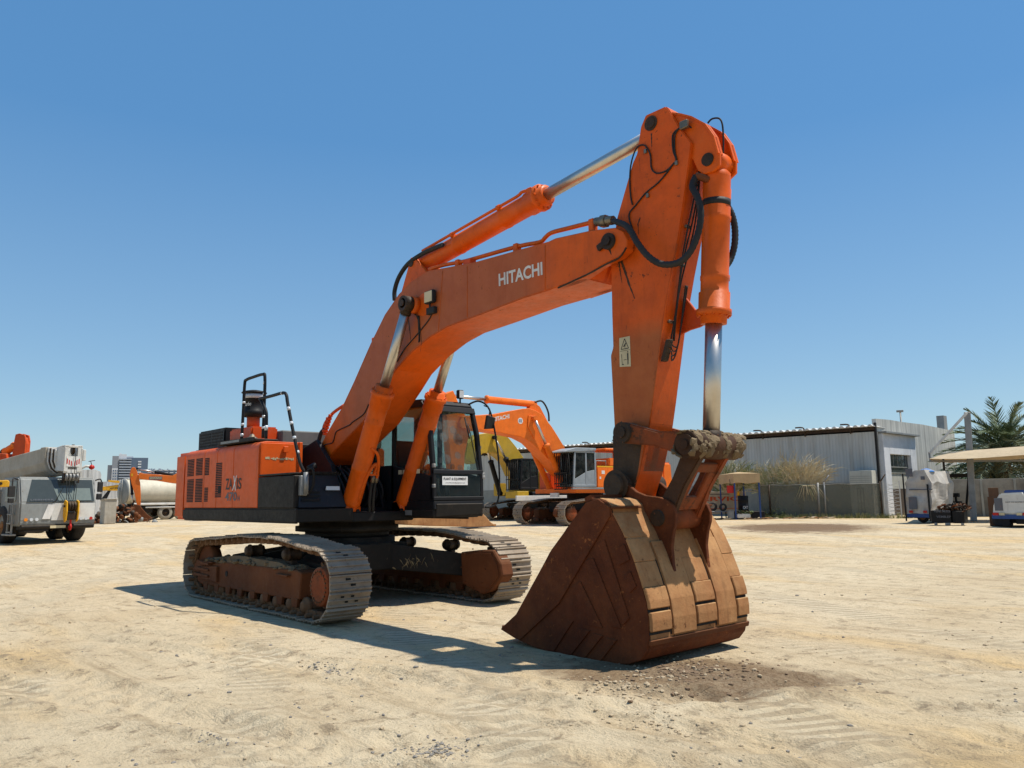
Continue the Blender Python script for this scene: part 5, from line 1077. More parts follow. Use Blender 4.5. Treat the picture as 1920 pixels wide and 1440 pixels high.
mi = MB(); mi.tube([(-.2, yl, 2.2), (-.1, yl+.14, 2.25), (-.08, yl+.18, 2.1)], .025, 6, 3); mi.box(-.12, -.02, yl+.04, yl+.22, 1.78, 2.15, .02); mi.box(-.12, -.02, yl+.02, yl+.2, 1.5, 1.72, .02); mi.build('wing_mirror', 'rubber', CR)
lad = MB(); lad.bar((-.35, yr-.06, .35), (-.35, yr-.04, 1.35), .05, .05); lad.bar((-.75, yr-.06, .35), (-.75, yr-.04, 1.35), .05, .05)
for z in (.4, .7, 1.0): lad.box(-.75, -.35, yr-.1, yr-.02, z, z+.04)
lad.box(-1.0, -.2, yr-.16, yr+.05, .3, .36, .01); lad.build('boarding_ladder', 'steel', CR)
pl_ = MB(); pl_.box(.10, .105, -.28, .22, .53, .62); pl_.build('number_plate', 'decal', CR)
gl_r = MB(); gl_r.extr([(xs_(zw0)+.016, -.05, zw0+.06), (xs_(zw0)+.018, -.05, zw0+.06), (xs_(zw1)+.018, -.25, zw1-.08), (xs_(zw1)+.016, -.25, zw1-.08)], [(xs_(zw0)+.016, yl-.2, zw0+.06), (xs_(zw0)+.018, yl-.2, zw0+.06), (xs_(zw1)+.018, yl-.22, zw1-.08), (xs_(zw1)+.016, yl-.22, zw1-.08)]); gl_r.build('painted_reflection_pane', MT.setdefault('pane', simple('painted_glass_reflection', (.17, .20, .18), .1)), cabk)  # lighter pane paints the reflection on one half of the windscreen
wi = MB(); wi.tube([(.10, -.25, 1.42), (.02, -.05, 1.52), (-.0, .2, 1.58)], .014, 6); wi.tube([(.10, .55, 1.46), (.03, .8, 1.44)], .014, 6); wi.tube([(.10, -.15, 1.48), (.0, .1, 1.95)], .01, 6); wi.build('wiper', 'rubber', CR)
# boom: nested sections narrowing towards the head
bm_ = MB()
def sect(x0, x1, y, z, hw, hh, z0s=0.):
    prof = lambda zz: [(y-hw, zz-hh*.1), (y-hw*.8, zz-hh*.65), (y-hw*.4, zz-hh), (y+hw*.4, zz-hh), (y+hw*.8, zz-hh*.65), (y+hw, zz-hh*.1), (y+hw, zz+hh), (y-hw, zz+hh)]
    za, zb = z, z+z0s; bm_.extr([(x0, a, b) for a, b in prof(za)], [(x1, a, b) for a, b in prof(zb)], .02)
BY = .32
sect(-7.5, -1.35, BY, 2.55, .52, .50, .34); sect(-1.5, -1.05, BY, 2.90, .54, .52)
bm_.build('boom', 'crane_boom', CR)
for k in range(5):
    q = MB(); bm_ = q; sect(-1.05+k*.11, -.98+k*.11, BY, 2.93, .46-k*.02, .47-k*.02); q.build('boom_collar', 'white' if k % 2 == 0 else 'grease', CR)
hd_ = MB()
for y in (BY-.30, BY+.26): hd_.py([(-.65, 2.55), (.12, 2.50), (.14, 3.35), (-.1, 3.45), (-.65, 3.40)], y, y+.05, .015)
hd_.box(.02, .12, BY-.28, BY-.16, 2.5, 3.42, .01); hd_.box(.02, .12, BY+.14, BY+.28, 2.5, 3.42, .01); hd_.box(.02, .10, BY-.28, BY+.28, 2.45, 2.58, .01); hd_.box(-.1, .12, BY-.3, BY+.3, 3.36, 3.44, .01); hd_.box(-.3, .15, BY+.31, BY+.42, 2.9, 3.3, .02); hd_.build('boom_head', 'white', CR)
hp_ = MB(); hp_.box(.125, .13, BY-.22, BY+.22, 2.68, 3.05); wb = hp_.build('warning_board', 'white_mark', CR)
hp_ = MB()
for s in (-1, 1):
    for k in range(3): y0 = s*(.04+k*.07); hp_.add([(.134, BY+y0, 2.70+k*.04), (.134, BY+y0+s*.035, 2.70+k*.04), (.134, BY+y0+s*.035-s*.0, 2.9+k*.04), (.134, BY+y0, 2.86+k*.04)], [(0, 1, 2, 3)])
hp_.build('warning_stripe', 'red', wb)
for k in range(4):
    s_ = MB(); y = BY-.21+k*.12; s_.lathe([(.05, 0), (.16, .01), (.14, .04), (.16, .07), (.05, .08)], (0, y, 2.32), (0, 1, 0), 24); s_.build('sheave', 'steel', CR)
s_ = MB(); s_.lathe([(.04, 0), (.19, .01), (.17, .03), (.19, .05), (.04, .06)], (-.1, BY+.02, 3.3), (0, 1, 0), 24); s_.box(-.1, .05, BY-.26, BY-.22, 2.1, 2.5); s_.box(-.1, .05, BY+.24, BY+.28, 2.1, 2.5); s_.build('head_sheave', 'grease', CR)
rp = MB()
for y in (-.19, -.1, .1, .18): rp.tube([(.16, BY+y, 2.35), (.16, BY+y*.8, 1.5)], .010, 6)
rp.tube([(.1, BY+.05, 3.35), (.2, BY+.05, 3.0), (.18, BY+.05, 2.4)], .012, 6); rp.build('hoist_rope', 'rubber', CR)
hk = thing('hook_block', 'yellow and black hook block hanging on ropes in front of the mobile crane cab', 'hook block', (-19.506,-0.096,0.253), 6.4190231888433384)
m = MB(); HY = BY+.02
for y in (HY-.22, HY+.17): m.py([(-.18, 1.35), (-.05, 1.5), (.12, 1.45), (.16, 1.1), (.10, .78), (-.02, .72), (-.14, .95)], y, y+.05, .012)
m.build('side_plate', 'yellow_bright', hk)
m = MB()
for k in range(3): m.lathe([(.05, 0), (.17, .01), (.15, .035), (.17, .06), (.05, .07)], (0, HY-.13+k*.09, 1.28), (0, 1, 0), 20)
m.box(-.1, .08, HY-.17, HY+.17, .8, 1.08, .02); m.cyl((0, HY-.26, 1.28), (0, HY+.26, 1.28), .04, seg=10); m.build('sheave_pack', 'grease', hk)
m = MB(); m.tube([(0, HY, .82), (0, HY, .66), (.05, HY, .56), (.0, HY, .47), (-.09, HY, .50), (-.11, HY, .60)], .035, 8, 4); m.build('hook', 'red', hk)

# ------------------------------------------------------------------ tank truck
TT = thing('tank_truck', 'cream tank truck parked side-on behind the small orange excavator', 'tank truck', (-53.397,11.422,0.3), 1.6804167458272765)
q = [(-0.171,2.873),(-0.069,1.039),(3.391,2.854),(2.066,0.069),(1.171,0.094)]
zc = 2.15; rt = 1.0
m = MB(); m.lathe([(.02, -.12), (rt*.5, -.09), (rt*.85, -.02), (rt*.98, .06), (rt, .14), (rt, 7.4), (rt*.98, 7.5), (.02, 7.55)], (0, 0, zc), (1, 0, 0), 40)
m.build('tank', 'cream', TT)
m = MB(); m.lathe([(.02, -.13), (rt*.5, -.10), (rt*.87, -.03), (rt*1.01, .04), (rt*1.012, .10)], (0, 0, zc), (1, 0, 0), 40); m.build('tank_end', 'crane_grey', TT)
m = MB(); m.box(.2, 7.2, -.35, .35, zc+rt-.02, zc+rt+.05, .01); m.box(.3, 5.2, -1.22, -1.0, 1.12, 1.30, .04); m.tube([(1.3, -1.2, .95), (4.5, -1.2, .95), (4.9, -1.2, .85), (5.1, -1.2, .5)], .05, 8); m.tube([(6.3, -1.2, .5), (4.9, -1.2, 1.3)], .06, 8); m.build('side_rail', 'white', TT)
m = MB(); m.box(-.1, 10.5, -.45, .45, .85, 1.2, .03); m.box(.3, 1.9, -1.1, 1.1, .55, 1.05, .03); m.box(5.3, 7.2, -1.1, 1.1, .5, 1.0, .03); m.build('chassis', 'black_dusty', TT)
m = MB(); m.tube([(-.2, -.35, 1.2), (-.2, -.35, 3.1)], .03, 6); m.tube([(-.2, .05, 1.2), (-.2, .05, 3.1)], .03, 6)
for k in range(6): m.tube([(-.2, -.35, 1.3+k*.3), (-.2, .05, 1.3+k*.3)], .02, 6)
m.build('ladder', 'steel', TT)
for x in (2.9, 4.15):
    for s in (-1, 1): wheel(TT, (x, s*1.0, .55), .55, .34, 'grease', MT.setdefault('pale_tyre', worn('sand_covered_tyre', (.34, .31, .25), (.25, .22, .17), dust=(.45, .4, .3), rough=.9)))
wheel(TT, (9.5, -1.0, .55), .55, .34); wheel(TT, (9.5, 1.0, .55), .55, .34)
m = MB(); m.box(8.4, 10.4, -1.2, 1.2, .9, 2.9, .1, 3); m.build('cab', 'white', TT)

# ------------------------------------------------------------------ scrap heap
sc = MB(); rr = random.Random(21)
for k in range(150):
    x = rr.gauss(0, .85); h = max(.1, 1.25-abs(x-.4)*.55); z = rr.random()**1.3*h+.05; y = rr.uniform(-.6, .6); sc.cur = rr.choice((0, 0, 1, 1, 2, 3))
    L_ = rr.uniform(.15, .7); a = Vector((rr.uniform(-1, 1), rr.uniform(-1, 1), rr.uniform(-.6, .6))).normalized()*L_/2; p = Vector((x, y, z))
    if k % 3 == 0: sc.tube([p-a, p+Vector((rr.uniform(-.2, .2), 0, rr.uniform(-.1, .2))), p+a], rr.uniform(.02, .05), 7, 3)
    elif k % 3 == 1: sc.bar(p-a, p+a, rr.uniform(.05, .25), rr.uniform(.02, .2), .01)
    else: sc.lathe([(.03, 0), (.16, .0), (.16, rr.uniform(.05, .3)), (.03, .2)], p, a, 12)
sh1 = sc.build('scrap_heap', ['rust', 'grease', 'black_dusty', 'crane_grey']); sh1.location = (-45.842,8.727,0.3); sh1.rotation_euler = (0, 0, 1.3055693187945654)
tag(sh1, 'tangled heap of scrap machine parts beside the tank truck', 'scrap', kind='stuff')
m = MB(); m.box(-.18, .55, -.4, .4, 0, 1.55, .03); m.box(-.25, .6, -.45, .45, 1.55, 1.6, .01)
tb_ = m.build('metal_cabinet', 'crane_boom'); tb_.location = (-44.016,7.815,0.3); tb_.rotation_euler = (0, 0, 1.6124916893437924); tag(tb_, 'weathered beige metal cabinet standing behind the scrap heap', 'cabinet')

# ------------------------------------------------------------------ BUILDINGS
def corrugated(name, base, fade, scale, streak=(.2, .19, .17), axis='X', depth=.03):
    m = bpy.data.materials.new(name); nt = nodes_of(m); co = coords(nt)
    wv = N(nt, 'ShaderNodeTexWave'); wv.bands_direction = axis; wv.inputs['Scale'].default_value = scale; wv.inputs['Distortion'].default_value = 0; nt.links.new(co, wv.inputs[0])
    n1 = noise_tex(nt, co, .35, 5, .6); n2 = noise_tex(nt, co, 1.5, 5, .65, stretch=(1.5, 1.5, .12))
    c = mixc(nt, ramp(nt, n1, .35, .7, 0, .8), base, fade); c = mixc(nt, ramp(nt, n2, .46, .66, 0, .65), c, streak)
    c = mixc(nt, ramp(nt, wv.outputs['Fac'], .0, .35, .22, 0), c, tuple(v*.4 for v in base))
    finish(nt, c, .6, 0, bump=wv.outputs['Fac'], bstr=.3, bdist=depth); return m
MT['corr'] = corrugated('grey_corrugated_sheet', (.44, .45, .43), (.38, .385, .36), 1.6, streak=(.30, .28, .24))
MT['corr2'] = corrugated('pale_corrugated_sheet', (.50, .49, .44), (.34, .335, .31), .8)
MT['corr_white'] = corrugated('white_ribbed_sheet', (.66, .65, .62), (.58, .56, .52), 1.0)
MT['plaster'] = worn('grey_plaster', (.28, .28, .25), (.23, .23, .20), chip=(.12, .11, .1), dust=(.24, .22, .19), rough=.9, scale=.5, bstr=.15)
MT['plaster_white'] = worn('white_plaster', (.66, .67, .68), (.6, .6, .6), chip=(.4, .38, .34), dust=(.5, .45, .38), rough=.8, scale=.5, bstr=.1, dust_amt=.15)
MT['beige_wall'] = worn('beige_shutter', (.50, .49, .42), (.45, .43, .37), dust=(.4, .36, .28), rough=.8, scale=.5, dust_amt=.2)
MT['stain_wall'] = worn('stained_concrete_wall', (.27, .25, .21), (.12, .11, .09), chip=(.10, .09, .08), dust=(.3, .27, .22), rough=.9, scale=.9, fade_amt=1., bstr=.2)
WA = thing('warehouse', 'long grey corrugated warehouse with a dark gap under its white sheet roof', 'warehouse', (-8.706,40.673,0.3), -3.0264819977392983)
q = [(-0.076,5.442),(10.407,5.562),(-0.043,4.996),(8.905,5.09),(3.346,2.79),(1.417,2.76)]
H1, HW = q[0][1], q[2][1]
LN = 34.
m = MB(); m.box(0, LN, -9, 0, 2.0, HW, .0); m.build('wall', 'corr', WA)
m = MB(); m.box(-.01, LN, -8.9, .015, -.2, 1.99); m.build('lower_wall', 'plaster', WA)
m = MB(); m.box(0, LN, -.4, -.3, HW-.02, H1-.15); m.build('roof_gap_shade', 'dark', WA)  # dark panel painting the shade inside the open gap
m = MB(); m.py([(-.05, H1-.15), (LN, H1-.15), (LN, H1-.12), (-.05, H1-.12)], -8, .35)
for k in range(int(LN/.42)): x = k*.42; m.py([(x, H1-.12), (x+.1, H1-.02), (x+.2, H1-.02), (x+.3, H1-.12)], -8, .4)
m.build('roof', 'corr_white', WA)
m = MB(); m.box(0, LN, .02, .06, H1-.35, H1-.15)
for k in range(12): x = 1.4+k*2.8; m.tube([(x, .05, HW-.05), (x, .12, HW+.3), (x+.05, .28, HW+.5), (x+.5, .3, HW+.52)], .045, 6, 3); m.box(x-.05, x+.05, -.3, -.1, HW-.1, H1-.15)
m.build('roof_bracket', 'grease', WA)
m = MB(); m.box(-.06, .05, -.2, .03, -.1, H1+.1, .01); m.build('down_pipe', 'dark', WA)
q = [(7.556,-0.049),(3.677,2.801),(3.861,0.071)]
ac = MB(); ac.box(-.35, .35, 0, .35, -.3, .35, .03, 2); ac.cur = 1; ac.cyl((.08, .35, 0), (.08, .36, 0), .22, seg=20)
aco = ac.build('air_conditioner', ['white', 'grey_mark'], WA); aco.location = (5.536, .02, 3.132)
m = MB(); m.box(0.096, 1.381, .02, .9, 0, 2.681, .01); an = m.build('door_lobby', 'beige_wall', WA)
m = MB()
for k in range(4): z = 2.681-.35-k*.12; m.box(0.096+.05, 1.381-.05, .90, .91, z, z+.02)
m.build('shutter_rib', 'plaster', an)
m = MB(); x0d, x1d = sorted((0.993, 0.596)); zz = 1.663
for a, b, c2, d2 in ((x0d, x0d+.05, 0, zz), (x1d-.05, x1d, 0, zz), (x0d, x1d, zz-.05, zz), (x0d, x1d, zz*.45, zz*.45+.05), ((x0d+x1d)/2-.03, (x0d+x1d)/2+.03, 0, zz)): m.box(a, b, .905, .93, c2, d2)
m.build('door_frame', 'plaster', an)
m = MB(); m.box(x0d+.05, x1d-.05, .902, .91, .02, zz-.05); m.build('door', 'beige_wall', an)
WB = thing('warehouse', 'pale corrugated warehouse gable with a white plastered gateway', 'warehouse', (-8.837,40.615,0.3), 1.5915223948152737)
q = [(0.631,5.813),(2.609,5.862),(4.513,5.836),(8.089,5.858),(13.988,5.713),(13.077,2.201)]
m = MB(); top = [(q[0][0], q[0][1]), (q[1][0], q[1][1]), (q[2][0], q[2][1]), (q[3][0], q[3][1]), (q[4][0], q[4][1])]
m.py([(q[0][0], -.2)]+top+[(q[4][0], -.2)], 0, .25); m.box(q[2][0]+1.2, q[4][0], .25, 12, -.2, q[4][1]-.5); m.build('wall', 'corr2', WB)
g_ = [(0.694,4.91),(5.59,4.79),(1.469,3.677),(4.659,3.665),(1.019,1.33),(3.959,0.326)]
gx0, gx1, ix0, ix1 = g_[0][0], g_[1][0], g_[2][0], g_[3][0]; gt = g_[0][1]; it = g_[2][1]
m = MB(); m.box(gx0-.1, ix0, -.35, -.02, 0, gt, .02); m.box(ix1, gx1, -.35, -.02, 0, gt, .02); m.box(ix0, ix1, -.35, -.02, it, gt, .02); pg_ = m.build('gateway', 'plaster_white', WB)
m = MB(); m.box(gx0-.15, gx1+.15, -.6, -.02, gt, gt+.12, .01); m.build('gateway_hood', 'steel', WB)
m = MB(); m.box(ix0, ix1, -.10, -.05, 1.6, it-1.1); m.build('roller_shutter', 'beige_wall', WB)
m = MB(); m.box(ix0, ix1, -.12, -.05, it-.75, it); m.box(ix0, ix1, -.1, -.04, it-1.1, it-.78); m.build('gate_window', MT['screen'], WB)
m = MB()
for k in range(5): x = ix0+(ix1-ix0)*(k+.5)/5; m.box(x-.03, x+.03, -.14, -.11, it-.75, it)
m.box(ix0, ix1, -.15, -.11, it-.78, it-.72); m.box(ix0, ix1, -.15, -.11, it-1.14, it-1.08); m.build('gate_bar', 'plaster', WB)
m = MB(); m.box(ix0, ix1, -.09, -.03, -.1, 1.6); m.build('gate_opening', MT.setdefault('shadow_brown', worn('painted_opening_shade', (.10, .075, .055), (.08, .06, .045), rough=.9)), WB)  # brown sheet painting the shade inside the gateway
m = MB(); m.box(gx1+.02, gx1+.14, -.1, -.01, 0, gt+.1); m.build('down_pipe', 'tan_cloth', WB)
m = MB(); m.box(14.82, 15.482, .9, 1.4, 4, 6.967, .01); m.build('chimney', 'steel', WB)
m = MB(); m.py([(q[2][0]+1.6, q[2][1]-.3), (q[2][0]+2.4, q[2][1]+.1), (q[3][0]+2, q[3][1]-.2)], 1, 5); m.build('roof', 'corr_white', WB)

# ------------------------------------------------------------------ perimeter fence
FN = thing('fence', 'wire fence backed with dark shade netting in front of the grey warehouse', 'fence', (-13.569,34.174,0.3), 0.4730413849530791)
net = bpy.data.materials.new('shade_netting'); nt = nodes_of(net)
tr = N(nt, 'ShaderNodeBsdfTransparent'); df = N(nt, 'ShaderNodeBsdfDiffuse'); df.inputs[0].default_value = (.15, .15, .115, 1)
co = coords(nt); nn_ = noise_tex(nt, co, 1.2, 5, .6, stretch=(1, 1, .5)); mx = N(nt, 'ShaderNodeMixShader'); nt.links.new(ramp(nt, nn_, .3, .7, .5, .75), mx.inputs[0]); nt.links.new(tr.outputs[0], mx.inputs[1]); nt.links.new(df.outputs[0], mx.inputs[2])
o_ = N(nt, 'ShaderNodeOutputMaterial'); nt.links.new(mx.outputs[0], o_.inputs[0]); MT['net'] = net
fp = [(0.747,1.879),(1.278,1.869),(3.902,1.914),(4.24,1.908),(7.117,1.886),(8.443,1.891),(10.759,1.905),(13.466,1.854)]; rr = random.Random(8)
m = MB(); x = fp[0][0]; top_ = [];
while x < fp[4][0]: top_.append((x, fp[0][1]+rr.uniform(-.03, .01))); x += .7
top_.append((fp[4][0], fp[4][1])); m.py([(fp[0][0], 0)]+top_+[(fp[4][0], 0)], 0, .004); m.build('netting', 'net', FN)
m = MB(); m.tube([(a, -.02, b) for a, b in top_], .014, 6); m.build('top_wire', 'steel', FN)
for i, h in ((1, 0), (2, 0), (3, 1), (4, 1)):
    m = MB(); x, z = fp[i]
    m.tube([(x, -.05, 0), (x, -.05, z+(.1 if h else .05))], .045 if i != 2 else .06, 8)
    if h: m.tube([(x, -.05, z+.05), (x+.28, -.05, z+.48)], .035, 8)
    m.build('post', 'steel' if i in (2, 3) else 'grease', FN)
lat = MB(); x0f = fp[4][0]+.15
for k in range(9): lat.bar((x0f, -.02, .05+k*.2), (x0f+.75, -.02, .3+k*.2), .02, .02); lat.bar((x0f+.75, -.02, .05+k*.2), (x0f, -.02, .3+k*.2), .02, .02)
lat.bar((x0f, -.02, 0), (x0f, -.02, 2.0), .06, .06); lat.bar((x0f+.8, -.02, 0), (x0f+.8, -.02, 2.0), .06, .06); lat.build('lattice_panel', 'white', FN)
FN2 = thing('boundary_wall', 'stained grey concrete boundary wall under the palm behind the carport', 'wall', (-13.569,34.174,0.3), 0.4730413849530791)
m = MB(); m.box(fp[5][0]+1.8, fp[5][0]+16, 2.0, 2.2, -.1, 2.05, .01); m.build('wall', 'stain_wall', FN2)
for k in range(8):
    m = MB(); x = fp[5][0]+2.2+k*1.6; m.box(x, x+.12, 1.95, 2.0, 0, 2.0, .01); m.build('pilaster', 'plaster', FN2)

# grasses along the fence
def blades(mb, base, n, hmin, hmax, spread, w, rr, lean=.4, seg=3, radial=False):
    for k in range(n):
        x, y = base[0]+rr.uniform(-1, 1)*spread[0], base[1]+rr.uniform(-1, 1)*spread[1]; z = base[2]; h = rr.uniform(hmin, hmax); a = rr.uniform(0, 6.28); l = rr.uniform(.1, 1)*lean*h
        side = Vector((-math.sin(a), math.cos(a), 0))*w; d = Vector((math.cos(a)*l, math.sin(a)*l, 0)); mb.cur = rr.randrange(3)
        P = [Vector((x, y, z))+d*(t*t)+Vector((0, 0, h*t*(1-.18*t))) for t in [i/seg for i in range(seg+1)]]
        vs = []
        for i, p in enumerate(P): ww = side*(1-i/seg*.85); vs += [p-ww, p+ww]
        mb.add(vs, [(2*i, 2*i+1, 2*i+3, 2*i+2) for i in range(seg)])
def leafmat(name, c):
    m = bpy.data.materials.new(name); nt = nodes_of(m); co = coords(nt); n = noise_tex(nt, co, 2.5, 4)
    finish(nt, mixc(nt, ramp(nt, n, .35, .65), tuple(v*.65 for v in c), c), .75, 0, spec=.3); return m
MT['g1'] = leafmat('dry_grass_blade', (.34, .29, .12)); MT['g2'] = leafmat('green_grass_blade', (.15, .19, .05)); MT['g3'] = leafmat('yellow_grass_blade', (.30, .28, .08))
MT['d1'] = leafmat('pale_dry_twig', (.62, .52, .33)); MT['d2'] = leafmat('olive_twig', (.36, .35, .18)); MT['d3'] = leafmat('straw_twig', (.52, .40, .23))
MT['l1'] = leafmat('green_leaf', (.10, .14, .045)); MT['l2'] = leafmat('light_green_leaf', (.17, .21, .07)); MT['l3'] = leafmat('dark_leaf', (.05, .07, .03))
MT['p1'] = leafmat('palm_leaf', (.11, .15, .065)); MT['p2'] = leafmat('grey_palm_leaf', (.22, .25, .15)); MT['p3'] = leafmat('old_palm_leaf', (.28, .25, .11))
gr = MB(); rr = random.Random(31)
for k in range(260):
    x = fp[0][0]-.8+rr.random()*9.5; s = .5+.5*noise.noise(Vector((x*.9, 0, 0)))
    blades(gr, (x, -.35+rr.uniform(-.35, .2), -.02), 7, .08, .22+.35*s, (.12, .12), .012, rr)
go2 = gr.build('grass', ['g1', 'g2', 'g3']); go2.location = (-13.569,34.174,0.3); go2.rotation_euler = (0, 0, 0.4730413849530791); tag(go2, 'dry yellow-green grass growing along the foot of the fence', 'grass', kind='stuff')
# dry bushes
def bush(loc, rz, w, h, z0, label, n, mats, seed, rad=1.):
    root = thing('dry_bush', label, 'bush', loc, rz, 'wispy dry bushes behind the fence'); rr = random.Random(seed)
    tk = MB()
    for k in range(5): a = rr.uniform(-.4, .4)*w; tk.tube([(rr.uniform(-.1, .1), rr.uniform(-.1, .1), 0), (a*.4, rr.uniform(-.2, .2), z0*.5), (a, rr.uniform(-.3, .3), z0+rr.uniform(0, .4))], [.05, .04, .025], 6, 3)
    tk.build('trunk', 'mud', root)
    lf = MB()
    for k in range(n):
        cx = rr.gauss(0, .33)*w; cz = z0+rr.uniform(0, .35)*h; cy = rr.uniform(-.5, .5)
        ang = math.atan2(1., cx/w*2.4+rr.uniform(-.5, .5)); ln = rr.uniform(.5, 1.)*h*.85
        d = Vector((math.cos(ang), rr.uniform(-.5, .5), abs(math.sin(ang)))).normalized()
        p = Vector((cx, cy, cz)); side = d.cross(Vector((0, 1, 0))).normalized(); lf.cur = rr.randrange(3)
        bend = Vector((rr.uniform(-.2, .2), 0, -rr.uniform(.0, .35)))*ln; P = [p+d*ln*t+bend*t*t for t in (0, .35, .7, 1)]
        for b in range(5):
            t = .2+.16*b; o = p+d*ln*t+bend*t*t; s2 = 1 if b % 2 else -1; tw = (d*.8+side*s2*.5+Vector((0, rr.uniform(-.4, .4), 0))).normalized()*ln*.3
            lf.add([o-side*.018, o+side*.018, o+tw], [(0, 1, 2)])
        vs = []
        for i, pp_ in enumerate(P): ww = side*.028*(1-i*.28); vs += [pp_-ww, pp_+ww]
        lf.add(vs, [(2*i, 2*i+1, 2*i+3, 2*i+2) for i in range(3)])
    lf.build('crown', mats, root)
_c, _s = math.cos(0.4730413849530791), math.sin(0.4730413849530791); FO = Vector((-13.569,34.174,0.3))
def onf(x, y): return (FO.x+_c*x-_s*y, FO.y+_s*x+_c*y, FO.z)
bush(onf(2.951, .9), 0.4730413849530791, 1.0, 2.4, 1.45, 'pale wispy dry bush rising above the fence, beside the air conditioner', 300, ['d1', 'd3', 'd1'], 3)
bush(onf(1.48, .9), 0.4730413849530791, 1.0, 2.1, 1.3, 'olive-tinged dry bush rising left of the air conditioner', 240, ['d1', 'd2', 'd2'], 5)
bush(onf(-0.884, .9), 0.4730413849530791, 1.2, 2.3, 1.4, 'grey-green wispy bush behind the tan gazebo', 220, ['d2', 'd1', 'l2'], 9)
hb = MB(); rr = random.Random(77)
for k in range(26):
    a = rr.gauss(0, .35); L_ = rr.uniform(.5, 1.1); hb.cur = rr.randrange(3); hb.tube([(0, -.05, 1.78), (a*.6+.05, rr.uniform(-.3, 0), 1.82), (a+.1, rr.uniform(-.4, -.05), 1.75-L_*.35), (a*1.25+.12+rr.uniform(-.1, .1), rr.uniform(-.4, -.05), 1.75-L_*.8)], [.012, .010, .006], 4, 2)
ho = hb.build('drooping_branch', ['d1', 'd2', 'd3']); ho.location = onf(3.301, -.12); ho.rotation_euler = (0, 0, 0.4730413849530791); tag(ho, 'bunch of pale dry twigs drooping over the front of the fence netting', 'branch')
lb = MB()
for k in range(420):
    x, y, z = rr.gauss(0, .5), rr.uniform(-.3, .3), abs(rr.gauss(0, .2))+.03; s = rr.uniform(.03, .07); a = Vector((rr.uniform(-1, 1), rr.uniform(-1, 1), rr.uniform(-.3, 1))).normalized(); b = a.cross(Vector((rr.uniform(-1, 1), .3, 1))).normalized(); lb.cur = rr.randrange(3); p = Vector((x, y, z))
    lb.add([p-a*s, p+b*s*.6, p+a*s, p-b*s*.6], [(0, 1, 2, 3)])
lo_ = lb.build('shrub', ['l1', 'l2', 'l3']); lo_.location = onf(1.339, -.3); lo_.rotation_euler = (0, 0, 0.4730413849530791); tag(lo_, 'low leafy green shrub at the foot of the fence, beside the gazebo', 'shrub')

# ------------------------------------------------------------------ gazebo with the stall beneath it
GA_ = thing('gazebo', 'tan canopy gazebo on blue poles beside the fence', 'gazebo', (-12.776,31.718,0.3), 0.8844907300670242)
gq = [(-0.024,2.521),(1.384,2.387),(1.387,1.915),(-0.022,1.99),(1.346,0.159),(-0.066,0.032)]; gw = gq[1][0]; gh = gq[0][1]; gl_ = gq[3][1]; gd = 2.6
m = MB()
for (x, y) in ((0, 0), (gw, 0), (0, gd), (gw, gd)): 
    p_ = MB(); p_.bar((x, y, 0), (x, y, gl_+.1), .07, .07); p_.box(x-.09, x+.09, y-.09, y+.09, 0, .03); p_.build('pole', 'blue', GA_)
m = MB(); m.quad((-.08, -.08, gh-.02), (gw+.08, -.08, gh-.06), (gw*.5, gd*.5, gh+.12), (-.08, -.08, gh)); 
m = MB(); e = .06
c4 = [(-e, -e), (gw+e, -e), (gw+e, gd+e), (-e, gd+e)]
for i in range(4):
    a, b = c4[i], c4[(i+1) % 4]; n = 8
    for k in range(n):
        u0, u1 = k/n, (k+1)/n; w_ = lambda u: .03*math.sin(u*9+i)
        p0 = (a[0]+(b[0]-a[0])*u0, a[1]+(b[1]-a[1])*u0); p1 = (a[0]+(b[0]-a[0])*u1, a[1]+(b[1]-a[1])*u1)
        m.quad((p0[0], p0[1], gl_+w_(u0)), (p1[0], p1[1], gl_+w_(u1)), (p1[0], p1[1], gh), (p0[0], p0[1], gh))
for i in range(4): m.add([(c4[i][0], c4[i][1], gh), (c4[(i+1) % 4][0], c4[(i+1) % 4][1], gh), (gw/2, gd/2, gh+.12)], [(0, 1, 2)])
m.build('canopy', 'tan_cloth', GA_)
def put(o, x, y, z=0, rz=0.):
    c, s = math.cos(0.8844907300670242), math.sin(0.8844907300670242); b = Vector((-12.776,31.718,0.3)); o.location = (b.x+c*x-s*y, b.y+s*x+c*y, b.z+z); o.rotation_euler = (0, 0, 0.8844907300670242+rz); return o
bn = MB(); bn.box(-1.7, gw+.2, 2.85, 2.9, .25, 1.55, .01); bno = put(bn.build('banner_board', 'beige_cloth'), 0, 0); tag(bno, 'pinkish printed banner board standing at the back of the gazebo', 'banner')
bt = MB(); text_mesh(bt, 'SERVICE', (-1.4, 2.84, 1.0), (1, 0, 0), (0, 0, 1), .26, .03, width=3.0); bt.box(-1.5, gw, 2.838, 2.842, .55, .58); bt.build('lettering', 'orange_red', bno)
bt = MB(); bt.box(-1.3, .6, 2.838, 2.842, 1.38, 1.42); bt.build('rule_line', 'black_mark', bno)
ba = thing('oil_drum', 'black oil drum with a white panel under the gazebo', 'drum', (0, 0, 0)); put(ba, .85, 1.2, .42)
m = MB(); m.lathe([(.28, 0), (.29, .02), (.285, .3), (.3, .32), (.285, .34), (.285, .6), (.3, .62), (.285, .64), (.29, .86), (.28, .88)], (0, 0, 0), (0, 0, 1), 28); m.build('drum_body', 'black', ba)
m = MB(); m.box(-.15, .19, -.305, -.30, .10, .34); m.build('drum_panel', 'black_mark', ba)
t = MB(); text_mesh(t, 'CAT', (-.13, -.31, .14), (1, 0, 0), (0, 0, 1), .16, .03, width=.28); t.build('drum_lettering', 'white_mark', ba)
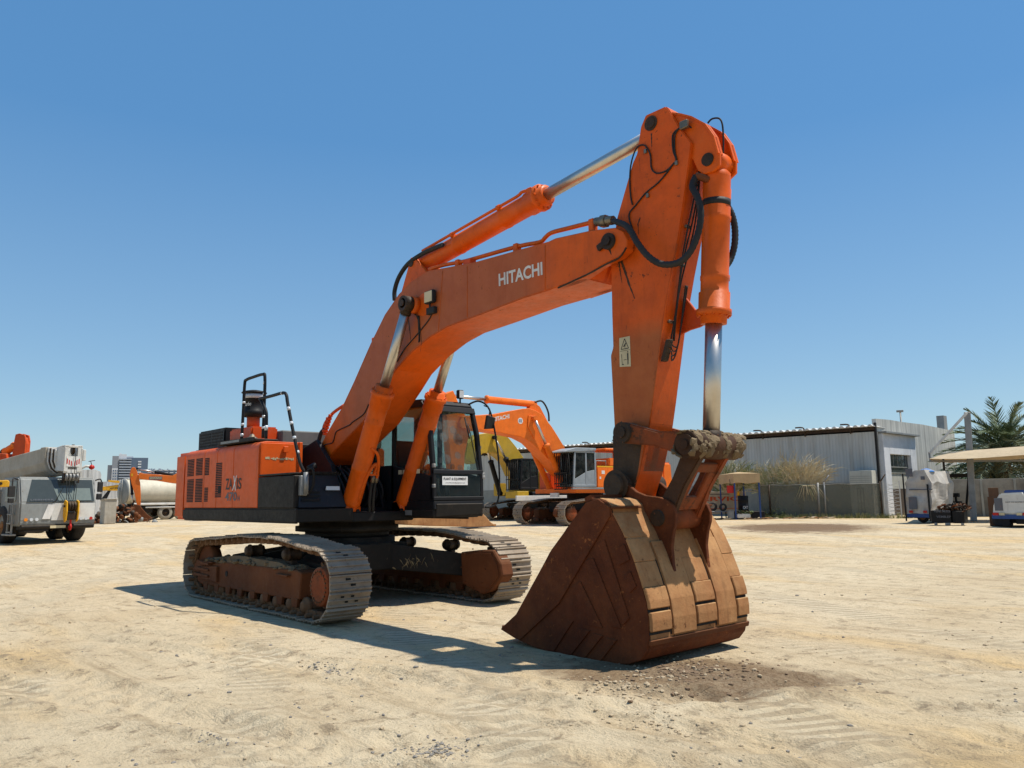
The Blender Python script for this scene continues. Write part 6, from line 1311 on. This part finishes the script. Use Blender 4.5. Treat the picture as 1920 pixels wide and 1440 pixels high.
m = MB(); m.cyl((-.15, 0, .88), (-.15, 0, 1.15), .09, .05, seg=14); yo = m.build('oil_can', 'yellow_bright'); put(yo, .75, 1.2, .42); tag(yo, 'yellow oil can standing on top of the black drum', 'can')
tbl = thing('workbench', 'low grey workbench loaded with parts under the gazebo', 'workbench'); put(tbl, -1.3, .7)
m = MB(); m.box(0, 1.25, 0, .7, .40, .45, .01); m.build('bench_top', 'steel', tbl)
for x in (.05, 1.15):
    for y in (.05, .6): m = MB(); m.bar((x, y, 0), (x, y, .4), .05, .05); m.build('leg', 'dark', tbl)
m = MB(); m.box(0.55, 1.95, .3, 1.5, .0, .42, .02); pal = m.build('crate', 'dark'); put(pal, -.1, .3); tag(pal, 'dark crate carrying the black drum under the gazebo', 'crate')
m = MB(); m.box(-.15, .2, -.02, .15, 0, .42, .02); cn_ = m.build('fuel_can', 'red'); put(cn_, -.22, .1, 1.45); tag(cn_, 'red fuel can hanging from the front left gazebo pole', 'can')
m = MB(); m.tube([(0, 0, .42), (.02, 0, .6), (-.02, 0, .78)], .015, 6); m.build('strap', 'rubber', cn_)
for k, (x, y, r) in enumerate(((-1.0, .95, .26), (-.45, .8, .22))):
    m = MB(); m.lathe([(r*.55, -.08), (r*.9, -.08), (r, -.03), (r, .03), (r*.9, .08), (r*.55, .08), (r*.55, -.08)], (0, 0, 0), (0, 1, .1), 24, caps=False); o = m.build('tyre', 'tyre'); put(o, x, y, .45+r); tag(o, ['larger black tyre leaning on the workbench under the gazebo', 'smaller black tyre beside the gazebo pole on the workbench'][k], 'tyre')
bs_ = thing('plastic_basin', 'white plastic basin filled with greenery at the gazebo corner', 'basin'); put(bs_, .05, -.1)
m = MB(); m.box(0, .75, 0, .45, .08, .30, .03, 2); m.build('basin', 'white', bs_)
m = MB(); rr = random.Random(12)
for k in range(90):
    p = Vector((rr.uniform(.02, .9), rr.uniform(0, .45), rr.uniform(.28, .52))); a = Vector((rr.uniform(-1, 1), rr.uniform(-1, 1), rr.uniform(-.3, .6))).normalized()*.09; b = a.cross(Vector((.3, .2, 1))).normalized()*.05; m.cur = rr.randrange(3); m.add([p-a, p+b, p+a, p-b], [(0, 1, 2, 3)])
m.build('greenery', ['l2', 'd1', 'l1'], bs_)
m = MB(); m.box(0, .32, 0, .25, 0, .5, .04, 2); o = m.build('plastic_jug', 'crane_grey'); put(o, -.4, .0); tag(o, 'translucent grey plastic jug standing left of the gazebo corner pole', 'jug')
db = MB(); rr = random.Random(44)
for k in range(70):
    x, y = rr.uniform(-1.5, 5.5), rr.uniform(-.6, .5); L_ = rr.uniform(.08, .5); a = rr.uniform(-.4, .4); db.cur = rr.randrange(4)
    db.bar((x, y, .03), (x+L_*math.cos(a), y+L_*math.sin(a), .03+rr.uniform(0, .08)), rr.uniform(.03, .15), rr.uniform(.02, .06), .004)
dbo = put(db.build('debris', ['mud', 'dusty_steel', 'dark', 'beige_cloth']), 0, -.1); tag(dbo, 'scattered scraps of wood and litter in front of the gazebo and fence', 'debris', kind='stuff')

# ------------------------------------------------------------------ wrapped machine on a trailer
WR = thing('wrapped_generator', 'tall generator trailer wrapped in dusty white sheeting with a blue rag on top', 'generator trailer', (-2.274,29.807,0.3), -0.04752333186488597)
q = [(-0.573,0.144),(0.434,0.157),(-0.467,1.717),(-0.162,2.298),(0.371,2.35),(0.57,1.764),(-0.568,0.495),(0.459,0.455)]
m = MB(); fr_ = [(q[0][0], .42), (q[0][0]-.02, q[2][1]), (q[3][0], q[3][1]), (q[4][0], q[4][1]), (q[5][0], q[5][1]), (q[1][0], .42)]
b = bmesh.new(); A = [b.verts.new((x, 0, z)) for x, z in fr_]; B = [b.verts.new((x+.0, 2.3, z-.05)) for x, z in fr_]
b.faces.new(A); b.faces.new(B[::-1])
for i in range(6): b.faces.new((A[i], B[i], B[(i+1) % 6], A[(i+1) % 6]))
bmesh.ops.recalc_face_normals(b, faces=b.faces[:]); bmesh.ops.triangulate(b, faces=b.faces[:]); bmesh.ops.subdivide_edges(b, edges=b.edges[:], cuts=9, use_grid_fill=True)
for v in b.verts: v.co += Vector((noise.noise(v.co*1.7), noise.noise(v.co*1.9+Vector((5, 0, 0))), noise.noise(v.co*2.1+Vector((0, 9, 0)))))*.11*min(1, v.co.z)
m.addbm(b); wro = m.build('sheeting', MT.setdefault('sheet', worn('dusty_white_sheeting', (.50, .47, .42), (.34, .30, .26), chip=(.3, .25, .2), dust=(.5, .42, .32), rough=.7, dust_amt=.3, scale=1.5)), WR)
for a, bb, c2, d2 in ((.12, .42, 2.05, 2.4), (.75, .92, 1.9, 2.05), (.15, .5, .62, 1.15), (.2, 1.2, 1.45, 1.5)):
    m = MB(); m.box(q[0][0]+a, q[0][0]+bb, -.09, -.075, c2, d2); m.build('panel_patch', 'grey_mark', WR)
m = MB(); m.box(q[0][0]-.02, q[1][0]+.02, -.02, 2.2, .25, .42, .02); m.build('trailer_frame', 'blue', WR)
for x in (q[0][0]+.12, q[1][0]-.28): m = MB(); m.box(x, x+.16, -.07, -.04, .46, .56); m.build('tail_lamp', 'red', WR)
for x in (q[0][0]+.15, q[1][0]-.15): wheel(WR, (x, 1.2, .25), .25, .16)
m = MB(); m.lathe([(.02, .17), (.18, .13), (.32, .04), (.34, 0)], (q[3][0]+.35, .5, q[3][1]-.06), (0, 0, 1), 14); m.build('blue_rag', MT.setdefault('rag', worn('blue_cloth', (.05, .22, .55), (.04, .16, .42), rough=.8)), WR)
m = MB(); m.bar((q[0][0]-.03, -.06, .1), (q[0][0]-.03, -.06, 2.2), .05, .05); m.bar((q[1][0], -.07, .1), (q[1][0], -.07, 1.7), .06, .06); m.build('corner_post', 'dark', WR)

BXC = thing('skip_box', 'low black box bin with faded white lettering full of scrap, beside the wrapped trailer', 'bin', (-0.775,28.234,0.3), 0.10500133493321424)
q = [(-0.457,0.033),(0.731,0.048),(-0.411,0.602)]
m = MB(); m.box(q[0][0], q[1][0]-.45, 0, .8, .1, q[2][1], .02); m.box(q[1][0]-.42, q[1][0]+.02, .05, .7, .08, q[2][1]-.02, .03); m.build('bin_body', 'dark', BXC)
t = MB(); text_mesh(t, 'VEMB.MULB', (q[0][0]+.12, -.005, .52), (1, 0, 0), (0, 0, 1), .09, .02, width=.62); text_mesh(t, 'VEMB.EP', (q[0][0]+.2, -.005, .30), (1, 0, 0), (0, 0, 1), .09, .02, width=.55); t.build('lettering', 'grey_mark', BXC)
for x in (q[0][0]+.1, q[0][0]+.5, q[1][0]-.6, q[1][0]-.1): m = MB(); m.box(x, x+.1, 0, .1, 0, .1, .01); m.build('foot', 'steel', BXC)
sc = MB(); rr = random.Random(61)
for k in range(70):
    p = Vector((rr.uniform(q[0][0]+.3, q[1][0]+.1), rr.uniform(.1, .7), q[2][1]+rr.random()*.25-.03)); a = Vector((rr.uniform(-1, 1), rr.uniform(-1, 1), rr.uniform(-.4, .4)))*.2; sc.cur = rr.randrange(3)
    sc.tube([p-a, p+Vector((0, 0, rr.uniform(0, .12))), p+a], rr.uniform(.01, .03), 6, 2) if k % 2 else sc.bar(p-a, p+a, .12, .03)
s3 = sc.build('scrap_pile', ['rust', 'black_dusty', 'grease']); s3.location = (-0.775,28.234,0.3); s3.rotation_euler = (0, 0, 0.10500133493321424); tag(s3, 'brown scrap and pipes heaped on top of the black bin', 'scrap', kind='stuff')

# generator trailer under the carport
GT = thing('generator_trailer', 'pale generator trailer with sloping sides and blue base parked under the carport', 'generator trailer', (1.405,27.386,0.294), 0.04492718871345076)
q = [(-0.08,0.469),(-0.026,0.876),(0.227,1.28),(0.906,1.312),(1.092,0.872),(1.056,0.476),(0.064,1.079)]
m = MB(); m.py([(q[0][0], q[0][1]), (q[1][0], q[1][1]), (q[2][0], q[2][1]), (q[3][0]+.1, q[3][1]), (q[4][0]+.25, q[4][1]), (q[5][0]+.25, q[5][1])], 0, 2.4, .05, 2); m.build('canopy_body', 'white', GT)
m = MB(); m.box(q[0][0]+.1, q[0][0]+.38, -.006, .0, .62, 1.1); m.build('access_door', 'grey_mark', GT)
t = MB(); text_mesh(t, 'PLANT AND EQUIPMENT', (q[0][0]+.48, -.008, .92), (1, 0, 0), (0, 0, 1), .045, .02, width=.62); t.build('lettering', 'black_mark', GT)
m = MB(); m.box(q[0][0]-.02, q[5][0]+.25, -.03, 2.3, q[0][1]-.16, q[0][1]-.0, .01); m.build('blue_base', 'blue', GT)
for x in (.02, 1.02): m = MB(); m.box(q[0][0]+x, q[0][0]+x+.2, -.05, -.03, q[0][1]-.02, q[0][1]+.08); m.build('tail_lamp', 'red', GT)
for x in (.24, .82): m = MB(); m.box(q[0][0]+x, q[0][0]+x+.18, -.05, -.03, q[0][1]-.02, q[0][1]+.08); m.build('reflector', 'decal', GT)
m = MB(); m.box(q[0][0]+.05, q[0][0]+.55, .0, .5, .05, .38, .02); m.box(q[0][0]+.75, q[0][0]+1.2, .05, 1.5, .12, .38, .02); m.box(q[0][0], q[5][0], .3, 1.9, .15, .4, .02); m.build('axle_box', 'dark', GT)
for y in (.9,): 
    for x in (q[0][0]+.0, q[5][0]+.1): wheel(GT, (x, y, .28), .28, .18)
m = MB(); m.box(q[0][0]+.4, q[0][0]+1.4, .2, .9, q[2][1]-.02, q[2][1]+.12, .04, 2); m.build('blue_cover', 'blue', GT)
m = MB(); m.box(0, .42, 0, .4, 0, 1.15, .01); m.box(.05, .4, .0, .4, 1.15, 1.5, .01)
o = m.build('cardboard_box', MT.setdefault('card', worn('brown_cardboard', (.15, .075, .04), (.12, .06, .035), rough=.9))); q = ((0.919,28.282,0.299),0.305871416944129); o.location = q[0]; o.rotation_euler = (0, 0, q[1]); tag(o, 'tall brown box standing beside the generator trailer under the carport', 'box')

# ------------------------------------------------------------------ carport
CP = thing('carport', 'carport with a long beige fabric canopy hung from a tall steel post at the right', 'carport', (-1.396,33.839,0.3), 0.318289188155549)
q = [(-0.069,5.082),(-0.098,-0.021),(-1.737,2.95),(-1.279,3.315),(-0.388,3.33),(0.688,3.236),(2.258,3.246),(2.206,2.666),(-1.745,2.849),(-1.717,3.205)]
m = MB(); m.bar((q[1][0]-.0, 0, 0), (q[0][0]+.12, 0, q[0][1]), .28, .28, .03); m.build('post', 'steel', CP)
m = MB(); m.bar((q[1][0]-.35, .3, 0), (q[0][0]+.1, .3, 3.2), .1, .1, .01); m.build('side_post', 'black_dusty', CP)
m = MB(); m.bar((q[9][0]+.05, -.1, q[9][1]), (q[0][0]+.1, -.1, q[0][1]-.05), .12, .12, .01); m.build('tie_strut', 'white', CP)
m = MB(); m.bar((q[9][0]+.03, -.1, q[9][1]+.05), (q[9][0]+.05, -.1, q[8][1]-.02), .08, .08); m.bar((q[9][0], -.1, q[8][1]-.02), (q[7][0]+3, -.1, q[7][1]-.02), .09, .09); m.build('edge_beam', 'steel', CP)
cn = MB(); yn, yf = -1.8, 3.2; nx = 26; ny_ = 10; vs = []; x0c, x1c = q[8][0]+.1, q[7][0]+4.5; rise = q[4][1]-q[8][1]
for i in range(nx+1):
    u = i/nx; x = x0c+(x1c-x0c)*u
    for j in range(ny_+1):
        v = j/ny_; y = yn+(yf-yn)*v; arch = math.sin(math.pi*min(1, max(0, v)))**.6; edge = min(1, u*6)
        vs.append((x, y, q[8][1]+.03+rise*arch*(edge**.5)-.05*math.sin(u*9)))
cn.add(vs, [(i*(ny_+1)+j, (i+1)*(ny_+1)+j, (i+1)*(ny_+1)+j+1, i*(ny_+1)+j+1) for i in range(nx) for j in range(ny_)], True)
cn.build('canopy', 'beige_cloth', CP)
sw = thing('pipe_rack', 'dark steel pipe frame standing behind the wrapped generator trailer', 'frame', (-2.798,35.476,0.3), 0.33648854192437444)
m = MB(); m.bar((-1.0, 0, 2.15), (.8, 0, 2.15), .12, .18, .01); m.bar((-.35, 0, 2.15), (-.35, 0, 3.0), .1, .1, .01); m.bar((-1.0, 0, 0), (-1.0, 0, 2.4), .08, .08); m.bar((.8, 0, 0), (.8, 0, 2.2), .08, .08); m.build('pipe_frame', 'black_dusty', sw)
m = MB(); m.bar((0, 0, 0), (0, 0, 1.2), .08, .08); m.box(-.22, .22, -.1, .1, .85, .93); m.box(-.15, .15, -.1, .1, 1.12, 1.3, .02); o = m.build('bench_vice', 'dark'); q = ((-1.767,32.658,0.3),0.33546763106381594); o.location = q[0]; tag(o, 'dark bench vice on a stand behind the black bin', 'vice')
st_l = MB(); q = [(0.539,8.275),(0.437,6.914),(0.333,8.241)]
st_l.tube([(0, 0, 0), (0, 0, q[0][1])], .07, 8); st_l.box(-.3, .25, -.1, .1, q[0][1]-.1, q[0][1]+.08, .02)
o = st_l.build('street_lamp', 'steel'); o.location = (-15.974,62.563,0.3); o.rotation_euler = (0, 0, 0.383085567738304); tag(o, 'thin street lamp rising behind the pale warehouse roof', 'street lamp')

# ------------------------------------------------------------------ date palm
def palm(loc, zc, n, Lf, seed, label):
    root = thing('palm_tree', label, 'palm tree', loc); rr = random.Random(seed)
    tk = MB(); pts = [(0, 0, 0), (.05, 0, zc*.5), (0, 0, zc-.2)]; tk.tube(pts, [.30, .26, .24, .22, .26, .30], 12, 6)
    for k in range(60): a = k*2.4; z = .2+(zc-.4)*k/60; tk.box(math.cos(a)*.26-.07, math.cos(a)*.26+.07, math.sin(a)*.26-.07, math.sin(a)*.26+.07, z, z+.14)
    tk.build('trunk', 'mud', root)
    cr = MB()
    for k in range(n):
        a = k*2.399+rr.uniform(-.2, .2); e = math.asin(max(-.75, min(.97, .97-1.65*(k/n)**1.05))); L_ = Lf*rr.uniform(.85, 1.08)
        d = Vector((math.cos(a)*math.cos(e), math.sin(a)*math.cos(e), math.sin(e))); dr = rr.uniform(.35, .6); P = []
        for i in range(13): t = i/12; P.append(Vector((0, 0, zc))+d*L_*t+Vector((0, 0, -dr*L_*t*t*(.55+.45*math.cos(e)))))
        cr.cur = 2 if k > n*.75 else (1 if rr.random() < .45 else 0); cr.tube(P, [.035]*4+[.02]*5+[.01]*4, 5)
        for i in range(2, 13):
            for sub in range(3):
                f = min(i+sub/3., 12); i0 = int(f); p = P[i0].lerp(P[min(i0+1, 12)], f-i0); tg = (P[min(i0+1, 12)]-P[max(i0-1, 0)]).normalized(); sd_ = tg.cross(Vector((0, 0, 1))).normalized(); ll = Lf*.19*math.sin(math.pi*min(1, (f+1.2)/13.5))**.7+.06
                for s in (-1, 1):
                    dd_ = (tg*.75+sd_*s*.62+Vector((0, 0, rr.uniform(-.15, .35)))).normalized(); nrm = dd_.cross(Vector((rr.uniform(-1, 1), rr.uniform(-1, 1), 1))).normalized()*.028
                    cr.add([p-nrm, p+dd_*ll*.5-nrm*.9, p+dd_*ll, p+dd_*ll*.5+nrm*.9, p+nrm], [(0, 1, 2, 3, 4)])
    cr.build('crown', ['p1', 'p2', 'p3'], root)
    cl = MB()
    for k in range(26):
        a = rr.uniform(0, 6.28); r = rr.uniform(.15, .45); p = Vector((math.cos(a)*r, math.sin(a)*r, zc-.1)); cl.tube([p, p+Vector((math.cos(a)*.25, math.sin(a)*.25, .15)), p+Vector((math.cos(a)*.5, math.sin(a)*.5, -.25))], .02, 5, 3)
    cl.build('fruit_stalk', 'p3', root)
q = [(0.241,3.861)]
palm((-3.733,46.726,0.3), q[0][1], 84, 4.2, 5, 'tall date palm with a full crown rising behind the beige carport canopy')
palm((-5.529,50.363,0.3), q[0][1]-1.4, 64, 3.8, 8, 'shorter date palm with fronds hanging below the carport canopy')

# ------------------------------------------------------------------ ribbed white sheds far left
S1 = thing('ribbed_shed', 'white ribbed shed with a rounded top corner behind the mobile crane', 'shed', (-67.318,13.567,0.3), 1.317255788879689)
q = [(-3.116,4.376),(-0.563,4.341),(-0.106,3.906),(0.119,-0.192)]
m = MB(); m.py([(q[0][0], 0), (q[0][0], q[0][1]), (q[1][0], q[1][1]), (q[1][0]+.35, q[1][1]-.15), (q[2][0], q[2][1]), (q[2][0], 0)], 0, 5); m.build('wall', 'corr_white', S1)
S2 = thing('low_shed', 'low white ribbed shed between the rounded shed and the tank truck', 'shed', (-74.755,16.73,0.3), 1.3039649996541502)
q = [(-2.222,3.468),(1.141,3.408)]
m = MB(); m.box(q[0][0], q[1][0]+4, 0, 4, 0, q[0][1]); m.build('wall', 'corr_white', S2)
m = MB(); m.box(q[0][0], q[1][0]+4, -.05, -.01, .9, 1.7); m.build('banner', 'white_mark', S2)
m = MB(); m.box(-1.2, -.4, -.06, -.05, 1.0, 1.35); m.build('banner_mark', 'blue', S2)
lmpo = thing('flood_mast', 'white mast tip with a red round lamp above the ribbed shed', 'mast', (-21.447,1.214,0.281), 1.3303674481876504)
q = [(0.063,2.735),(-0.326,2.631),(0.128,2.878)]
m = MB(); m.tube([(-.2, 0, 0), (-.2, 0, 1.5), (q[1][0], 0, q[1][1]), (q[0][0], 0, q[0][1])], .05, 8, 2); m.build('arm', 'white', lmpo)
m = MB(); m.lathe([(.01, -.1), (.08, -.06), (.11, 0), (.08, .06), (.01, .1)], (q[0][0], 0, q[0][1]-.02), (0, 0, 1), 16); m.build('lamp', 'red', lmpo)
m = MB(); m.tube([(q[0][0], 0, q[0][1]+.05), (q[0][0]-.05, 0, q[0][1]+.22)], .015, 6); m.tube([(q[0][0]-.12, 0, q[0][1]+.2), (q[0][0]+.1, 0, q[0][1]+.24)], .015, 6); m.build('antenna', 'dark', lmpo)

# ------------------------------------------------------------------ distant towers
MT['tower_lt'] = simple('pale_facade', (.34, .38, .43), .7); MT['tower_dk'] = simple('blue_glass_facade', (.10, .14, .20), .5); MT['tower_wh'] = simple('white_facade', (.62, .63, .64), .7); MT['tower_grey'] = simple('grey_facade', (.24, .26, .29), .7)
T1 = thing('apartment_tower', 'tall pale and blue-grey apartment tower with banded balconies on the left horizon', 'building', (-1093.058,311.14,0.3), 1.2904961759492393)
def fq(pts): return pts
q = [(-25.605,49.858),(-20.142,51.269),(-20.693,61.586),(-13.335,63.054),(-5.231,63.153),(3.734,59.782),(21.571,58.573),(23.599,16.758)]
m = MB(); m.box(q[0][0], q[1][0], 0, 20, 0, q[0][1]); m.box(q[2][0], q[3][0], -2, 20, 0, q[2][1]); m.build('core', 'tower_grey', T1)
m = MB(); m.box(q[3][0], q[4][0]+1, 1, 20, 0, q[3][1]+1); m.box(q[2][0]+.3, q[3][0]-.2, -2.3, -2, 0, q[2][1]-16); m.build('white_wing', 'tower_wh', T1)
m = MB(); m.box(q[4][0]-2, q[6][0], 2, 22, 0, q[5][1]); m.box(q[3][0]+.4, q[4][0]+1, .6, 1, 0, q[3][1]-7); m.build('glass_wing', 'tower_dk', T1)
m = MB()
for k in range(18): z = q[5][1]-3-k*3.4; m.box(q[3][0]+1, q[4][0]+7, -3, 2, z, z+1.5)
m.build('balcony_band', 'tower_lt', T1)
m = MB()
for k in range(16): z = q[5][1]-6-k*3.4; m.box(q[6][0]-12, q[6][0]-8, 1.4, 2.0, z, z+1.7)
m.build('window_strip', 'tower_wh', T1)
m = MB()
for k in range(9):
    z = q[2][1]-20-k*3.6
    for j in range(3): m.box(q[2][0]+1.5+j*2.5, q[2][0]+3+j*2.5, -2.7, -2.3, z, z+2)
m.build('window', 'tower_dk', T1)
m = MB(); m.box(q[4][0]-1, q[5][0], 4, 15, q[5][1]-1, q[5][1]+1.8); m.box(q[3][0]+1, q[3][0]+3, 3, 10, q[3][1], q[3][1]+2.4); m.build('plant_room', 'tower_wh', T1)
T2 = thing('apartment_block', 'long lower apartment block with rows of balconies right of the tall tower', 'building', (-1127.419,369.279,0.3), 1.2518492549127294)
q = [(-24.568,47.922),(25.583,48.097)]
m = MB(); m.box(q[0][0], q[1][0]+10, 0, 20, 0, q[0][1]-2); m.build('facade', 'tower_grey', T2)
m = MB()
for k in range(9):
    for j in range(8): m.box(q[0][0]+j*7+.8, q[0][0]+j*7+5.2, -1.5, 0, q[0][1]-3.2-k*3.2, q[0][1]-2.0-k*3.2)
m.build('balcony', 'tower_wh', T2)
m = MB()
for k in range(9): m.box(q[0][0]+.2, q[1][0]+9, -.3, 0, q[0][1]-4.9-k*3.2, q[0][1]-3.7-k*3.2)
m.build('window_band', 'tower_dk', T2)
m = MB(); rr = random.Random(3)
for j in range(10): x = q[0][0]+rr.uniform(0, 30); m.box(x, x+rr.uniform(.8, 2.5), 3, 8, q[0][1]-2, q[0][1]-2+rr.uniform(.8, 2))
m.build('roof_unit', 'tower_lt', T2)

# ------------------------------------------------------------------ stones and clods on the sand (too many to count)
st = MB(); rr = random.Random(101)
ico = bmesh.new(); bmesh.ops.create_icosphere(ico, subdivisions=1, radius=1.); iv = [v.co.copy() for v in ico.verts]; ifc = [[v.index for v in f.verts] for f in ico.faces]; ico.free()
def stone(x, y, r, cur, flat=.6):
    z = terrain(x, y)+relief(x, y)-.012; a = rr.uniform(0, 6.28); ca, sa = math.cos(a), math.sin(a); sx, sy = rr.uniform(.7, 1.4), rr.uniform(.7, 1.2); st.cur = cur
    vs = []
    for v in iv:
        k = rr.uniform(.75, 1.15)*r; px_, py_ = v.x*sx*k, v.y*sy*k; vs.append((x+px_*ca-py_*sa, y+px_*sa+py_*ca, z+v.z*k*flat+r*.15))
    st.add(vs, ifc, False)
for k in range(5200):
    d = 2.2+rr.random()**1.6*13; a = R(138.16891754507193+rr.uniform(-37, 37)); x, y = 12.060177980582884+math.cos(a)*d, -7.000865683187948+math.sin(a)*d
    if noise.noise(Vector((x*.5, y*.5, 5))) < -.05+rr.uniform(-.35, .35): continue
    stone(x, y, .004+rr.random()**4*.014*(1+d*.06), rr.choice((0, 0, 0, 1)))
for cx, cy, rx, ry, n, cur, rmax in [(7.593,-3.728,0.22,0.2,420,1,0.013),(7.432,-0.714,0.75,0.55,750,2,0.024),(7.426,-1.545,0.6,0.35,320,0,0.02),(4.79,-2.942,0.5,0.14,160,1,0.016),(6.443,-4.712,0.3,0.12,70,1,0.01),(8.172,-2.195,0.5,0.3,120,0,0.018)]:
    for k in range(n): a = rr.uniform(0, 6.28); d = abs(rr.gauss(0, .55)); stone(cx+math.cos(a)*d*rx*1.3, cy+math.sin(a)*d*ry*1.6, .004+rr.random()**2.2*rmax, cur if rr.random() < .8 else 0)
MT['stone0'] = simple('sandy_clod', (.44, .34, .215), .95); MT['stone1'] = simple('grey_pebble', (.24, .215, .18), .9); MT['stone2'] = simple('brown_clod', (.20, .13, .075), .95)
so_ = st.build('pebbles', ['stone0', 'stone1', 'stone2']); tag(so_, 'loose pebbles and earth clods scattered over the sand', 'pebbles', kind='stuff')
